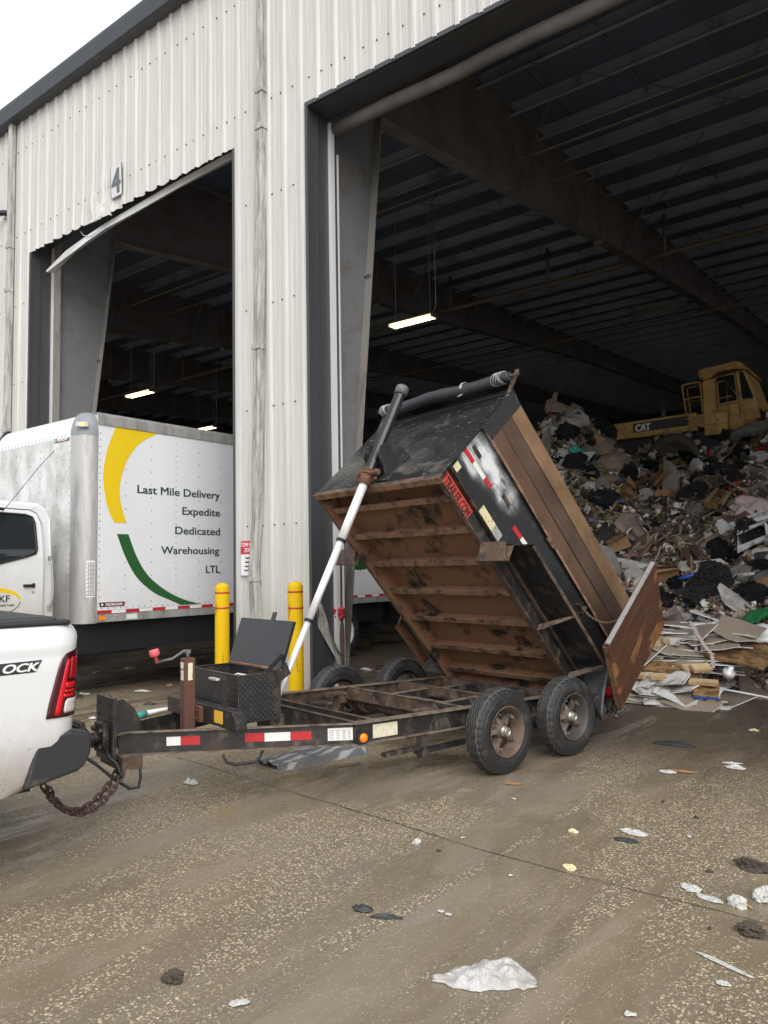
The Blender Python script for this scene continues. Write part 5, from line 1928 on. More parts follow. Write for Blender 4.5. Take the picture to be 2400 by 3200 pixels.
m.obox(o_ + tilt * H_ / 2, tilt * H_ / 2, Vector((0, (Y1 - Y0) / 2 + 0.012, 0)), nrm * 0.003)
for s in (-1, 1):
    m.obox(o_ + tilt * H_ / 2 + Vector((0, s * ((Y1 - Y0) / 2 + 0.010), 0)) + nrm * -0.010, tilt * H_ / 2, Vector((0, 0.002, 0)), nrm * 0.012)
m.obox(o_ + tilt * H_ + nrm * -0.010, tilt * 0.002, Vector((0, (Y1 - Y0) / 2 + 0.012, 0)), nrm * 0.012)
lid = m.build('lid', M['blkflat'], tb_)
m = MB()
m.obox(o_ + tilt * (H_ + 0.022) + Vector((0, -0.10, 0)), tilt * 0.045, Vector((0, 0.028, 0)), nrm * 0.004)
m.build('hasp', M['blk'], tb_)
m = MB()
m.beam((X0 + 0.20, Y0 + 0.015, tz1 - 0.03), Vector((X1 + 0.02, Y0 + 0.010, tz1 + 0.13)), 0.006, 0.022)
m.beam((X0 + 0.22, Y0 + 0.022, tz1 - 0.05), Vector((X1 + 0.03, Y0 + 0.018, tz1 + 0.115)), 0.006, 0.014)
m.build('lid_arm', M['rubberblk'], tb_)
m = MB(); m.box(X0 - 0.028, X0 - 0.001, 1.12, 1.25, tz1 - 0.060, tz1 - 0.045); m.prism([(X0 - 0.028, 1.12, tz1 - 0.06), (X0 - 0.028, 1.25, tz1 - 0.06), (X0 - 0.001, 1.22, tz1 - 0.075), (X0 - 0.001, 1.15, tz1 - 0.075)], (0, 0, 0.012)); m.build('catch', M['galv'], tb_)
m = MB(); m.tube([(X0 + 0.1, 1.2, tz1 - 0.06), (X0 + 0.14, 1.08, tz1 - 0.02), (X0 + 0.18, 0.95, tz1 - 0.03), (X0 + 0.2, 0.88, tz1 - 0.08)], 0.009, 6)
m.tube([(X0 + 0.08, 1.4, tz1 - 0.1), (X0 + 0.16, 1.3, tz1 - 0.06), (X0 + 0.26, 1.1, tz1 - 0.1)], 0.012, 6); m.build('cable_coil', M['galv'], tb_)
m = MB()
m.obox((X1 + 0.012, Y0 - 0.004, tz1 - 0.01), (0.055, 0, 0.03), (0, 0.006, 0), (-0.02, 0, 0.045)); m.build('hinge_plate', M['blk'], tb_)

# telescopic lift cylinder
C0, C1 = Vector((-1.53, CY, 0.50)), Vector((0.015, CY, 3.51))
cdir = (Vector((0.002, 0, 3.485)) - Vector((-1.405, 0, 0.775))).normalized()
base = Vector((-1.405, CY, 0.775))
def cyl_at(s): return base + cdir * s
m = MB()
m.cyl(cyl_at(2.09), cyl_at(3.00), 0.052, n=10, smooth=False)
m.cyl(cyl_at(2.04), cyl_at(2.10), 0.060, n=20)
cylo = m.build('lift_cylinder', M['cylblk'], TR)
m = MB(); m.lathe([(0.052, 0), (0.064, 0.0), (0.064, 0.085), (0.055, 0.095), (0.001, 0.098)], cyl_at(2.97), cdir, 24); m.build('end_cap', M['cylcap'], cylo)
for (s0, s1, r) in ((-0.34, 0.575, 0.027), (0.575, 1.36, 0.033), (1.36, 2.0, 0.0405)):
    m = MB(); m.cyl(cyl_at(s0), cyl_at(s1), r, n=28); m.build('rod_stage', M['chrome'], cylo)
    if s0 > 0:
        m = MB(); m.cyl(cyl_at(s0 - 0.016), cyl_at(s0 + 0.008), r + 0.005, n=28); m.build('wiper_ring', M['rubberblk'], cylo)
m = MB(); m.cyl(cyl_at(1.945), cyl_at(2.06), 0.058, n=24)
for k in (2.06, 2.08, 2.10): m.lathe([(0.058, -0.008), (0.066, 0), (0.058, 0.008)], cyl_at(k - 0.005), cdir, 24)
m.build('gland', M['rustbright'], cylo)
m = MB(); m.box(-1.60, -1.46, CY - 0.10, CY + 0.10, zt(-1.5) - 0.14, zt(-1.5) - 0.02); m.cyl((-1.53, CY - 0.12, 0.51), (-1.53, CY + 0.12, 0.51), 0.022, n=12); m.build('cylinder_base', M['framerust'], TR)

# ---------------------------------------------------------------- tipped bed (local: x along the bed, y across, z normal)
TH = R(48.2)
BED = MB()
bW0, bW1 = 0.305, TW - 0.305
LB = 2.90
SH_N, SH_F = 1.33, 1.22
FLn = 0.172
BED.box(0.0, LB, bW0 + 0.03, bW1 - 0.03, FLn, FLn + 0.006)
bed = BED.build('dump_bed', M['rust'], TR, loc=(-0.42, 0, 2.475), rot=(0, TH, 0))

for far in (0, 1):
    s = -1 if not far else 1
    y = bW0 if not far else bW1
    m = MB()
    yi = y - s * 0.05
    m.box(0, LB - 0.02, min(yi, yi - s * 0.008), max(yi, yi - s * 0.008), 0.0, FLn)
    m.box(0, LB - 0.02, min(y, yi), max(y, yi), 0.0, 0.009, 1)
    m.box(0, LB - 0.02, min(y, yi), max(y, yi), FLn - 0.009, FLn, 1)
    ch = m.build('side_channel', [M['blk'] if not far else M['rust'], M['framerust']], bed)
    if not far:
        m = MB(); m.box(0.012, 0.49, y + 0.0425, y + 0.0455 + 0.004, 0.022, FLn - 0.022)
        pl = m.build('name_plate', M['namered'], ch)
        m = MB()
        m.text('JJ TRAILER.COM', 0.085, (0.020, y + 0.0425, 0.043), (1, 0, 0), (0, 0, 1), 0.005, 'LEFT', 0, 0.012, 1, fit=0.455)
        m.build('raised_lettering', M['nameblk'], pl)
    # side wall
    m = MB()
    yw = y - s * 0.028
    m.box(0.0, LB, min(yw, yw - s * 0.004), max(yw, yw - s * 0.004), FLn - 0.02, 0.80)
    m.box(0.0, LB, min(y - s * 0.0, yw), max(y - s * 0.0, yw), 0.735, 0.755)
    sw = m.build('side_wall', M['spray'] if not far else M['rust'], bed)
    if not far:
        for (x0, x1, z, h, mt) in ((-0.0, 0.17, 0.44, 0.048, 'refred'), (0.172, 0.36, 0.452, 0.048, 'refwhite'), (0.362, 0.475, 0.463, 0.05, 'refred'), (0.93, 1.075, 0.455, 0.05, 'refred'), (1.077, 1.17, 0.463, 0.05, 'refwhite')):
            m = MB(); m.obox(((x0 + x1) / 2, yw - 0.002, z), ((x1 - x0) / 2, 0, 0.004), (0, 0.0015, 0), (0, 0, h / 2)); m.build('reflective_strip', M[mt], sw)
        m = MB(); m.box(0.035, 0.105, yw - 0.0035, yw - 0.0005, 0.215, 0.295); m.build('square_decal', M['refyel'], sw)
        m = MB(); m.obox((0.64, yw - 0.002, 0.225), (0.115, 0, 0), (0, 0.0015, 0), (0.0, 0, 0.055)); m.build('aged_decal', M['refyel'], sw)
        m = MB(); m.obox((0.82, yw - 0.002, 0.225), (0.065, 0, 0), (0, 0.0015, 0), (0.0, 0, 0.055)); m.build('aged_decal', M['stickgrey'], sw)
        for x in (0.06, 0.62):
            m = MB(); m.box(x, x + 0.13, yw - 0.014, yw, 0.525, 0.560); m.box(x + 0.01, x + 0.03, yw - 0.020, yw - 0.014, 0.53, 0.555); m.build('tie_down', M['framerust'], sw)
        m = MB(); m.box(2.09, 2.20, yw - 0.05, yw, 0.62, 0.63); m.box(2.19, 2.20, yw - 0.05, yw, 0.60, 0.70); m.build('chain_hook', M['framerust'], sw)
    # side boards
    nsh = SH_N if not far else SH_F
    zz = 0.745
    hb = (nsh - 0.745) / 3
    for k in range(3):
        m = MB()
        yb = y + (0.004 if not far else -0.044) * 1
        a0, a1 = 0.145 + 0.004 * k, LB - 0.12 - 0.05 * (k == 2)
        n = 14
        th = 0.040
        rows = []
        for i in range(n):
            x = a0 + (a1 - a0) * i / (n - 1)
            wv = 0.006 * math.sin(x * 1.3 + k)
            for (dy, dz) in ((0, 0.004), (th, 0.004), (th, hb - 0.003), (0, hb - 0.003)):
                rows.append((x, yb + dy + wv * 0.5, zz + dz + 0.003 * math.sin(x * 3 + k * 2) * (1 if dz > 0.1 else 0.3)))
        fs = [(0, 3, 2, 1), tuple((n - 1) * 4 + q for q in (0, 1, 2, 3))]
        for i in range(n - 1):
            for q in range(4):
                fs.append((i * 4 + q, i * 4 + (q + 1) % 4, i * 4 + 4 + (q + 1) % 4, i * 4 + 4 + q))
        m.add(rows, fs)
        m.build('side_board', M[('wood', 'wood3', 'wood2')[k]], bed, 0.004)
        zz += hb
    m = MB()
    for (a0, a1) in ((0.16, 1.30), (1.31, 1.44), (1.45, LB - 0.05)):
        yy0 = y - 0.002 if not far else y - 0.01
        m.box(a0, a1, yy0, yy0 + 0.012, 0.738 - (0.02 if a0 == 1.31 else 0), 0.765)
    m.build('board_angle', M['rustlip'], bed)
    # chequer plate corner over the board ends
    m = MB()
    yc = y - 0.003 if not far else y + 0.003
    z1 = nsh - 0.005
    m.prism([(-0.006, yc, 0.72), (0.15, yc, 0.765), (0.155, yc, z1 - 0.02), (0.045, yc, z1), (-0.006, yc, z1)], (0, 0.004 if not far else -0.004, 0))
    m.build('corner_plate', M['diamond'], bed)
    # tarp post
    m = MB()
    yp = y + (0.03 if not far else -0.03)
    m.obox((-0.045, yp, nsh + 0.055), (0.012, 0, 0), (0, 0.022, 0), (-0.055, 0, 0.155))
    m.build('tarp_post', M['framerust'], bed, 0.003)

# head board: skin, stiffening lip, folded bottom edge
m = MB()
def hb_(u, v):
    y = bW0 + 0.002 + (bW1 - bW0 - 0.004) * u
    top = SH_N - 0.004 + (SH_F - SH_N) * u
    z = 0.0 + top * v
    # shallow dents where the load has pushed it
    d = 0.016 * fbm((y * 1.4, z * 1.7, 2.2), 3) + 0.022 * math.exp(-((y - 0.95) / 0.28) ** 2 - ((z - 0.62) / 0.20) ** 2) - 0.018 * math.exp(-((y - 1.55) / 0.22) ** 2 - ((z - 0.7) / 0.3) ** 2)
    k = min(1, 6 * u) * min(1, 6 * (1 - u)) * min(1, 6 * v) * min(1, 6 * (1 - v))
    return (-0.004 - d * k, y, z)
m.grid(hb_, 40, 34, 0, True)
m.grid(lambda u, v: Vector(hb_(u, v)) + Vector((0.006, 0, 0)), 12, 10, 0, True, True)
hbo = m.build('head_board', M['frontwall'], bed)
m = MB()
for (z_, h_, x_) in ((SH_N - 0.06, 0.014, -0.012), (SH_N - 0.005, 0.012, -0.016)):
    m.obox((x_, (bW0 + bW1) / 2, z_ + (SH_F - SH_N) / 2), (0.008, 0, 0), (0, (bW1 - bW0) / 2, (SH_F - SH_N) / 2), (0, 0, h_ / 2))
m.obox((-0.010, (bW0 + bW1) / 2, SH_N - 0.032 + (SH_F - SH_N) / 2), (0.003, 0, 0), (0, (bW1 - bW0) / 2, (SH_F - SH_N) / 2), (0, 0, 0.026))
m.build('top_lip', M['blkflat'], hbo)
m = MB()
m.box(-0.014, 0.004, bW0, bW1, -0.004, 0.045)
m.box(-0.014, 0.05, bW0, bW1, -0.010, -0.003, 1)
m.build('bottom_edge', [M['framerust'], M['rustlip']], hbo, 0.002)
# cylinder brackets on the head board
m = MB()
for s in (-1, 1):
    y = CY + s * 0.105
    m.prism([(-0.005, y, 0.12), (-0.005, y, 0.50), (-0.09, y, 0.50), (-0.25, y, 0.36), (-0.275, y, 0.28), (-0.23, y, 0.20), (-0.09, y, 0.17)], (0, 0.012 * s, 0))
    m.box(-0.02, -0.004, y - 0.07, y + 0.07, 0.08, 0.54)
cb = m.build('cylinder_bracket', M['blk'], hbo, 0.002)
# trunnion pin in bed space
Mi = (Matrix.Translation((-0.42, 0, 2.475)) @ Matrix.Rotation(TH, 4, 'Y')).inverted()
tp = Mi @ cyl_at(2.07)
m = MB()
m.cyl((tp.x, CY - 0.15, tp.z), (tp.x, CY + 0.15, tp.z), 0.020, n=14)
for s in (-1, 1):
    m.cyl((tp.x, CY + s * 0.118, tp.z), (tp.x, CY + s * 0.142, tp.z), 0.034, n=6)
    m.cyl((tp.x + 0.03, CY + s * 0.118, tp.z - 0.055), (tp.x + 0.03, CY + s * 0.136, tp.z - 0.055), 0.014, n=6)
m.build('trunnion_pin', M['rustbright'], hbo)
# rolled mesh tarp
m = MB()
pA, pB = Vector((-0.105, bW0 + 0.05, 1.435)), Vector((-0.125, bW1 - 0.03, 1.335))
P, rr = [], []
for i in range(46):
    t = i / 45
    q = pA.lerp(pB, t)
    r_ = 0.060 + 0.007 * fbm((t * 7, 0.3, 1.0), 2) - 0.016 * max(0, 1 - t / 0.12) - 0.018 * max(0, (t - 0.90) / 0.10)
    P.append(q + Vector((0.012 * math.sin(t * 9), 0, -0.018 * math.sin(t * PI) + 0.010 * math.sin(t * 13))))
    rr.append(r_)
m.tube(P, rr, 20)
tarp = m.build('tarp_roll', M['tarp'], bed)
m = MB(); m.cyl(pA + Vector((0, -0.10, 0.006)), pB + Vector((0, 0.08, 0)), 0.012, n=10); m.build('roller_bar', M['framerust'], tarp)
for (y0, y1) in ((0.10, 0.16), (0.93, 0.965)):
    m = MB()
    for k in range(6 if y0 < .5 else 7):
        t = y0 - 0.06 + (y1 - y0) * k / 5 if y0 < 0.5 else y0 + 0.045 * k / 6 + 0.01
        q = pA.lerp(pB, min(1, t))
        ring = [q + Vector(((0.062) * math.cos(an), 0.012 * math.sin(an * 2 + k), (0.062) * math.sin(an))) for an in np.linspace(0, 2 * PI, 17)[:-1]]
        m.tube(ring, 0.004, 5, closed=True)
    m.build('binding_cord', M['stickgrey'], tarp)
m = MB()
q = pA.lerp(pB, 0.315)
m.lathe([(0.064, -0.018), (0.068, -0.016), (0.068, 0.016), (0.064, 0.018)], q + Vector((0, 0, -0.01)), (0, 1, 0), 24)
m.obox(q + Vector((0.01, 0, -0.09)), (0.003, 0, 0), (0, 0.017, 0), (0.01, 0, 0.05))
m.build('webbing_strap', M['stickgrey'], tarp)

# floor crossmembers: angle irons welded under the floor
for i, x in enumerate((0.285, 0.645, 1.03, 1.425, 1.83, 2.27, 2.64)):
    m = MB()
    m.box(x - 0.008, x + 0.0, bW0 + 0.062, bW1 - 0.062, 0.055, FLn - 0.001, 0)
    m.box(x - 0.065, x + 0.0, bW0 + 0.062, bW1 - 0.062, 0.046, 0.055, 1)
    for k in range(9):
        y = 0.45 + k * 0.185
        m.obox((x - 0.014, y, FLn - 0.006), (0.008, 0, 0), (0, 0.035, 0), (0.004, 0, 0.005), 1)
    m.build('floor_angle', [M['rust'], M['rustlip']], bed)

# fenders: flat chequer-plate shelf along the lower side, step plate at its front
for far in (0, 1):
    def F(y): return y if not far else TW - y
    m = MB()
    ys = sorted((F(0.0), F(0.335)))
    m.box(0.99, 2.52, ys[0], ys[1], 0.246, 0.253)
    lip = sorted((F(0.0), F(0.012)))
    m.box(0.99, 2.52, lip[0], lip[1], 0.215, 0.246, 1)
    fd = m.build('fender', [M['blk'], M['framerust']], bed)
    m = MB()
    m.prism([(0.80, F(0.0), 0.030), (0.99, F(0.0), 0.255), (0.985, F(0.0), 0.262), (0.793, F(0.0), 0.036)], (0, (0.335 if not far else -0.335), 0))
    m.build('step_plate', M['diamond'], fd)
    m = MB()
    m.prism([(0.735, F(0.035), 0.012), (0.845, F(0.035), -0.112), (0.852, F(0.035), -0.106), (0.742, F(0.035), 0.018)], (0, 0.30 if not far else -0.30, 0))
    m.prism([(0.845, F(0.0), -0.112), (0.862, F(0.0), -0.108), (0.81, F(0.0), 0.04), (0.80, F(0.0), 0.03)], (0, 0.38 if not far else -0.38, 0))
    m.build('step_angle', M['framerust'], fd, 0.002)
    for x in (1.84, 2.5):
        m = MB()
        m.prism([(x, F(0.345), 0.005), (x, F(0.005), 0.215), (x, F(0.005), 0.245), (x, F(0.345), 0.10)], (0.008, 0, 0))
        m.build('fender_brace', M['mudlip'], fd)
    if far:
        for (x0, x1, mt) in ((1.99, 2.10, 'refyel'), (2.102, 2.42, 'refred'), (2.422, 2.55, 'refyel')):
            m = MB(); m.obox(((x0 + x1) / 2, F(-0.002), 0.11), ((x1 - x0) / 2, 0, 0), (0, 0.002, 0), (0, 0, 0.022)); m.build('reflective_strip', M[mt], fd)
        m = MB(); m.box(1.95, 2.6, F(0.002), F(-0.0), 0.03, 0.15); m.build('fender_skirt', M['rust'], fd)
        m = MB(); m.beam((1.985, F(-0.005), 0.09), (1.93, F(-0.02), 0.28), 0.05, 0.03); m.build('latch_arm', M['framerust'], fd)

# rear frame of the bed: corner posts, sill, lamp
for far in (0, 1):
    def F(y): return y if not far else TW - y
    m = MB()
    ys = sorted((F(0.02), F(0.345)))
    m.box(2.84, 2.925, ys[0], ys[1], -0.02, 1.15)
    m.box(2.62, 2.84, ys[0], ys[1], -0.115, -0.02)
    m.prism([(2.62, F(0.02), -0.115), (2.84, F(0.02), -0.115), (2.925, F(0.02), 0.06), (2.925, F(0.02), -0.04), (2.86, F(0.02), -0.15), (2.62, F(0.02), -0.13)], (0, 0.325 if not far else -0.325, 0))
    m.build('rear_post', M['blk'], bed, 0.003)
    m = MB(); ys = sorted((F(0.05), F(0.14))); m.box(2.80, 2.838, ys[0], ys[1], 0.12, 0.22); m.build('tail_light', M['tred'], bed, 0.006)
m = MB(); m.box(2.80, 2.92, 0.33, TW - 0.33, -0.02, FLn - 0.002); m.build('rear_sill', M['rust'], bed)

# swing door hung on the near rear post, folded forward and chained
hx, hy = 2.945, -0.005
dx_, dy_ = 2.06 - 2.94, -0.28
dl = math.hypot(dx_, dy_)
e = Vector((dx_ / dl, dy_ / dl, 0))
nn = Vector((-e.y, e.x, 0))
m = MB()
def dp(t, z, k=0.0): return Vector((hx, hy, 0)) + e * t + nn * k + Vector((0, 0, z))
z0, z1 = 0.07, 1.205
m.add([dp(0.0, z0, 0.022), dp(dl, z0, 0.022), dp(dl, z1 - 0.0, 0.022), dp(0.0, z1, 0.022), dp(0.0, z0, 0.028), dp(dl, z0, 0.028), dp(dl, z1, 0.028), dp(0.0, z1, 0.028)],
      [(0, 3, 2, 1), (4, 5, 6, 7), (0, 1, 5, 4), (1, 2, 6, 5), (2, 3, 7, 6), (3, 0, 4, 7)])
m.add([dp(0.0, z0, -0.028), dp(dl, z0, -0.028), dp(dl, z1 - 0.0, -0.028), dp(0.0, z1, -0.028), dp(0.0, z0, -0.022), dp(dl, z0, -0.022), dp(dl, z1, -0.022), dp(0.0, z1, -0.022)],
      [(0, 3, 2, 1), (4, 5, 6, 7), (0, 1, 5, 4), (1, 2, 6, 5), (2, 3, 7, 6), (3, 0, 4, 7)])
door = m.build('swing_door', M['door'], bed)
m = MB()
def dbar(t0, t1, za, zb_, mt=0):
    m.add([dp(t0, za, -0.0215), dp(t1, za, -0.0215), dp(t1, zb_, -0.0215), dp(t0, zb_, -0.0215), dp(t0, za, 0.0215), dp(t1, za, 0.0215), dp(t1, zb_, 0.0215), dp(t0, zb_, 0.0215)],
          [(0, 3, 2, 1), (4, 5, 6, 7), (0, 1, 5, 4), (1, 2, 6, 5), (2, 3, 7, 6), (3, 0, 4, 7)], mt)
dbar(0, dl, z0, z0 + 0.006, 0); dbar(0, dl, z0 + 0.04, z0 + 0.045, 0)
dbar(0, dl - 0.01, z1 - 0.006, z1, 0)
dbar(dl - 0.006, dl + 0.001, z0 + 0.05, z1, 1)
dbar(0.0, 0.006, z0, z1, 0)
for t in (0.3, 0.6): dbar(t, t + 0.04, z0 + 0.05, z1 - 0.01)
m.build('door_frame', [M['rustlip'], M['door_edge']], door)
for (za, zb_) in ((0.0, 0.22), (0.81, 1.03)):
    m = MB()
    m.cyl((hx + 0.01, hy - 0.005, za), (hx + 0.01, hy - 0.005, zb_), 0.017, n=12)
    m.cyl((hx + 0.01, hy - 0.005, za - 0.02), (hx + 0.01, hy - 0.005, za), 0.023, n=12, m=1)
    m.obox((hx - 0.03, hy + 0.01, (za + zb_) / 2), (0.05, 0, 0), (0, 0.006, 0), (0, 0, (zb_ - za) / 2 - 0.02))
    m.build('door_hinge', [M['blk'], M['framerust']], door)
m = MB()
m.tube([dp(dl - 0.02, z1 + 0.0, 0.0), dp(dl + 0.0, z1 + 0.10, 0.01), dp(dl + 0.02, z1 + 0.20, 0.0)], 0.010, 8)
m.obox(dp(dl - 0.10, z1 + 0.03, 0), e * 0.03, nn * 0.004, Vector((0, 0, 0.05)))
m.build('door_latch', M['framerust'], door)


def chain(b, pts, link=0.05, r=0.0055, wid=0.017):
    """oval links strung along a polyline"""
    P = [Vector(p) for p in pts]
    seg = [(P[i + 1] - P[i]).length for i in range(len(P) - 1)]
    tot = sum(seg)
    step = link * 0.70
    n = int(tot / step)
    def at(s):
        for i, L in enumerate(seg):
            if s <= L or i == len(seg) - 1:
                return P[i].lerp(P[i + 1], min(1, s / L))
            s -= L
    for k in range(n):
        c = at((k + 0.5) * step)
        t = (at(min(tot, (k + 1) * step)) - at(k * step)).normalized()
        a = t.orthogonal().normalized()
        up = Vector((0, 0, 1)) - t * t.z
        if up.length > 0.05:
            a = up.normalized()
        q = t.cross(a)
        d = (a + q).normalized() if k % 2 else (a - q).normalized()
        ring = []
        hl = link / 2 - wid / 2
        for j in range(14):
            an = 2 * PI * j / 14
            x = math.cos(an) * wid / 2 * 1.25
            y = math.sin(an) * wid / 2 + (hl if math.sin(an) > 0 else -hl)
            ring.append(c + d * x + t * y)
        b.tube(ring, r, 6, closed=True)


m = MB()
cA = Vector((2.195, bW0 - 0.02, 0.64)); cB = dp(dl + 0.0, 0.44, 0)
chain(m, [cA.lerp(cB, t) + Vector((0.05, 0, -0.06)) * (4 * t * (1 - t)) for t in np.linspace(0, 1, 12)], 0.040, 0.0042, 0.014)
m.build('door_chain', M['chainlite'], bed)

# mud flaps hang plumb behind the wheels (trailer space)
for far in (0, 1):
    def F(y): return y if not far else TW - y
    m = MB()
    m.grid(lambda u, v: (1.475 - 0.14 * v + 0.015 * math.sin(v * 5 + u * 2), F(0.30 - 0.30 * u), (0.72 - (0.60 if u < 0.85 else 0.43) * v)), 9, 12, 0, True)
    o = m.build('mud_flap', M['flap'], TR)
    o.modifiers.new('s', 'SOLIDIFY').thickness = 0.007
# hydraulic hose, safety chains, breakaway cable
for dy in (-0.05, 0.06):
    m = MB()
    pts = []
    pa, pb = Vector((-2.82, CY - 0.14 + dy, 0.36)), Vector((-3.40, CY - 0.34 + dy, 0.38))
    for t in np.linspace(0, 1, 16):
        q = pa.lerp(pb, t); q.z -= (0.21 + 0.015 * dy) * 4 * t * (1 - t) ** 0.85 * 0.95
        pts.append(q)
    chain(m, pts, 0.066, 0.0078, 0.027)
    m.build('safety_chain', M['chain'], TR)
m = MB()
pts = [(-2.72, CY - 0.19, 0.36), (-2.715, CY - 0.19, 0.28), (-2.73, CY - 0.19, 0.215), (-2.79, CY - 0.18, 0.215), (-2.90, CY - 0.17, 0.30), (-3.02, CY - 0.15, 0.42), (-3.12, CY - 0.1, 0.50), (-3.2, CY - 0.1, 0.56)]
m.tube(pts, 0.011, 8)
m.build('brake_cable', M['rubberblk'], TR)
m = MB()
pts = [(-2.93, CY - 0.10, 0.50), (-2.92, CY - 0.14, 0.44), (-2.88, CY - 0.17, 0.40), (-2.86, CY - 0.2, 0.33), (-2.86, CY - 0.2, 0.30)]
m.tube(pts, 0.014, 8)
m.build('hose', M['rubberblk'], TR)

# ------------------------------------------------------------------ the pickup truck
PO = TO + Matrix.Rotation(TRZ, 3, 'Z') @ Vector((-3.40, CY, 0))
PK = empty('pickup_truck', PO, TRZ, 'white muddy pickup truck with a black bed cover, hitched to the dump trailer', 'pickup')
PYS = -0.985


def pk_y(x, z):
    """near body side: gentle tumblehome, crease, rounded rear corner"""
    y = PYS
    if z > 1.285:
        y += 0.055 * ((z - 1.285) / 0.15) ** 1.5
    elif z > 1.20:
        y += 0.010 * (z - 1.20) / 0.085
    else:
        y += 0.012 * ((1.20 - z) / 0.6) ** 2
    if z < 0.80:
        y += 0.05 * ((0.80 - z) / 0.3) ** 1.4
    R_ = 0.13
    xe = x - pk_xr(z)
    if xe > -R_:
        q = min(1.0, (xe + R_) / R_)
        y += R_ * 0.75 * (1 - math.sqrt(max(0.0, 1 - q * q)))
    return y


def pk_xr(z):
    """rear end of the side seen in profile"""
    return np.interp(z, [0.50, 0.60, 0.80, 0.92, 1.20, 1.29, 1.36, 1.40, 1.44], [-0.30, -0.10, -0.02, -0.01, 0.0, 0.0, 0.012, 0.005, -0.03])


for far in (0, 1):
    s = 1 if not far else -1
    b = MB()
    def side(u, v):
        z = 0.50 + 0.94 * v
        x = -1.98 + (pk_xr(z) + 1.98) * (u ** 0.55)
        return (x, s * pk_y(x, z), z)
    nu, nv = 46, 34
    vs = [side(i / (nu - 1), j / (nv - 1)) for j in range(nv) for i in range(nu)]
    fs = []
    for j in range(nv - 1):
        for i in range(nu - 1):
            q = (j * nu + i, j * nu + i + 1, (j + 1) * nu + i + 1, (j + 1) * nu + i)
            cx = sum(vs[k][0] for k in q) / 4; cz = sum(vs[k][2] for k in q) / 4
            if math.hypot(cx + 1.28, cz - 0.45) < 0.47:
                continue
            fs.append(q if not far else q[::-1])
    b.add(vs, fs, 0, True)
    o = b.build('bed_side', M['pickup'], PK)
    # bed rail cap
    b = MB()
    b.box(-1.98, -0.05, min(s * -0.945, s * -0.86), max(s * -0.945, s * -0.86), 1.425, 1.458)
    b.build('rail_cap', M['rubberblk'], PK, 0.012, 2)
b = MB(); b.box(-0.10, 0.0, -0.78, 0.78, 0.86, 1.43); b.build('tailgate', M['pickup'], PK, 0.02, 2)
b = MB(); b.box(0.0, 0.03, -0.14, 0.14, 1.16, 1.26); b.build('tailgate_handle', M['rubberblk'], PK, 0.01)
b = MB()
b.box(-1.95, -0.12, -0.92, 0.92, 1.440, 1.475)
b.grid(lambda u, v: (-1.93 + 1.80 * u, -0.90 + 1.80 * v, 1.476 + 0.03 * math.sin(v * PI) * min(1, 6 * u, 6 * (1 - u))), 14, 10, 0, True)
tn = b.build('bed_cover', M['tonneau'], PK, 0.015, 2)
b = MB(); b.box(-0.60, -0.46, -0.60, -0.55, 1.492, 1.512); b.build('cover_latch', M['rubberblk'], tn, 0.005)


def skin(zs, left, right, off, mat, name, parent, far=False, n=10):
    """patch that lies on the body side between x=left(z) and x=right(z)"""
    s = 1 if not far else -1
    b = MB()
    vs, fs = [], []
    for z in zs:
        xl, xr = left(z), right(z)
        for i in range(n):
            x = xl + (xr - xl) * i / (n - 1)
            vs.append((x, s * (pk_y(x, z) - off), z))
    for j in range(len(zs) - 1):
        for i in range(n - 1):
            q = (j * n + i, j * n + i + 1, (j + 1) * n + i + 1, (j + 1) * n + i)
            fs.append(q if not far else q[::-1])
    b.add(vs, fs, 0, True)
    o = b.build(name, mat, parent)
    md = o.modifiers.new('s', 'SOLIDIFY'); md.thickness = 0.004; md.offset = 0
    return o


def I(*pts):
    X, Y = [p[0] for p in pts], [p[1] for p in pts]
    return lambda z: float(np.interp(z, X, Y))


for far in (False, True):
    tl = skin(np.linspace(0.912, 1.292, 16), I((0.912, -0.195), (0.994, -0.181), (1.206, -0.127), (1.245, -0.108), (1.268, -0.082), (1.28, -0.045), (1.292, -0.008)), lambda z: pk_xr(z) - 0.001, 0.006, M['tlens'], 'tail_light', PK, far)
    skin(np.linspace(0.925, 1.235, 12), I((0.925, -0.150), (1.0, -0.135), (1.19, -0.092), (1.235, -0.075)), I((0.925, -0.118), (1.0, -0.105), (1.115, -0.082), (1.19, -0.068), (1.235, -0.060)), 0.010, M['tred'], 'bright_lens', tl, far, 4)
    skin(np.linspace(1.125, 1.245, 8), I((1.125, -0.068), (1.245, -0.050)), lambda z: -0.008, 0.010, M['tred2'], 'mid_lens', tl, far, 6)
    skin([1.072, 1.105], I((1.072, -0.094), (1.105, -0.086)), lambda z: -0.030, 0.010, M['tred'], 'bright_lens', tl, far, 6)
    skin([1.048, 1.064], I((1.0, -0.10), (1.06, -0.094)), lambda z: -0.032, 0.010, M['tred'], 'bright_lens', tl, far, 6)
    skin([1.022, 1.040], I((1.0, -0.106), (1.04, -0.10)), lambda z: -0.034, 0.010, M['tred'], 'bright_lens', tl, far, 6)
    skin(np.linspace(0.935, 1.012, 6), I((0.935, -0.095), (0.95, -0.098), (1.0, -0.088), (1.012, -0.075)), lambda z: -0.012, 0.010, M['tclear'], 'clear_lens', tl, far, 6)
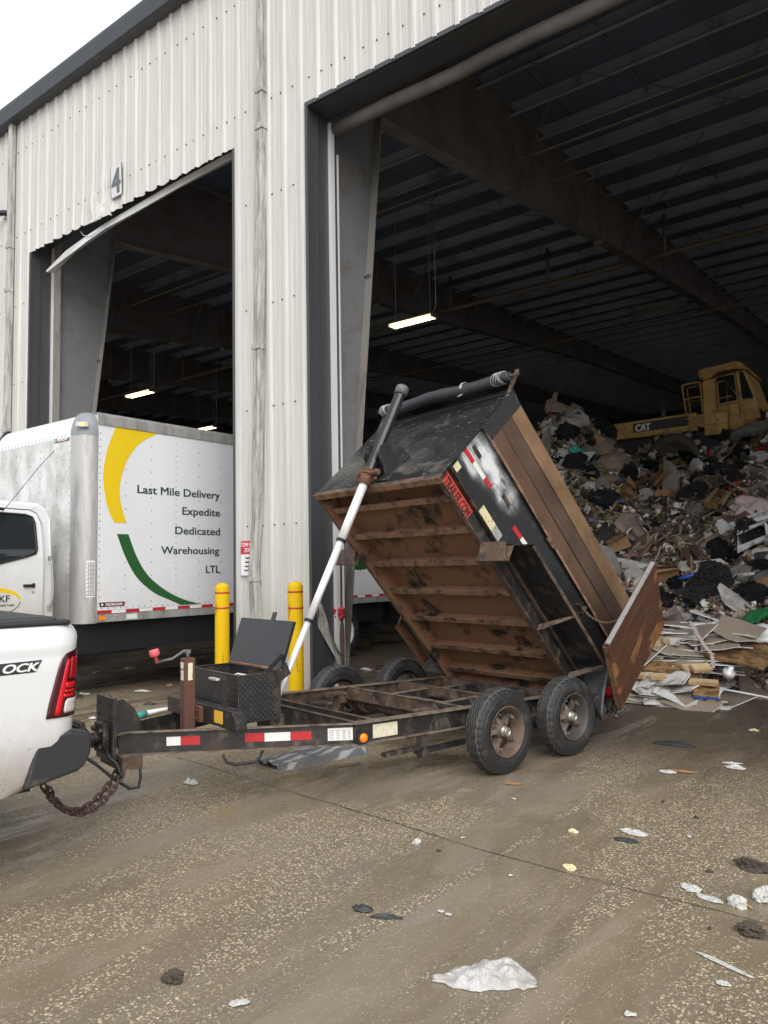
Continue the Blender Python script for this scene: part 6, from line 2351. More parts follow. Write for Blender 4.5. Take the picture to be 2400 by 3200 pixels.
# decal on the bed side
b = MB()
def pt(x, z, o_=0.0035): return (x, pk_y(x, z) - o_, z)
def quadpatch(A, B_, C, D, o_):
    """bilinear patch of 4 (x,z) corners on the side"""
    n = 6
    vs = []
    for j in range(n):
        for i in range(n):
            u, v = i / (n - 1), j / (n - 1)
            x = (A[0] * (1 - u) + B_[0] * u) * (1 - v) + (D[0] * (1 - u) + C[0] * u) * v
            z = (A[1] * (1 - u) + B_[1] * u) * (1 - v) + (D[1] * (1 - u) + C[1] * u) * v
            vs.append(pt(x, z, o_))
    b.add(vs, [(j * n + i, j * n + i + 1, (j + 1) * n + i + 1, (j + 1) * n + i) for j in range(n - 1) for i in range(n - 1)])
quadpatch((-0.62, 1.172), (-0.252, 1.178), (-0.215, 1.243), (-0.62, 1.236), 0.0015)
dcl = b.build('side_decal', M['ink'], PK)
b = MB(); b.text('OCK', 0.045, (-0.432, PYS - 0.0032, 1.187), (1, 0, 0), (0, 0, 1), 0.0015, 'LEFT', 0, 0.05, 1, 0.28, 0.97, fit=0.185)
b.build('decal_lettering', M['white'], dcl)
# rear bumper with wrapped ends and a step pad
b = MB()
pb = [(-0.30, 0.533), (-0.234, 0.800), (-0.05, 0.828), (0.05, 0.800), (0.072, 0.770), (0.062, 0.68), (0.03, 0.62), (-0.01, 0.590)]
for s in (1, -1):
    b.prism([(x, s * -0.975, z) for x, z in pb], (0, s * 0.16, 0))
b.prism([(-0.08, -0.82, 0.60), (-0.08, -0.82, 0.81), (0.085, -0.82, 0.805), (0.10, -0.82, 0.78), (0.09, -0.82, 0.66), (0.05, -0.82, 0.60)], (0, 1.64, 0))
bp = b.build('rear_bumper', M['bumper'], PK, 0.018, 3)
b = MB()
for k in range(14):
    for j in range(4):
        b.obox((-0.03 + 0.032 * j, -0.80 + 0.035 * k, 0.8165), (0.010, 0, 0), (0, 0.012, 0), (0, 0, 0.004))
b.build('step_pad', M['rubberblk'], bp)
# receiver and pintle hook
b = MB()
b.box(-0.5, 0.20, -0.045, 0.045, 0.50, 0.59)
b.box(0.18, 0.20, -0.09, 0.09, 0.44, 0.68)
b.tube([(0.20, 0, 0.50), (0.30, 0, 0.495), (0.36, 0, 0.53), (0.375, 0, 0.59), (0.345, 0, 0.635)], [0.042, 0.040, 0.036, 0.030, 0.02], 12)
b.tube([(0.20, 0, 0.66), (0.27, 0, 0.68), (0.33, 0, 0.655), (0.355, 0, 0.60)], [0.035, 0.038, 0.035, 0.022], 12)
b.tube([(0.22, -0.06, 0.665), (0.30, -0.065, 0.69), (0.33, -0.05, 0.675)], 0.014, 8)
b.build('pintle_hook', M['framerust'], PK)
# the rest of the vehicle, mostly outside the frame
b = MB()
cabp = [(-2.0, 0.48), (-2.0, 1.22), (-2.02, 1.30), (-2.12, 1.86), (-2.3, 1.93), (-3.25, 1.95), (-3.5, 1.90), (-4.15, 1.36), (-5.3, 1.25), (-5.62, 1.15), (-5.70, 0.9), (-5.68, 0.5)]
b.prism([(x, -0.96, z) for x, z in cabp], (0, 1.92, 0))
b.build('cab', M['pickup'], PK, 0.07, 3)
for s in (-1, 1):
    b = MB(); b.prism([(-2.12, s * 0.962, 1.36), (-2.2, s * 0.962, 1.82), (-2.92, s * 0.962, 1.85), (-2.92, s * 0.962, 1.34)], (0, s * 0.006, 0)); b.build('side_window', M['glass'], PK)
    b = MB(); b.prism([(-2.98, s * 0.962, 1.34), (-2.98, s * 0.962, 1.85), (-3.4, s * 0.962, 1.84), (-3.95, s * 0.962, 1.38)], (0, s * 0.006, 0)); b.build('side_window', M['glass'], PK)
b = MB(); b.prism([(-2.005, -0.75, 1.36), (-2.005, 0.75, 1.36), (-2.10, 0.70, 1.82), (-2.10, -0.70, 1.82)], (0.008, 0, 0.002)); b.build('rear_window', M['glass'], PK)
for x in (-1.28, -4.75):
    for s in (-1, 1):
        b = MB(); tyre_mesh(b, (x, s * 0.95, 0.41), (0, s, 0), 0.41, 0.235, 0.27, 64, 0, 0.01, 0.005); w = b.build('wheel', M['tyre'], PK)
        b = MB(); b.lathe([(0.237, -0.005), (0.22, 0.0), (0.205, -0.03), (0.19, -0.10), (0.09, -0.06), (0.07, -0.03), (0.001, -0.03)], (x, s * 0.95, 0.41), (0, s, 0), 32)
        for k in range(8):
            an = k * PI / 4
            b.lathe([(0.014, -0.09), (0.014, -0.05), (0.001, -0.05)], (x + 0.085 * math.cos(an), s * 0.95, 0.41 + 0.085 * math.sin(an)), (0, s, 0), 6)
        b.build('rim', M['alu'], w)
b = MB(); b.box(-5.4, -0.15, -0.55, 0.55, 0.42, 0.62); b.build('chassis', M['chassis'], PK)

# ------------------------------------------------------------------ the refuse heap
def sstep(t):
    t = min(1.0, max(0.0, t))
    return t * t * (3 - 2 * t)


_HS = [0, 0.30, 0.9, 1.6, 4.0, 7.0, 9.2, 10.5, 13, 30]
_HZ = [0, 0.72, 1.18, 1.45, 2.35, 3.70, 4.60, 4.80, 4.85, 4.9]


def heap0(x, y):
    s = y - 10.75
    z = float(np.interp(s, _HS, _HZ))
    z += 2.0 * math.exp(-((x + 7.9) / 1.5) ** 2 - ((y - 16.3) / 2.3) ** 2) * (1 if s > 0 else 0)
    z += 0.55 * sstep((x + 4.6) / 1.2) * sstep((s - 6) / 3)
    z -= 0.55 * math.exp(-((x + 6.0) / 1.1) ** 2 - ((y - 19.4) / 1.5) ** 2)
    xl = -6.6 - (y - 11) * 0.52
    return z * sstep((x - xl) / 1.7)


def heap(x, y):
    z = heap0(x, y)
    k = min(1.0, z / 0.8)
    return z + k * (0.34 * fbm((x * 0.9, y * 0.9, 0.4), 3) + 0.22 * fbm((x * 2.4, y * 2.4, 3.4), 3))


def hnormal(x, y):
    e = 0.12
    return Vector((heap(x - e, y) - heap(x + e, y), heap(x, y - e) - heap(x, y + e), 2 * e)).normalized()


def build_heap():
    HX0, HX1, HY0, HY1 = -14.0, 5.0, 10.5, 27.0
    nx, ny = 190, 165
    b = MB()
    vs = []
    for j in range(ny):
        for i in range(nx):
            x = HX0 + (HX1 - HX0) * i / (nx - 1)
            y = HY0 + (HY1 - HY0) * j / (ny - 1)
            z = heap(x, y)
            if z > 0.1:
                z += 0.10 * fbm((x * 7, y * 7, 1.0), 3)
            vs.append((x, y, z - 0.03))
    b.add(vs, [(j * nx + i, j * nx + i + 1, (j + 1) * nx + i + 1, (j + 1) * nx + i) for j in range(ny - 1) for i in range(nx - 1)], 0, True)
    rng = np.random.default_rng(11)
    rnd = random.Random(5)
    # ---- scraps: crumpled sheets, slivers, lumps
    cols = [((0.66, 0.64, 0.60), 17), ((0.40, 0.375, 0.34), 14), ((0.80, 0.79, 0.76), 13), ((0.025, 0.025, 0.027), 30), ((0.16, 0.11, 0.07), 24), ((0.27, 0.19, 0.12), 16), ((0.10, 0.075, 0.052), 30),
            ((0.36, 0.28, 0.20), 9), ((0.04, 0.10, 0.27), 2.2), ((0.06, 0.24, 0.30), 1.1), ((0.40, 0.03, 0.035), 2.6), ((0.55, 0.38, 0.03), 1.3), ((0.03, 0.18, 0.07), 1.2), ((0.48, 0.26, 0.28), 1.6), ((0.10, 0.13, 0.20), 3)]
    cw = np.array([c[1] for c in cols]); cw = cw / cw.sum()
    earth = [((0.11, 0.082, 0.056), 5), ((0.18, 0.135, 0.09), 4), ((0.07, 0.052, 0.036), 5), ((0.28, 0.21, 0.14), 3), ((0.20, 0.18, 0.155), 4), ((0.42, 0.38, 0.32), 1.5), ((0.03, 0.03, 0.03), 2), ((0.55, 0.52, 0.47), 1.2)]
    ew = np.array([c[1] for c in earth]); ew = ew / ew.sum()
    VS, FS, CC = [], [], []
    off = 0
    G = 5
    gu = np.linspace(-1, 1, G)
    gx, gy = np.meshgrid(gu, gu)
    gf = [(j * G + i, j * G + i + 1, (j + 1) * G + i + 1, (j + 1) * G + i) for j in range(G - 1) for i in range(G - 1)]
    gf = np.array(gf)
    ico = bmesh.new(); bmesh.ops.create_icosphere(ico, subdivisions=2, radius=1.0)
    iv = np.array([v.co[:] for v in ico.verts]); ifc = np.array([[v.index for v in f.verts] for f in ico.faces]); ico.free()
    bx = np.array([(-1, -1, -1), (1, -1, -1), (1, 1, -1), (-1, 1, -1), (-1, -1, 1), (1, -1, 1), (1, 1, 1), (-1, 1, 1)], float)
    bf = np.array([(0, 3, 2, 1), (4, 5, 6, 7), (0, 1, 5, 4), (1, 2, 6, 5), (2, 3, 7, 6), (3, 0, 4, 7)])
    quads, tris = [], []
    N = 30000
    k = 0
    while k < N:
        # more of them where the camera looks: toward the front and middle
        y = 10.8 + 12.5 * rng.random() ** 1.25
        x = -(0.08 + 0.62 * rng.random()) * y
        if x < -13.5: continue
        z = heap(x, y)
        if z < 0.06: continue
        k += 1
        nrm = hnormal(x, y)
        # upper bank of bags and rags over a lower bank of shredded, earthy waste
        hh = z + 0.5 * fbm((x * 0.8, y * 0.8, 7.0), 2)
        earthy = 1.55 < hh < 3.3 and rng.random() < 0.72
        ca, w = (earth, ew) if earthy else (cols, cw)
        c = np.array(ca[rng.choice(len(ca), p=w)][0]) * (0.8 + 0.65 * rng.random())
        kind = rng.random()
        t = Vector(rng.normal(size=3)).normalized()
        n2 = (nrm * 1.0 + Vector(rng.normal(size=3)) * 0.45).normalized()
        a = n2.cross(t).normalized(); q = n2.cross(a)
        Rm = np.array([a[:], q[:], n2[:]])
        far = 0.52 + 0.036 * (y - 10)
        if kind < 0.014:
            # long ribbons and torn sheets of film
            sx = rng.uniform(0.20, 0.48); sy = sx * rng.uniform(0.18, 0.5)
            c = np.array([(0.30, 0.285, 0.26), (0.20, 0.185, 0.165), (0.5, 0.48, 0.45), (0.03, 0.03, 0.032), (0.24, 0.19, 0.15)][rng.integers(5)])
            ph = rng.uniform(0, 6.28, 6); amp = 0.3 * sy
            h = amp * (np.sin(2.5 * gx + ph[0]) * np.cos(3.1 * gy + ph[1]) + 0.8 * np.sin(6 * gy + 1.5 * gx + ph[2]))
            ed = 1 + 0.3 * np.sin(2 * np.arctan2(gy, gx) + ph[3])
            P = np.stack([gx * sx * ed, gy * sy * ed, h], -1).reshape(-1, 3) @ Rm + np.array([x, y, z + 0.05])
            quads.append(gf + off)
        elif kind < 0.62:
            sx = rng.uniform(0.05, 0.17) * far * (1.0 if not earthy else 0.8); sy = sx * rng.uniform(0.3, 1.0)
            ph = rng.uniform(0, 6.28, 6)
            fr = rng.uniform(1.5, 3.2, 4)
            amp = rng.uniform(0.15, 0.55) * sy
            h = amp * (np.sin(fr[0] * gx + ph[0]) * np.cos(fr[1] * gy + ph[1]) + 0.6 * np.sin(fr[2] * (gx + gy) * 1.5 + ph[2]))
            ed = 1 + 0.25 * np.sin(2 * np.arctan2(gy, gx) + ph[3]) + 0.18 * np.sin(5 * np.arctan2(gy, gx) + ph[4])
            P = np.stack([gx * sx * ed, gy * sy * ed, h], -1).reshape(-1, 3) @ Rm + np.array([x, y, z + 0.3 * amp + 0.01])
            quads.append(gf + off)
        elif kind < 0.86:
            L_ = rng.uniform(0.06, 0.26) * far * (1.6 if earthy else 1.0); wd = rng.uniform(0.006, 0.028); th = rng.uniform(0.003, 0.012)
            P = (bx * np.array([L_, wd, th])) @ Rm + np.array([x, y, z + 0.02])
            quads.append(bf + off)
            if rng.random() < 0.55: c = np.array((0.30, 0.20, 0.115)) * (0.4 + 0.9 * rng.random())
        else:
            s_ = rng.uniform(0.03, 0.11) * far
            ph = rng.uniform(0, 6.28, 3)
            d = 1 + 0.22 * np.sin(iv[:, 0] * 4 + ph[0]) + 0.2 * np.sin(iv[:, 1] * 5 + ph[1]) + 0.2 * np.sin(iv[:, 2] * 4 + ph[2])
            P = (iv * d[:, None] * np.array([s_ * 1.3, s_, s_ * 0.7])) @ Rm + np.array([x, y, z + 0.02])
            tris.append(ifc + off)
        VS.append(P); CC.append(np.repeat(c[None], len(P), 0)); off += len(P)
    n0 = len(b.v)
    allv = np.concatenate([np.array(b.v)] + VS)
    allc = np.concatenate([np.tile((0.07, 0.052, 0.036), (n0, 1))] + CC)
    Q = np.concatenate([np.array(b.f)] + [q + n0 for q in quads]); T = np.concatenate([t + n0 for t in tris])
    me = bpy.data.meshes.new('refuse_heap')
    me.vertices.add(len(allv)); me.vertices.foreach_set('co', allv.ravel())
    me.loops.add(len(Q) * 4 + len(T) * 3)
    me.loops.foreach_set('vertex_index', np.concatenate([Q.ravel(), T.ravel()]))
    me.polygons.add(len(Q) + len(T))
    st = np.concatenate([np.arange(len(Q)) * 4, len(Q) * 4 + np.arange(len(T)) * 3])
    me.polygons.foreach_set('loop_start', st)
    mi = np.ones(len(st), int); mi[:len(b.f)] = 0
    me.materials.append(M['heap']); me.materials.append(M['flake'])
    me.polygons.foreach_set('material_index', mi)
    sm = np.ones(len(st), bool)
    me.polygons.foreach_set('use_smooth', sm)
    ca = me.color_attributes.new('Col', 'FLOAT_COLOR', 'POINT')
    ca.data.foreach_set('color', np.concatenate([allc, np.ones((len(allc), 1))], 1).ravel())
    me.update(); me.validate()
    o = bpy.data.objects.new('refuse_heap', me)
    COL.objects.link(o)
    tag(o, 'tall heap of mixed rubbish spilling towards the wide doorway', 'refuse heap', kind='stuff')


build_heap()


def bag_mesh(seed, mat, flat=0.7, knot=True, wr=1.0):
    rnd = random.Random(seed)
    bm = bmesh.new()
    bmesh.ops.create_icosphere(bm, subdivisions=5, radius=1.0)
    o1 = Vector((rnd.uniform(0, 50), rnd.uniform(0, 50), rnd.uniform(0, 50)))
    lean = rnd.uniform(-0.35, 0.35)
    for v in bm.verts:
        p = v.co.copy()
        k = 1 + 0.26 * fbm(p * 1.2 + o1, 3)
        cr = abs(fbm(Vector((p.x * 2.3, p.y * 2.3, p.z * 2.3)) + o1 * 2, 3)) ** 0.8
        cr2 = abs(fbm(Vector((p.x * 6.0, p.y * 6.0, p.z * 3.0)) + o1 * 3, 3))
        k -= 0.20 * wr * cr + 0.10 * wr * cr2
        up = max(0.0, p.z)
        an = math.atan2(p.y, p.x)
        pl = 0.075 * wr * math.sin(an * 11 + 3 * fbm(p * 2 + o1, 2)) * up ** 1.6         # pleats gathering to the neck
        k += pl
        q = p * k
        if knot and p.z > 0.86:
            t = (p.z - 0.86) / 0.14
            q.z += 0.26 * t * t
            q.x *= 1 - 0.75 * t; q.y *= 1 - 0.75 * t
        q.x += lean * max(0, q.z) ** 2
        q.z *= flat
        if q.z < -0.45 * flat: q.z = -0.45 * flat + (q.z + 0.45 * flat) * 0.3
        v.co = q
    me = bpy.data.meshes.new('bag')
    bm.to_mesh(me); bm.free()
    me.polygons.foreach_set('use_smooth', [True] * len(me.polygons))
    me.materials.append(mat)
    return me


BAGM = {}
for kind, mat, fl in (('black', 'bagblk', 0.85), ('white', 'bagwht', 0.7), ('grey', 'baggry', 0.55), ('blue', 'bagblu', 0.5), ('tan', 'bagtan', 0.6), ('green', 'baggrn', 0.5)):
    BAGM[kind] = [bag_mesh(hash(kind) % 97 + i * 13 if False else sum(map(ord, kind)) + i * 13, M[mat], fl, kind in ('black', 'white'), 1.0 if kind != 'green' else 0.5) for i in range(4 if kind == 'black' else 2)]


def bag(kind, x, y, r, label, group='rubbish bags on the heap', seed=0, sq=(1, 1, 1), name='rubbish_bag', z=None, cat='bag'):
    me = BAGM[kind][seed % len(BAGM[kind])]
    o = bpy.data.objects.new(name, me)
    COL.objects.link(o)
    rnd = random.Random(seed * 7 + 1)
    zz = heap(x, y) if z is None else z
    n = hnormal(x, y) if z is None else Vector((0, 0, 1))
    o.location = Vector((x, y, zz + 0.18 * r))
    ev = (n + Vector((rnd.uniform(-.25, .25), rnd.uniform(-.25, .25), 0.5))).normalized().to_track_quat('Z', 'Y').to_matrix() @ Matrix.Rotation(rnd.uniform(0, 6.28), 3, 'Z')
    o.rotation_euler = ev.to_euler()
    o.scale = (r * sq[0], r * sq[1], r * sq[2])
    return tag(o, label, cat, group)

BAGS = [
    ('black', -3.11, 11.79, 0.33, 'large shiny black bin bag lying on top of the drywall pile', 0),
    ('black', -3.81, 11.86, 0.22, 'black bin bag half hidden by the edge of the swing door', 1),
    ('black', -3.74, 12.35, 0.17, 'upright black bin bag left of the blue mallet', 2),
    ('white', -3.43, 11.60, 0.19, 'white bin bag squeezed behind the large black bag', 3),
    ('grey', -3.54, 11.29, 0.16, 'clear bag of coloured rags at the left end of the white foam sheet', 4),
    ('black', -2.65, 12.08, 0.29, 'split black bin bag directly below the tub of grain', 5),
    ('black', -2.35, 11.57, 0.20, 'black bin bag above the green sack', 6),
    ('grey', -2.66, 11.35, 0.18, 'clear pinkish bag left of the green sack', 7),
    ('green', -2.37, 11.30, 0.21, 'green printed sack at the foot of the heap', 8),
    ('black', -2.48, 11.15, 0.11, 'small black bag below the green sack', 9),
    ('grey', -2.76, 12.71, 0.26, 'puffy clear bag of papers above the tub of grain', 10),
    ('black', -2.78, 13.33, 0.34, 'wide torn black bag above the puffy clear bag', 11),
    ('black', -3.22, 13.34, 0.22, 'black bag beside the leaning planks, right of the small white knotted bag', 12),
    ('white', -3.66, 13.43, 0.09, 'small white knotted bag between the leaning planks', 13),
    ('black', -2.94, 14.80, 0.31, 'black bin bag under the pale pink towel', 14),
    ('black', -4.01, 17.06, 0.34, 'flat black bag in mid heap, left of the pale pink towel', 15),
    ('black', -4.69, 18.24, 0.25, 'black bag below the compactor steps', 16),
    ('black', -3.90, 18.20, 0.19, 'round black bag on the upper right of the heap', 17),
    ('black', -6.13, 18.43, 0.32, 'black bag just below the drum wheel, on its left', 18),
    ('white', -3.50, 17.70, 0.19, 'white bag near the upper right end of the heap', 19),
    ('tan', -4.70, 19.23, 0.17, 'pale pink bag on the crest below the machine boxes', 20),
    ('grey', -4.09, 19.95, 0.51, 'broad sheet-like clear bag on the crest at the right', 21),
    ('tan', -5.60, 18.24, 0.26, 'tan bag below the middle of the drum wheel', 22),
    ('black', -5.15, 17.48, 0.26, 'black bag below the tan bag, under the drum wheel', 23),
    ('black', -4.40, 15.88, 0.26, 'matt black sack in the middle of the shredded waste', 24),
    ('grey', -3.98, 13.78, 0.19, 'long clear plastic bag draped over the leaning planks', 25),
    ('tan', -7.56, 16.59, 0.24, 'tan bag on the left crest beside the top side board', 26),
    ('white', -7.41, 17.23, 0.32, 'large off-white bag on the left crest of the heap', 27),
    ('black', -8.00, 16.60, 0.28, 'black bag on the crest touching the top of the side boards', 28),
    ('white', -7.39, 15.83, 0.18, 'white bag below the tan bag on the left crest', 29),
    ('blue', -7.01, 16.90, 0.27, 'blue plastic bag near the left crest', 30),
    ('white', -7.10, 16.06, 0.18, 'white bag left of and below the blue bag', 31),
    ('white', -6.90, 16.55, 0.13, 'small white bag right under the blue bag', 32),
    ('white', -7.08, 15.63, 0.23, 'bulging white bag by the side boards, above the teal cloth', 33),
    ('black', -6.98, 17.87, 0.30, 'black bag right of the blue bag', 34),
    ('black', -7.35, 19.95, 0.33, 'black bag below the front end of the machine hood', 35),
    ('black', -6.74, 16.44, 0.21, 'black bag between the blue bag and the teal cloth', 36),
    ('blue', -6.50, 15.94, 0.12, 'small bright blue bag below the teal cloth', 37),
    ('black', -6.44, 15.68, 0.19, 'black bag under the small bright blue bag', 38),
    ('tan', -6.24, 16.30, 0.31, 'large beige bag in the left middle of the heap', 39),
    ('black', -6.12, 16.90, 0.26, 'black bag right of the large beige bag', 40),
    ('white', -6.24, 15.43, 0.20, 'whitish bag with red scraps below the beige bag', 41),
    ('black', -5.99, 15.21, 0.35, 'long flat black sheet bag near the blue scrap by the boards', 42),
    ('black', -6.71, 15.52, 0.25, 'black bag against the side boards below the teal cloth', 43),
]
for k_, x_, y_, r_, lb, i_ in BAGS:
    if k_ == 'green':
        bag(k_, x_, y_, r_, lb, None, i_, (1.1, 0.9, 0.8), 'printed_sack', cat='sack').location.z += 0.14
    elif i_ in (15, 41, 42):
        bag(k_, x_, y_, r_, lb, None, i_, (1.5, 1.0, 0.55))
    elif i_ == 25:
        bag(k_, x_, y_, r_, lb, None, i_, (0.5, 1.9, 0.6))
    else:
        bag(k_, x_, y_, r_, lb, None, i_, (1.15, 0.95, 1.05))

# more bags one can count in the bank of refuse, too alike to tell apart
rnd = random.Random(21)
for i in range(64):
    while True:
        y_ = rnd.uniform(12.2, 20.2)
        x_ = -rnd.uniform(0.16, 0.50) * y_
        z_ = heap0(x_, y_)
        if z_ > 1.4 and (z_ > 3.2 or rnd.random() < 0.35): break
    k_ = rnd.choice(['black', 'black', 'black', 'white', 'grey', 'tan', 'white'])
    bag(k_, x_, y_, rnd.uniform(0.14, 0.33), {'black': 'small crushed black bag sunk into the refuse heap', 'white': 'small crushed white bag sunk into the refuse heap', 'grey': 'small crumpled clear bag sunk into the refuse heap', 'tan': 'small crumpled tan bag sunk into the refuse heap'}[k_],
        {'black': 'black bags sunk in the heap', 'white': 'white bags sunk in the heap', 'grey': 'clear bags sunk in the heap', 'tan': 'tan bags sunk in the heap'}[k_], 100 + i, (1.2, 0.9, 0.9))

# crushed cartons among the bags
def carton(x, y, s, rz, seed, label, group=None, mat='brownscrap', dz=0.05):
    rnd = random.Random(seed)
    m = MB()
    L, W_, H = s
    j = lambda: rnd.uniform(-0.12, 0.12) * min(s)
    p = [(-L / 2 + j(), -W_ / 2 + j(), 0), (L / 2 + j(), -W_ / 2 + j(), 0), (L / 2 + j(), W_ / 2 + j(), 0), (-L / 2 + j(), W_ / 2 + j(), 0)]
    q = [(a + 0.5 * j() , b_ + 0.5 * j(), H + j()) for a, b_, _ in p]
    m.add(p + q, [(0, 3, 2, 1), (0, 1, 5, 4), (1, 2, 6, 5), (2, 3, 7, 6), (3, 0, 4, 7)])
    m.quad(q[0], q[1], (q[1][0], q[1][1] - W_ * 0.45, q[1][2] + 0.05), (q[0][0], q[0][1] - W_ * 0.45, q[0][2] - 0.02))
    m.quad(q[2], q[3], (q[3][0], q[3][1] - W_ * 0.4, q[3][2] + 0.01), (q[2][0], q[2][1] - W_ * 0.4, q[2][2] + 0.06))
    o = m.build('carton', M[mat])
    o.modifiers.new('s', 'SOLIDIFY').thickness = 0.006
    o.location = Vector((x, y, heap(x, y) + dz - 0.1 * H))
    nrm = (hnormal(x, y) + Vector((rnd.uniform(-.5, .5), rnd.uniform(-.5, .5), 0.2))).normalized()
    o.rotation_euler = (nrm.to_track_quat('Z', 'Y').to_matrix() @ Matrix.Rotation(rz, 3, 'Z')).to_euler()
    return tag(o, label, 'carton', group)


rnd = random.Random(33)
for i in range(22):
    while True:
        y_ = rnd.uniform(11.8, 19.5)
        x_ = -rnd.uniform(0.17, 0.48) * y_
        if heap0(x_, y_) > 1.1: break
    wm = rnd.random() < 0.3
    carton(x_, y_, (rnd.uniform(0.25, 0.5), rnd.uniform(0.18, 0.34), rnd.uniform(0.12, 0.28)), rnd.uniform(0, 3), 40 + i, 'crushed white carton half buried in the refuse heap' if wm else 'crushed brown carton half buried in the refuse heap', 'white cartons in the heap' if wm else 'brown cartons in the heap', 'paperwht' if wm else 'brownscrap')

# ------------------------------------------------------------------ single things on the heap
def on_heap(x, y, dz=0.05):
    return Vector((x, y, heap(x, y) + dz))


def drape(name, mat, size, seed, x, y, rz, label, cat, dz=0.08, n=22, fl=0.5, group=None, tiltk=1.0):
    o = crumple(name, M[mat], size, seed, on_heap(x, y, dz), (0, 0, 0), n, fl, 0.7, label, cat, group)
    nrm = (hnormal(x, y) * tiltk + Vector((0, 0, 0.3))).normalized()
    o.rotation_euler = (nrm.to_track_quat('Z', 'Y').to_matrix() @ Matrix.Rotation(rz, 3, 'Z')).to_euler()
    return o


drape('pink_towel', 'fabpink', (0.85, 1.05), 3, -3.18, 15.45, 0.3, 'pale pink towel draped over the heap near its right edge', 'towel', 0.16, 30, 0.42)
drape('brown_garment', 'fabbrown', (0.45, 0.85), 8, -3.42, 15.05, -0.2, 'brown garment crumpled left of and below the pink towel', 'garment', 0.1)
drape('teal_cloth', 'teal', (0.48, 0.30), 12, -6.79, 15.79, 0.4, 'pale teal fabric fan near the left crest, beside the side boards', 'cloth', 0.2)
drape('blue_sheet', 'bluepl', (0.62, 0.40), 14, -5.74, 15.35, 0.6, 'bright blue plastic scrap half way up beside the side boards', 'scrap')
drape('yellow_scrap', 'ochre', (0.26, 0.26), 15, -6.01, 16.0, 0.0, 'yellow rag in the left middle of the heap', 'rag')
drape('red_scrap', 'refred', (0.36, 0.15), 16, -3.67, 16.1, 0.5, 'red scrap just left of the pink towel', 'scrap')
drape('teal_packet', 'teal', (0.44, 0.28), 17, -3.01, 14.45, 0.3, 'teal packet below the pink towel', 'packet')
drape('green_scrap', 'baggrn', (0.30, 0.18), 18, -2.95, 14.95, -0.2, 'green plastic scrap under the hem of the pink towel', 'scrap')

# blue mallet
o = empty('mallet', on_heap(-3.52, 12.36, 0.16), 0, 'mallet with blue handle and black head lying on the bags', 'mallet')
o.rotation_euler = (0.12, -0.28, 0.36)
m = MB(); m.cyl((-0.26, 0, 0), (0.20, 0, 0), 0.034, n=16); m.cyl((-0.27, 0, 0), (-0.255, 0, 0), 0.037, n=16); m.build('handle', M['bluepl'], o)
m = MB(); m.tube([(0.22, 0, -0.14), (0.22, 0, -0.11), (0.22, 0, 0.12), (0.22, 0, 0.15)], [0.04, 0.05, 0.05, 0.04], 16); m.build('head', M['rubberblk'], o)
# black tub of grain
o = empty('round_tub', on_heap(-2.40, 12.30, 0.05), 0, 'black tub of spilled grain tipped on its side at the right edge', 'tub')
o.rotation_euler = (0.75, -0.35, 0.2)
m = MB(); m.lathe([(0.01, 0), (0.20, 0.0), (0.26, 0.13), (0.285, 0.14), (0.285, 0.15), (0.25, 0.145), (0.19, 0.012), (0.01, 0.011)], (0, 0, 0), (0, 0, 1), 32); m.build('tub_shell', M['darkscrap'], o)
m = MB(); m.grid(lambda u, v: (0.23 * v * math.cos(u * 2 * PI), 0.23 * v * math.sin(u * 2 * PI), 0.07 + 0.05 * (1 - v) + 0.01 * fbm((u * 20, v * 20, 1), 2)), 24, 8); m.build('grain', M['brownscrap'], o)
# grey cut barrel
o = empty('bucket', on_heap(-5.1, 14.0, 0.05), 0, 'pale rimmed bucket lying on its side by the lower side boards', 'bucket')
o.rotation_euler = (1.35, -0.2, 0.9)
m = MB(); m.lathe([(0.01, 0), (0.19, 0), (0.235, 0.42), (0.25, 0.42), (0.25, 0.44), (0.225, 0.44), (0.18, 0.02), (0.01, 0.015)], (0, 0, 0), (0, 0, 1), 32); m.build('bucket_shell', M['darkscrap'], o)
m = MB(); m.lathe([(0.228, 0.425), (0.258, 0.425), (0.258, 0.45), (0.228, 0.45)], (0, 0, 0), (0, 0, 1), 32, closed=True); m.build('rim', M['bagwht'], o)


def plank(p0, p1, w, h, mat, label, name='wood_plank', cat='plank', group=None, roll=0.0):
    p0, p1 = Vector(p0), Vector(p1)
    d = p1 - p0
    o = bpy.data.objects.new(name, None)
    m = MB()
    L = d.length
    n = 6
    rows = []
    for i in range(n):
        x = -L / 2 + L * i / (n - 1)
        k = 0.006 * math.sin(i * 1.9 + L * 7)
        for (yy, zz) in ((-w / 2, -h / 2), (w / 2, -h / 2), (w / 2, h / 2), (-w / 2, h / 2)):
            rows.append((x, yy + k, zz + k * 0.5))
    fs = [(0, 3, 2, 1), tuple((n - 1) * 4 + q for q in (0, 1, 2, 3))]
    for i in range(n - 1):
        for q in range(4):
            fs.append((i * 4 + q, i * 4 + (q + 1) % 4, i * 4 + 4 + (q + 1) % 4, i * 4 + 4 + q))
    m.add(rows, fs)
    o = m.build(name, M[mat], None, 0.002)
    o.location = (p0 + p1) / 2
    o.rotation_euler = (d.to_track_quat('X', 'Z').to_matrix() @ Matrix.Rotation(roll, 3, 'X')).to_euler()
    return tag(o, label, cat, group)


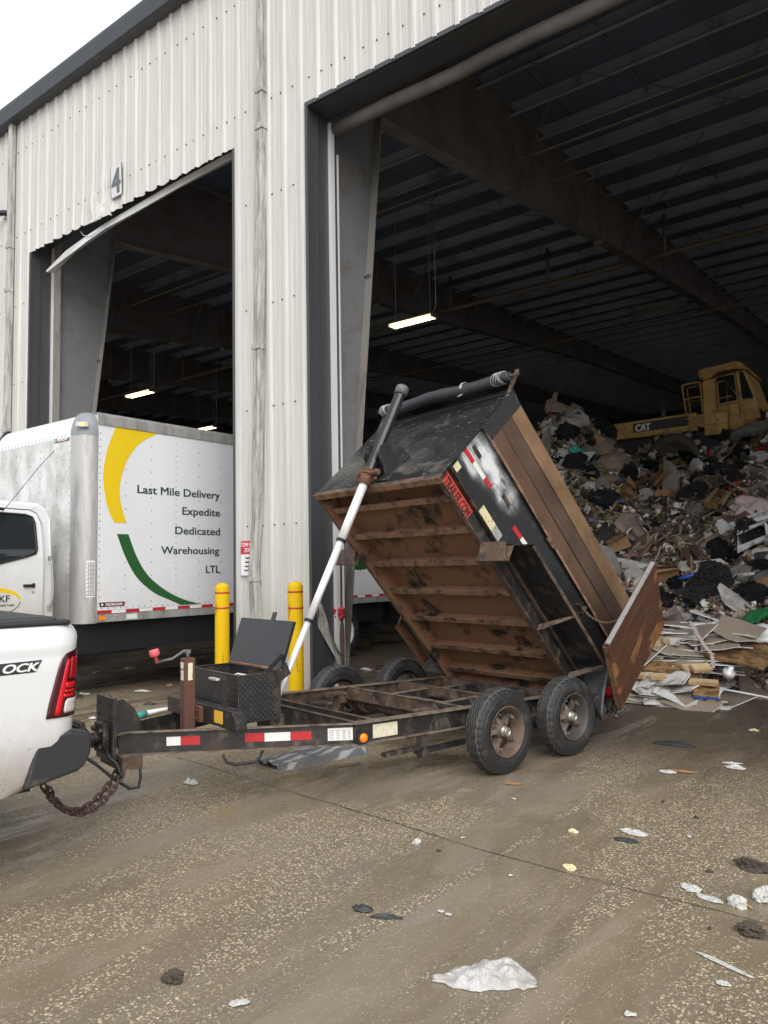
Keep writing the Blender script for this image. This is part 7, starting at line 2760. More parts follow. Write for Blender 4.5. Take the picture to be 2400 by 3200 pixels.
plank((-4.60, 13.15, 1.82), (-4.50, 14.15, 2.34), 0.17, 0.04, 'wood2', 'light brown plank leaning on the heap behind the swing door', roll=-0.6)
plank((-4.35, 13.10, 1.62), (-4.18, 14.40, 2.52), 0.05, 0.04, 'wood', 'thin brown batten leaning just right of the light brown plank')
plank((-4.05, 13.75, 2.12), (-3.60, 12.70, 1.70), 0.10, 0.045, 'wood', 'dark brown plank sloping down towards the blue mallet', roll=0.5)
plank((-3.74, 13.36, 1.98), (-3.22, 12.50, 1.62), 0.11, 0.05, 'wood3', 'grey brown plank sloping down right of the mallet head', roll=0.5)
plank((-4.25, 16.1, 3.15), (-3.70, 15.85, 3.02), 0.05, 0.05, 'bagwht', 'dirty white tube lying left of the pink towel', 'white_tube', 'tube')
plank((-3.06, 12.25, 1.52), (-2.58, 12.20, 1.55), 0.07, 0.04, 'bagwht', 'pale lath left of the tub of grain', 'pale_lath', 'lath')
plank((-5.55, 14.7, 2.42), (-5.42, 14.4, 2.34), 0.06, 0.02, 'pine', 'short bent light slat low beside the side boards', 'wooden_sliver', 'sliver')
plank((-3.55, 14.25, 2.28), (-2.95, 14.0, 2.22), 0.07, 0.03, 'wood2', 'light brown board right of centre below the brown garment', roll=0.3)
plank((-5.9, 15.0, 2.9), (-5.05, 14.9, 3.05), 0.04, 0.03, 'wood2', 'long pale stick lying across the blue plastic scrap', 'stick', 'stick')

# ------------------------------------------------------------------ wheeled compactor on the heap
CT = Vector((-6.0, 20.5, 4.2))
CAT = empty('compactor', CT, 0, 'dull yellow wheeled compactor machine parked on top of the heap', 'compactor')


def cpart(m, name, mat, par=None, bev=0):
    m.v = [tuple(Vector(p) - CT) for p in m.v]
    return m.build(name, mat, par or CAT, bev)


YC = 20.5
m = MB(); m.prism([(-7.75, YC + 0.05, 5.14), (-7.75, YC + 0.05, 5.59), (-5.5, YC + 0.05, 5.62), (-5.5, YC + 0.05, 5.14)], (0, 1.9, 0)); m.box(-8.2, -7.75, YC + 0.1, YC + 1.9, 4.9, 5.55); cpart(m, 'hood', M['catyel'], None, 0.03)
m = MB(); m.prism([(-7.18, YC + 0.045, 5.275), (-7.18, YC + 0.045, 5.525), (-5.72, YC + 0.045, 5.555), (-5.72, YC + 0.045, 5.295)], (0, 0.01, 0)); sp = cpart(m, 'side_stripe', M['catblk'])
m = MB(); m.text('CAT', 0.185, (-7.12, YC + 0.043, 5.302), (1, 0, 0), (0, 0, 1), 0.004, 'LEFT', 0, 0.05, 0.86, 0, 0.86); cpart(m, 'lettering', M['white'], sp)
m = MB(); m.prism([(-6.98, YC + 0.038, 5.30), (-6.90, YC + 0.038, 5.37), (-6.82, YC + 0.038, 5.30)], (0, -0.002, 0)); cpart(m, 'lettering_triangle', M['catyel'], sp)
m = MB(); m.prism([(-5.77, YC - 0.05, 5.46), (-5.28, YC - 0.05, 5.54), (-5.26, YC - 0.05, 5.18), (-5.42, YC - 0.05, 5.20)], (0, 0.6, 0)); cpart(m, 'walkway', M['catyel'], None, 0.01)
m = MB(); m.box(-7.8, -3.4, YC + 0.35, YC + 1.6, 4.6, 5.14); cpart(m, 'chassis', M['catblk'])
m = MB(); m.prism([(-5.34, YC, 5.40), (-5.34, YC, 6.40), (-4.50, YC, 6.52), (-4.30, YC, 6.52), (-4.10, YC, 5.80), (-3.98, YC, 5.25), (-4.30, YC, 5.22), (-5.0, YC, 5.38)], (0, 1.6, 0)); cabm = cpart(m, 'cab', M['catyel'], None, 0.04)
m = MB(); m.prism([(-5.40, YC - 0.06, 6.47), (-5.40, YC - 0.06, 6.70), (-4.54, YC - 0.06, 6.77), (-4.36, YC - 0.06, 6.72), (-4.22, YC - 0.06, 6.50), (-4.5, YC - 0.06, 6.57), (-4.95, YC - 0.06, 6.55), (-5.12, YC - 0.06, 6.44), (-5.22, YC - 0.06, 6.40)], (0, 1.72, 0)); cpart(m, 'cab_roof', M['catyel'], cabm, 0.03)
m = MB(); m.prism([(-4.965, YC - 0.012, 6.38), (-4.93, YC - 0.012, 6.42), (-4.58, YC - 0.012, 6.44), (-4.55, YC - 0.012, 6.41), (-4.515, YC - 0.012, 5.80), (-4.54, YC - 0.012, 5.77), (-4.92, YC - 0.012, 5.74), (-4.95, YC - 0.012, 5.77)], (0, 0.01, 0)); cpart(m, 'door_window', M['glass'], cabm)
m = MB(); m.prism([(-4.43, YC - 0.012, 6.48), (-4.33, YC - 0.012, 6.46), (-4.13, YC - 0.012, 5.80), (-4.15, YC - 0.012, 5.77), (-4.37, YC - 0.012, 5.78), (-4.39, YC - 0.012, 5.80)], (0, 0.01, 0)); cpart(m, 'quarter_window', M['glass'], cabm)
m = MB()
for (a, c_) in (((-5.0, 6.47), (-4.99, 5.42)), ((-5.0, 6.47), (-4.52, 6.49)), ((-4.52, 6.49), (-4.44, 5.42)), ((-4.99, 5.68), (-4.47, 5.72))):
    m.beam((a[0], YC - 0.008, a[1]), (c_[0], YC - 0.008, c_[1]), 0.016, 0.016)
cpart(m, 'door_seam', M['catblk'], cabm)
m = MB()
for pts in ([(-4.90, 5.45), (-4.93, 6.25), (-4.88, 6.28), (-4.78, 6.29)], [(-4.70, 5.48), (-4.72, 6.27), (-4.50, 5.90)], [(-4.91, 5.86), (-4.60, 5.88)]):
    m.tube([(x, YC - 0.09, z) for x, z in pts], 0.014, 6)
cpart(m, 'grab_bar', M['catyel'], cabm)
m = MB()
for y_ in (YC + 0.0, YC + 0.45):
    m.tube([(-5.75, y_, 5.56), (-5.83, y_, 6.34), (-5.81, y_, 6.37), (-5.42, y_, 6.38), (-5.37, y_, 6.34), (-5.35, y_, 5.58)], 0.020, 6)
    m.tube([(-5.79, y_, 5.98), (-5.36, y_, 6.01)], 0.018, 6)
for (x, z) in ((-5.83, 6.34), (-5.79, 5.98)):
    m.tube([(x, YC, z), (x, YC + 0.45, z)], 0.018, 6)
cpart(m, 'hand_rail', M['catyel'])
m = MB(); m.box(-5.26, -4.71, YC - 0.25, YC + 0.4, 4.93, 5.48); bx_ = cpart(m, 'side_box', M['catyel'], None, 0.015)
m = MB(); m.box(-5.25, -4.72, YC - 0.253, YC - 0.25, 5.19, 5.20); m.box(-4.985, -4.975, YC - 0.253, YC - 0.25, 4.95, 5.47); m.box(-4.94, -4.92, YC - 0.262, YC - 0.25, 5.26, 5.33); cpart(m, 'box_seam', M['catblk'], bx_)
m = MB(); m.box(-4.71, -4.34, YC - 0.05, YC + 0.4, 5.03, 5.42); m.box(-4.34, -4.1, YC + 0.05, YC + 0.5, 5.05, 5.25); cpart(m, 'side_box', M['catyel'], None, 0.015)
m = MB(); m.cyl((-6.6, YC + 0.9, 5.58), (-6.6, YC + 0.9, 6.13), 0.075, n=14); m.cyl((-6.6, YC + 0.9, 6.13), (-6.66, YC + 0.9, 6.2), 0.06, n=14); cpart(m, 'exhaust', M['catwheel'])
m = MB(); m.cyl((-5.98, YC + 1.2, 5.6), (-5.98, YC + 1.2, 6.0), 0.05, n=12); cpart(m, 'air_intake', M['catwheel'])
def cwheel(x, z, r, y0):
    m = MB()
    m.lathe([(0.15, 0.05), (r * 0.55, 0.02), (r * 0.62, -0.02), (r * 0.66, -0.06), (r * 0.97, -0.06), (r, -0.03), (r, 0.8), (0.1, 0.8)], (x, y0 + 0.06, z), (0, 1, 0), 48)
    w = cpart(m, 'wheel', M['catwheel'])
    for k in range(16):
        an = k * PI / 8 + 0.18
        for yy in (0.08, 0.40):
            m = MB()
            c = Vector((x + r * math.cos(an + (0.2 if yy > .2 else 0)), y0 + yy, z + r * math.sin(an + (0.2 if yy > .2 else 0))))
            d = Vector((math.cos(an), 0, math.sin(an))); s = Vector((-math.sin(an), 0, math.cos(an)))
            vs = [c + s * a * 0.085 + Vector((0, b_ * 0.09, 0)) for a, b_ in ((-1, -1), (1, -1), (1, 1), (-1, 1))] + [c + d * 0.11 + s * a * 0.045 + Vector((0, b_ * 0.05, 0)) for a, b_ in ((-1, -1), (1, -1), (1, 1), (-1, 1))]
            if yy > 0.2 and k % 2: continue
            m.add(vs, [(0, 3, 2, 1), (4, 5, 6, 7), (0, 1, 5, 4), (1, 2, 6, 5), (2, 3, 7, 6), (3, 0, 4, 7)])
            cpart(m, 'tooth', M['tooth'], w)
cwheel(-6.14, 4.42, 0.70, YC - 0.02)
cwheel(-3.2, 4.35, 0.70, YC - 0.02)
m = MB(); m.prism([(-3.90, YC - 0.1, 4.8), (-3.88, YC - 0.1, 5.52), (-3.82, YC - 0.1, 5.56), (-3.0, YC - 0.1, 5.58), (-2.4, YC - 0.1, 5.3), (-2.4, YC - 0.1, 4.8)], (0, 1.7, 0)); fr = cpart(m, 'front_frame', M['catyel'], None, 0.03)
m = MB(); m.box(-3.88, -3.3, YC - 0.106, YC - 0.1, 5.18, 5.40); pn = cpart(m, 'number_panel', M['catblk'], fr)
m = MB(); m.text('826C', 0.14, (-3.85, YC - 0.107, 5.22), (1, 0, 0), (0, 0, 1), 0.003, 'LEFT', 0, 0.03, 0.9); cpart(m, 'lettering', M['white'], pn)
m = MB(); m.box(-2.2, -2.0, YC - 0.6, YC + 2.4, 4.5, 5.6); cpart(m, 'blade', M['catyel'], None, 0.02)

# ------------------------------------------------------------------ the drywall pile in front of the heap
def sheet(name, mat_top, cx, cy, cz, lx, ly, rz, tilt=(0, 0), droop=0.0, th=0.012, seed=0, label=None, cat='board', group=None, edge='gypsum', torn=0.06, clip=0):
    """a broken board: irregular outline, slight sag, paper face and gypsum edge"""
    rnd = random.Random(seed)
    nx, ny = 9, 5
    b = MB()
    jit = [rnd.uniform(-1, 1) for _ in range(60)]
    def edgej(k, t):
        return torn * (0.75 * math.sin(t * 4 + jit[k] * 6) + 0.25 * math.sin(t * 11 + jit[k + 1] * 6)) * 0.5 * min(1.0, lx)
    cut = [rnd.choice([0, 0, 0.25, 0.5]) for _ in range(4)]
    def P(u, v, top):
        x = (u - 0.5) * lx + (edgej(0, v) * (1 if u < 0.02 else 0)) + (edgej(2, v) * (1 if u > 0.98 else 0))
        y = (v - 0.5) * ly + (edgej(4, u) * (1 if v < 0.02 else 0)) + (edgej(6, u) * (1 if v > 0.98 else 0))
        if v < 0.02 and clip:
            y += cut[0] * ly * 0.5 * max(0, (0.35 - u) / 0.35) + cut[1] * ly * 0.5 * max(0, (u - 0.65) / 0.35)
        z = -droop * (max(0, x) ** 1.6) * 0.5 - droop * 0.35 * (x * x) + 0.012 * math.sin(u * 5 + jit[9] * 4)
        return (x, y, z + (th if top else 0))
    top = [P(i / (nx - 1), j / (ny - 1), 1) for j in range(ny) for i in range(nx)]
    bot = [P(i / (nx - 1), j / (ny - 1), 0) for j in range(ny) for i in range(nx)]
    n = nx * ny
    fs = [(j * nx + i, j * nx + i + 1, (j + 1) * nx + i + 1, (j + 1) * nx + i) for j in range(ny - 1) for i in range(nx - 1)]
    b.add(top + bot, fs, 0)
    for f in fs:
        b.f.append([q + n for q in f][::-1]); b.m.append(1); b.s.append(False)
    rim = [i for i in range(nx)] + [(j + 1) * nx - 1 for j in range(1, ny)] + [(ny - 1) * nx + i for i in range(nx - 2, -1, -1)] + [j * nx for j in range(ny - 2, 0, -1)]
    for a in range(len(rim)):
        c = rim[(a + 1) % len(rim)]
        b.f.append([rim[a], rim[a] + n, c + n, c]); b.m.append(2); b.s.append(False)
    o = b.build(name, [M[mat_top], M['paperbrn' if mat_top == 'paperwht' else ('paperwht' if mat_top == 'paperbrn' else mat_top)], M[edge]])
    o.location = (cx, cy, cz)
    o.rotation_euler = (tilt[0], tilt[1], rz)
    return tag(o, label, cat, group)


rnd = random.Random(77)
GW = 'torn drywall sheets in the pile'
LW = 'torn drywall sheet showing white paper, layered in the pile beside the swing door'
LB_ = 'torn drywall sheet showing brown backing paper, layered in the pile beside the swing door'
NL = 62
for i in range(NL):
    t = i / (NL - 1)
    z = 0.015 + 0.86 * t
    # front edge steps back as the pile rises; long sheets sag towards the right
    front = 9.55 + 0.95 * t ** 1.15 + rnd.uniform(-0.10, 0.10) + (0.22 if rnd.random() < 0.15 else 0)
    lx = rnd.uniform(0.9, 2.0) * (1 - 0.15 * t)
    ly = rnd.uniform(0.7, 1.3)
    cx = -2.62 + 0.55 * max(0.0, t - 0.35) + rnd.uniform(-0.40, 0.12) - (0.35 if rnd.random() < 0.4 else 0.0) - lx / 2
    wht = rnd.random() < 0.46
    sheet('drywall_sheet', 'paperwht' if wht else 'paperbrn', cx, front + ly / 2, z, lx, ly, rnd.uniform(-0.30, 0.38) + 0.18, (rnd.uniform(-0.05, 0.10), rnd.uniform(-0.03, 0.07)), rnd.uniform(0.05, 0.22), rnd.choice([0.010, 0.012, 0.015]), i, LW if wht else LB_, 'drywall sheet', GW + (' white side up' if wht else ' brown side up'), clip=1)
# sheets fanned out on the right flank, sloping down to the right
for i in range(20):
    t = i / 19
    sheet('drywall_sheet', 'paperwht' if i % 3 else 'paperbrn', -2.35 + rnd.uniform(-0.12, 0.12), 11.35 + 0.45 * t + rnd.uniform(-.1, .1), 0.16 + 0.62 * t, rnd.uniform(1.3, 1.9), rnd.uniform(0.7, 1.1), rnd.uniform(-0.25, 0.05), (rnd.uniform(-0.02, 0.08), 0.34 + rnd.uniform(-0.05, 0.06)), 0.08, 0.012, 200 + i,
          LW.replace('layered in the pile beside the swing door', 'fanned out on the right flank of the pile') if i % 3 else LB_.replace('layered in the pile beside the swing door', 'fanned out on the right flank of the pile'), 'drywall sheet', 'drywall sheets on the right flank' + (' white side up' if i % 3 else ' brown side up'), clip=1)
# broken scraps on the front slope
for i in range(40):
    t = rnd.random()
    x = rnd.uniform(-3.9, -2.75 + 0.4 * t)
    y = 9.56 + 0.95 * t + rnd.uniform(-0.08, 0.02)
    z = 0.04 + 0.84 * t ** 0.9
    wht = rnd.random() < 0.52
    sheet('drywall_scrap', 'paperwht' if wht else 'paperbrn', x, y, z, rnd.uniform(0.25, 0.95), rnd.uniform(0.14, 0.42), rnd.uniform(-0.6, 0.6), (rnd.uniform(0.25, 0.65), rnd.uniform(-0.2, 0.3)), 0.1, 0.012, 400 + i,
          ('small broken white drywall scrap on the front of the pile' if wht else 'small broken brown drywall scrap on the front of the pile'), 'drywall scrap', 'broken scraps on the front of the pile' + (' white' if wht else ' brown'), clip=1)

sheet('osb_sheet', 'osb', -3.0, 10.50, 0.70, 1.9, 0.6, -0.12, (0.42, 0.10), 0.10, 0.022, 901, 'large dark strand board sheet near the top of the pile', 'strand board', None, 'osb', 0.03)
sheet('osb_strip', 'osb', -3.12, 9.80, 0.415, 0.82, 0.16, -0.12, (0.85, 0.06), 0.02, 0.018, 902, 'light strand board strip on the front of the pile below the pine blocks', 'strand board', None, 'osb', 0.02)
sheet('osb_offcut', 'osb', -2.62, 9.62, 0.21, 0.28, 0.20, 0.2, (0.7, 0.1), 0.0, 0.016, 903, 'small square strand board offcut above the blue strip', 'strand board', None, 'osb', 0.02)
sheet('blue_strip', 'bluepl', -2.60, 9.545, 0.135, 0.28, 0.03, 0.2, (0.7, 0.1), 0.0, 0.010, 904, 'thin blue strip under the small strand board offcut', 'strip', None, 'bluepl', 0.005)
sheet('long_board', 'paperbrn', -2.42, 11.0, 0.03, 2.3, 0.42, 1.42, (0.0, -0.015), 0.0, 0.014, 905, 'long muddy brown board lying flat on the ground right of the pile', 'board', None, 'gypsum', 0.015)
sheet('blue_insulation_edge', 'bluepl', -3.66, 10.25, 0.80, 0.70, 0.03, 0.30, (0.2, -0.12), 0.0, 0.012, 906, 'blue edged strip near the top left of the pile', 'strip', None, 'bluepl', 0.005)
sheet('bent_liner', 'paperbrn', -3.42, 9.90, 0.52, 0.24, 0.60, -0.5, (0.55, 0.0), 0.0, 0.012, 907, 'narrow curved brown board leaning on the front of the pile', 'board', None, 'gypsum', 0.02)
# white foam blanket over the top
b = MB()
def foam(u, v):
    x = -3.75 + 1.95 * u
    y = 10.42 + 0.62 * v + 0.10 * math.sin(u * 9) + 0.12 * u
    z = 0.93 - 0.10 * (1 - v) ** 2 + 0.06 * fbm((x * 4, y * 4, 1), 3) + 0.035 * fbm((x * 14, y * 14, 2), 2) - 0.30 * max(0, u - 0.55) ** 1.3 - 0.12 * (1 - u) ** 3
    return (x, y, z)
b.grid(foam, 46, 16)
o = b.build('foam_blanket', plain('white_foam', (0.88, 0.885, 0.89), 0.8, 0, 0.05, 8, 0.3))
o.modifiers.new('s', 'SOLIDIFY').thickness = 0.05
recenter(o)
tag(o, 'crumbling white foam blanket lying over the top of the drywall pile', 'foam sheet')
# pine blocks
for i, (x, y, z, lx, ly, lz, rz, rx, lb) in enumerate((
        (-3.42, 10.05, 0.665, 0.34, 0.12, 0.075, 0.35, 0.12, 'pine block on the upper ledge of the pile beside the swing door'),
        (-3.22, 10.14, 0.70, 0.10, 0.10, 0.07, 0.2, 0.3, 'small pine offcut right of the upper pine block'),
        (-2.72, 9.78, 0.43, 0.30, 0.15, 0.07, 0.85, 0.55, 'pale tilted pine block in front of the strand board strip'),
        (-2.86, 9.80, 0.42, 0.24, 0.14, 0.06, 1.2, 0.6, 'pine block standing behind the pale tilted pine block'),
        (-2.66, 9.66, 0.28, 0.40, 0.14, 0.06, -0.02, 0.25, 'long pine block under the tilted pair of pine blocks'),
        (-3.42, 9.66, 0.30, 0.19, 0.11, 0.08, -0.15, 0.3, 'pale pine block at the left end of the strand board strip'),
        (-3.20, 9.68, 0.30, 0.24, 0.12, 0.08, 0.45, 0.3, 'tilted pine block just left of centre on the front of the pile'),
        (-2.56, 9.60, 0.10, 0.13, 0.10, 0.08, 0.1, 0.1, 'small pine cube at the foot of the pile'))):
    lx, ly, lz = lx * 0.8, ly * 0.8, lz * 0.75
    m = MB(); m.box(-lx / 2, lx / 2, -ly / 2, ly / 2, 0, lz)
    o = m.build('wood_block', M['pine'], None, 0.003)
    o.location = (x, y, z); o.rotation_euler = (rx, 0, rz)
    tag(o, lb, 'wood block')
m = MB(); m.tube([(-0.33, 0, 0), (0.0, 0, 0.004), (0.33, 0, 0)], 0.012, 6)
o = m.build('white_dowel', M['white']); o.location = (-2.28, 9.80, 0.19); o.rotation_euler = (0, 0.12, 0.05); tag(o, 'thin white dowel lying across the long muddy board', 'dowel')
m = MB(); m.lathe([(0.026, 0), (0.042, 0), (0.042, 0.09), (0.026, 0.09)], (0, 0, 0), (0, 0, 1), 20, closed=True)
o = m.build('pipe_offcut', M['bagwht']); o.location = (-3.38, 9.50, 0.17); o.rotation_euler = (1.35, 0.2, 0.2); tag(o, 'short grey pipe offcut poking from the left front of the pile', 'pipe')
m = MB(); m.lathe([(0.001, 0), (0.07, 0), (0.07, 0.075), (0.035, 0.08), (0.03, 0.14), (0.001, 0.145)], (0, 0, 0), (0, 0, 1), 20)
o = m.build('tin_can', M['galv']); o.location = (-2.45, 9.92, 0.36); o.rotation_euler = (0.3, 0.5, 0); tag(o, 'shiny tin can on the right front of the pile', 'can')
for i, pts in enumerate(([(-2.98, 10.36, 0.96), (-2.86, 10.2, 0.84), (-2.74, 10.05, 0.70), (-2.62, 9.95, 0.60), (-2.60, 9.9, 0.44)], [(-2.90, 10.28, 0.86), (-2.88, 10.2, 0.72), (-2.87, 10.18, 0.60)])):
    m = MB()
    vs, fs = [], []
    for k, q in enumerate(pts):
        vs += [(q[0] - 0.022, q[1], q[2]), (q[0] + 0.022, q[1] - 0.01, q[2] + 0.008)]
    for k in range(len(pts) - 1): fs.append((2 * k, 2 * k + 1, 2 * k + 3, 2 * k + 2))
    m.add(vs, fs)
    o = m.build('paper_tape', M[('fabpink', 'paperwht')[i]]); o.modifiers.new('s', 'SOLIDIFY').thickness = 0.002; recenter(o)
    tag(o, ('pinkish strip of tape trailing down the pile from the foam', 'short white strip of paper hanging on the strand board sheet')[i], 'tape strip')

# ------------------------------------------------------------------ litter on the wet yard
def lit(name, mat, x, y, sx, sy, rz, seed, label, cat='litter', group=None, fl=0.4, n=16, fold=1.0):
    return crumple(name, M[mat], (sx, sy), seed, (x, y, 0.004), (0, 0, rz), n, fl, fold, label, cat, group)


b = MB()
def bagf(u, v):
    # a limp torn bag: thin tail at the left, body bunched in the middle, one corner folded down at the right
    x = -0.205 + 0.41 * u
    w = float(np.interp(u, [0, 0.10, 0.22, 0.40, 0.62, 0.85, 1.0], [0.012, 0.022, 0.075, 0.095, 0.085, 0.10, 0.055]))
    c = float(np.interp(u, [0, 0.2, 0.5, 0.8, 1.0], [-0.015, -0.005, 0.0, 0.018, -0.012]))
    w *= 1 + 0.35 * fbm((u * 4, 1.0 if v > 0.5 else 6.0, 0), 3)
    y = c + (v - 0.5) * 2 * w + 0.012 * fbm((u * 5, v * 3, 4.0), 2)
    x += 0.03 * fbm((v * 4, u * 2, 2.0), 3) + 0.03 * u * (0.5 - abs(v - 0.5))
    e = 1 - abs(2 * v - 1) ** 2.5
    rid = abs(fbm((u * 4.5 + 0.8 * v, v * 2.0, 7.3), 3))
    z = 0.004 + min(1, 5 * (1 - u)) * e * (0.012 + 0.050 * rid + 0.028 * float(np.interp(u, [0, 0.3, 0.6, 0.9, 1], [0, 0.6, 0.9, 1.0, 0.3]))) * (0.35 + 0.65 * min(1, u * 4))
    return (x, y, z)
b.grid(bagf, 70, 34)
o = b.build('plastic_bag', M['bagfilm'])
o.location = (-1.735, 2.885, 0.0)
o.rotation_euler = (0, 0, 0.62)
tag(o, 'crumpled translucent white plastic bag lying in the foreground', 'plastic bag')
lit('plastic_wrapper', 'litter', -1.30, 4.30, 0.12, 0.085, -0.3, 32, 'white wrapper twisted in the middle, left one of two lying end to end', 'wrapper', None, 0.28, 22)
lit('plastic_wrapper', 'litter', -1.18, 4.22, 0.14, 0.065, -0.2, 33, 'white wrapper lying end to end with the twisted one, right of it', 'wrapper', None, 0.25, 22)
boulder('paper_ball', M['litter'], 0.050, 34, (-1.05, 4.23, 0), (1, 0.90, 0.75), 'crumpled white paper ball right of the twisted wrapper', 'paper', None, 0.55, 4)
boulder('paper_ball', M['litter'], 0.065, 35, (-0.955, 4.38, 0), (1, 0.92, 0.75), 'large white crumpled paper cut by the right edge of the picture', 'paper', None, 0.55, 4)
lit('plastic_wrapper', 'litter', -1.84, 4.97, 0.19, 0.10, -0.15, 36, 'white torn wrapper above the flat dark rag', 'wrapper', None, 0.3)
lit('rag', 'darkscrap', -1.83, 4.80, 0.15, 0.06, 0.1, 37, 'flat dark rag just below the white torn wrapper', 'rag', None, 0.5)
boulder('yellow_clump', M['refyel'], 0.035, 38, (-2.17, 4.77, 0), (1, 0.57, 0.45), 'small mustard coloured clump nearer the trailer', 'clump', None, 0.55, 4)
boulder('yellow_clump', M['refyel'], 0.045, 39, (-1.93, 4.19, 0), (1, 0.56, 0.45), 'larger mustard coloured clump on the wet ground', 'clump', None, 0.55, 4)
lit('flattened_film', 'darkscrap', -2.38, 7.56, 0.40, 0.16, 0.0, 41, 'flattened dark film on the ground beyond the rear wheel', 'film', None, 0.3, 22)
lit('paper_scrap', 'litter', -1.70, 6.98, 0.17, 0.10, 0.0, 42, 'white paper scrap far right on the yard', 'paper', None, 0.3)
lit('paper_scrap', 'litter', -1.76, 7.12, 0.16, 0.06, 0.3, 43, 'thin white scrap just above the far right paper scrap', 'paper', None, 0.3)
lit('paper_scrap', 'litter', -2.12, 6.54, 0.15, 0.09, 0.0, 44, 'white paper scrap in line with the trailer wheels', 'paper', None, 0.3)
lit('orange_twig', 'brownscrap', -2.02, 6.62, 0.24, 0.05, 0.2, 45, 'orange brown splinter touching the white paper scrap in line with the wheels', 'splinter', None, 0.5)
lit('orange_peel', 'refyel', -1.90, 8.60, 0.11, 0.07, 0.0, 46, 'small orange yellow scrap in front of the drywall pile', 'scrap', None, 0.5)
lit('bark', 'brownscrap', -3.00, 5.53, 0.16, 0.05, 0.5, 47, 'tan wood chip in front of the front wheel', 'wood chip', None, 0.5)
boulder('paper_ball', M['litter'], 0.030, 49, (-2.88, 4.03, 0), (1, 0.83, 0.75), 'tiny pale crumpled ball below the trailer wheels', 'paper', None, 0.55, 4)
boulder('mud_clod', M['mudclod'], 0.110, 50, (-1.08, 4.76, 0), (1, 0.45, 0.45), 'large dark mud clod at the right edge', 'mud clod', None, 0.8, 4)
boulder('mud_clod', M['mudclod'], 0.080, 51, (-0.93, 3.95, 0), (1, 0.69, 0.45), 'grey ragged clump right of the paper ball, nearer the camera', 'clump', None, 0.8, 4)
boulder('mud_clod', M['mudclod'], 0.055, 52, (-2.80, 2.12, 0), (1, 0.82, 0.45), 'brown mud clod low on the left of the yard', 'mud clod', None, 0.8, 4)
lit('dark_rag', 'darkscrap', -2.56, 3.10, 0.11, 0.07, 0.3, 53, 'small dark rag in the middle of the near ground', 'rag', None, 0.5)
lit('dark_rag', 'darkscrap', -2.41, 3.10, 0.16, 0.04, 0.5, 54, 'long thin dark rag right of the small dark rag', 'rag', None, 0.5)
lit('paper_scrap', 'litter', -2.43, 2.16, 0.085, 0.045, 0.9, 55, 'white paper scrap near the bottom edge, left of centre', 'paper', None, 0.25, 22)
lit('paper_scrap', 'litter', -5.18, 4.10, 0.15, 0.10, 0.2, 56, 'white ragged scrap on the ground under the tongue, left of the rug', 'paper', None, 0.5)
lit('white_streak', 'litter', -0.96, 3.58, 0.26, 0.03, -0.35, 57, 'smeared white strip at the right edge of the near ground', 'strip', None, 0.15)
lit('paper_scrap', 'litter', -0.92, 3.42, 0.06, 0.04, 0.1, 58, 'small white scrap below the smeared strip', 'paper', None, 0.25, 22)
lit('twig', 'ochre', -1.00, 4.24, 0.07, 0.015, -0.9, 60, 'pair of yellow straws beside the paper ball', 'straw', None, 0.3)
# open joint between two slabs of the yard
b = MB()
jp = [(-6.2, 4.62), (-4.6, 4.42), (-3.29, 4.27), (-2.65, 4.17), (-1.97, 4.12), (-1.22, 4.11), (-0.2, 4.05), (1.5, 3.95)]
vs, fs = [], []
for i in range(60):
    t = i / 59
    x = -6.2 + 7.7 * t
    y = float(np.interp(x, [p_[0] for p_ in jp], [p_[1] for p_ in jp])) + 0.012 * fbm((x * 3, 0.3, 0.1), 3)
    w = 0.0035 * (1 + 0.9 * fbm((x * 5, 2.2, 0.4), 3))
    vs += [(x, y - w, 0.004), (x, y + w, 0.004)]
for i in range(59): fs.append((2 * i, 2 * i + 2, 2 * i + 3, 2 * i + 1))
b.add(vs, fs)
o = b.build('slab_joint', M['mudclod'])
tag(o, kind='structure')
# grey striped rug under the tongue
b = MB()
def rugf(u, v):
    x = (u - 0.5) * 0.36 * (1 + 0.25 * v)
    y = (v - 0.5) * 0.95
    z = 0.035 + 0.030 * abs(math.sin(u * 8 + v * 1.2)) + 0.02 * fbm((u * 3, v * 5, 1), 3)
    if u < 0.05 or u > 0.95: z = 0.004
    return (x + 0.10 * math.sin(v * 2.2) + 0.03 * math.sin(v * 9), y, z)
b.grid(rugf, 26, 40)
o = b.build('rug', M['rug']); o.location = (-4.99, 5.28, 0.0); o.rotation_euler = (0, 0, -0.12)
o.modifiers.new('s', 'SOLIDIFY').thickness = 0.012
tag(o, 'folded grey striped rug lying under the trailer tongue', 'rug')
# white and teal brush handle behind the coupler
o = empty('cleaning_brush', (-7.95, 5.7, 0.02), 1.45, 'white and teal brush lying on the ground behind the coupler', 'brush')
m = MB(); m.tube([(-0.06, 0, 0.03), (0.15, 0, 0.04), (0.4, 0.02, 0.04)], [0.03, 0.022, 0.018], 10); m.build('handle', M['white'], o)
m = MB(); m.tube([(-0.06, 0, 0.03), (-0.16, -0.03, 0.02), (-0.26, -0.08, 0.01)], [0.03, 0.04, 0.02], 10); m.build('grip', M['teal'], o)

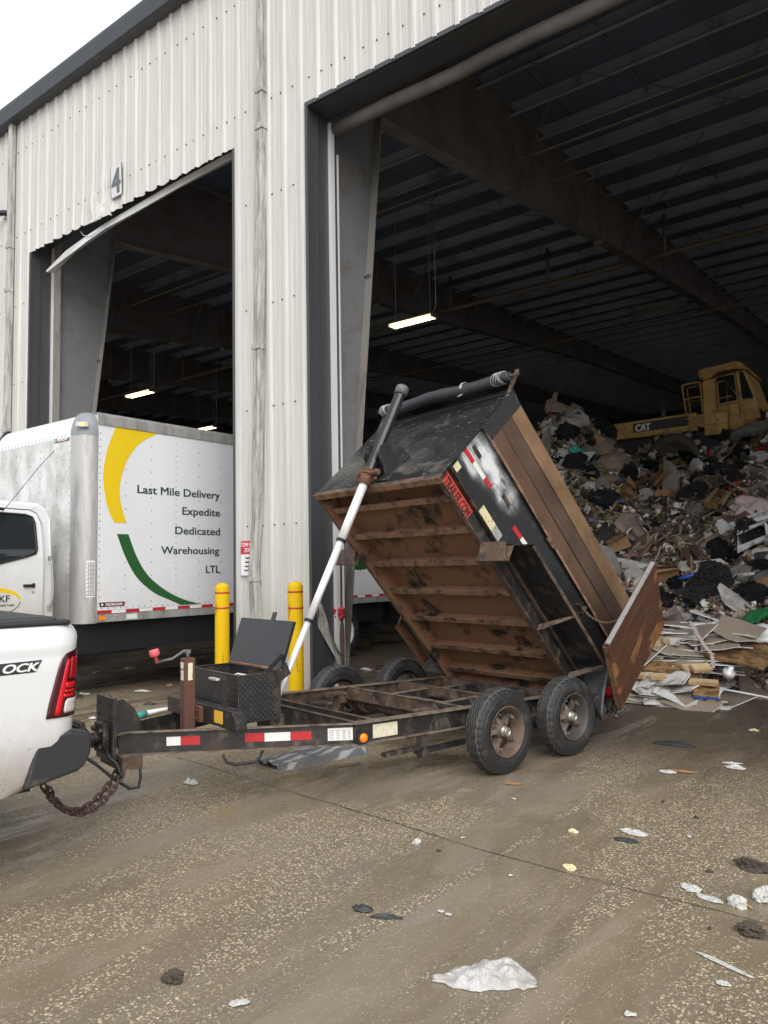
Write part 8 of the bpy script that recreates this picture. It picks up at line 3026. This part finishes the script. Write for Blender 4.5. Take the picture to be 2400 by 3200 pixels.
# scraps on the dirt under and beyond the truck
rnd = random.Random(9)
for i in range(46):
    x, y = rnd.uniform(-12.4, -6.8), rnd.uniform(5.2, 11.0)
    if i > 30: x, y = rnd.uniform(-8.6, -5.6), rnd.uniform(9.0, 13.0)
    mt = rnd.choice(['litter', 'brownscrap', 'darkscrap', 'litter', 'mudclod', 'mudclod'])
    lb = {'litter': 'pale scrap trodden into the dirt near the box truck', 'brownscrap': 'brown scrap trodden into the dirt near the box truck', 'darkscrap': 'dark scrap trodden into the dirt near the box truck', 'mudclod': 'mud lump on the dirt near the box truck'}[mt]
    lit('ground_scrap', mt, x, y, rnd.uniform(0.08, 0.32), rnd.uniform(0.05, 0.18), rnd.uniform(0, 3), 600 + i, lb, 'scrap', {'litter': 'pale scraps by the truck', 'brownscrap': 'brown scraps by the truck', 'darkscrap': 'dark scraps by the truck', 'mudclod': 'mud lumps by the truck'}[mt], 0.5, 9)
# small bits on the open yard
for i in range(52):
    y = rnd.uniform(2.0, 9.3)
    x = rnd.uniform(-0.75, -0.22) * y
    if -4.3 < x < -2.2 and 5.2 < y < 9: continue
    mt = rnd.choice(['litter', 'litter', 'litter', 'mudclod', 'brownscrap'])
    lb = {'litter': 'tiny white scrap pressed into the wet yard', 'mudclod': 'small mud crumb on the wet yard', 'brownscrap': 'small brown chip on the wet yard', 'ochre': 'small straw coloured chip on the wet yard'}[mt]
    s_ = rnd.uniform(0.010, 0.030)
    lit('yard_crumb', mt, x, y, s_ * 1.6, s_, rnd.uniform(0, 3), 800 + i, lb, 'scrap', {'litter': 'tiny white scraps on the yard', 'mudclod': 'mud crumbs on the yard', 'brownscrap': 'brown chips on the yard', 'ochre': 'straw chips on the yard'}[mt], 0.6, 7)
# cartons seen below the truck, far inside
for i, (x, y, s_, mt, lb) in enumerate(((-14.2, 15.2, (0.9, 0.5, 0.42), 'brownscrap', 'flattened brown carton seen under the box truck'), (-12.9, 15.6, (0.5, 0.4, 0.45), 'brownscrap', 'brown carton right of the flattened one, under the box truck'))):
    m = MB(); m.box(-s_[0] / 2, s_[0] / 2, -s_[1] / 2, s_[1] / 2, 0, s_[2]); m.quad((-s_[0] / 2, -s_[1] / 2, s_[2]), (s_[0] / 2, -s_[1] / 2, s_[2]), (s_[0] / 2, -s_[1] * 0.9, s_[2] + 0.08), (-s_[0] / 2, -s_[1] * 0.9, s_[2] + 0.08))
    o = m.build('carton', M[mt]); o.location = (x, y, 0); o.rotation_euler = (0, 0, 0.3 + i); tag(o, lb, 'carton')
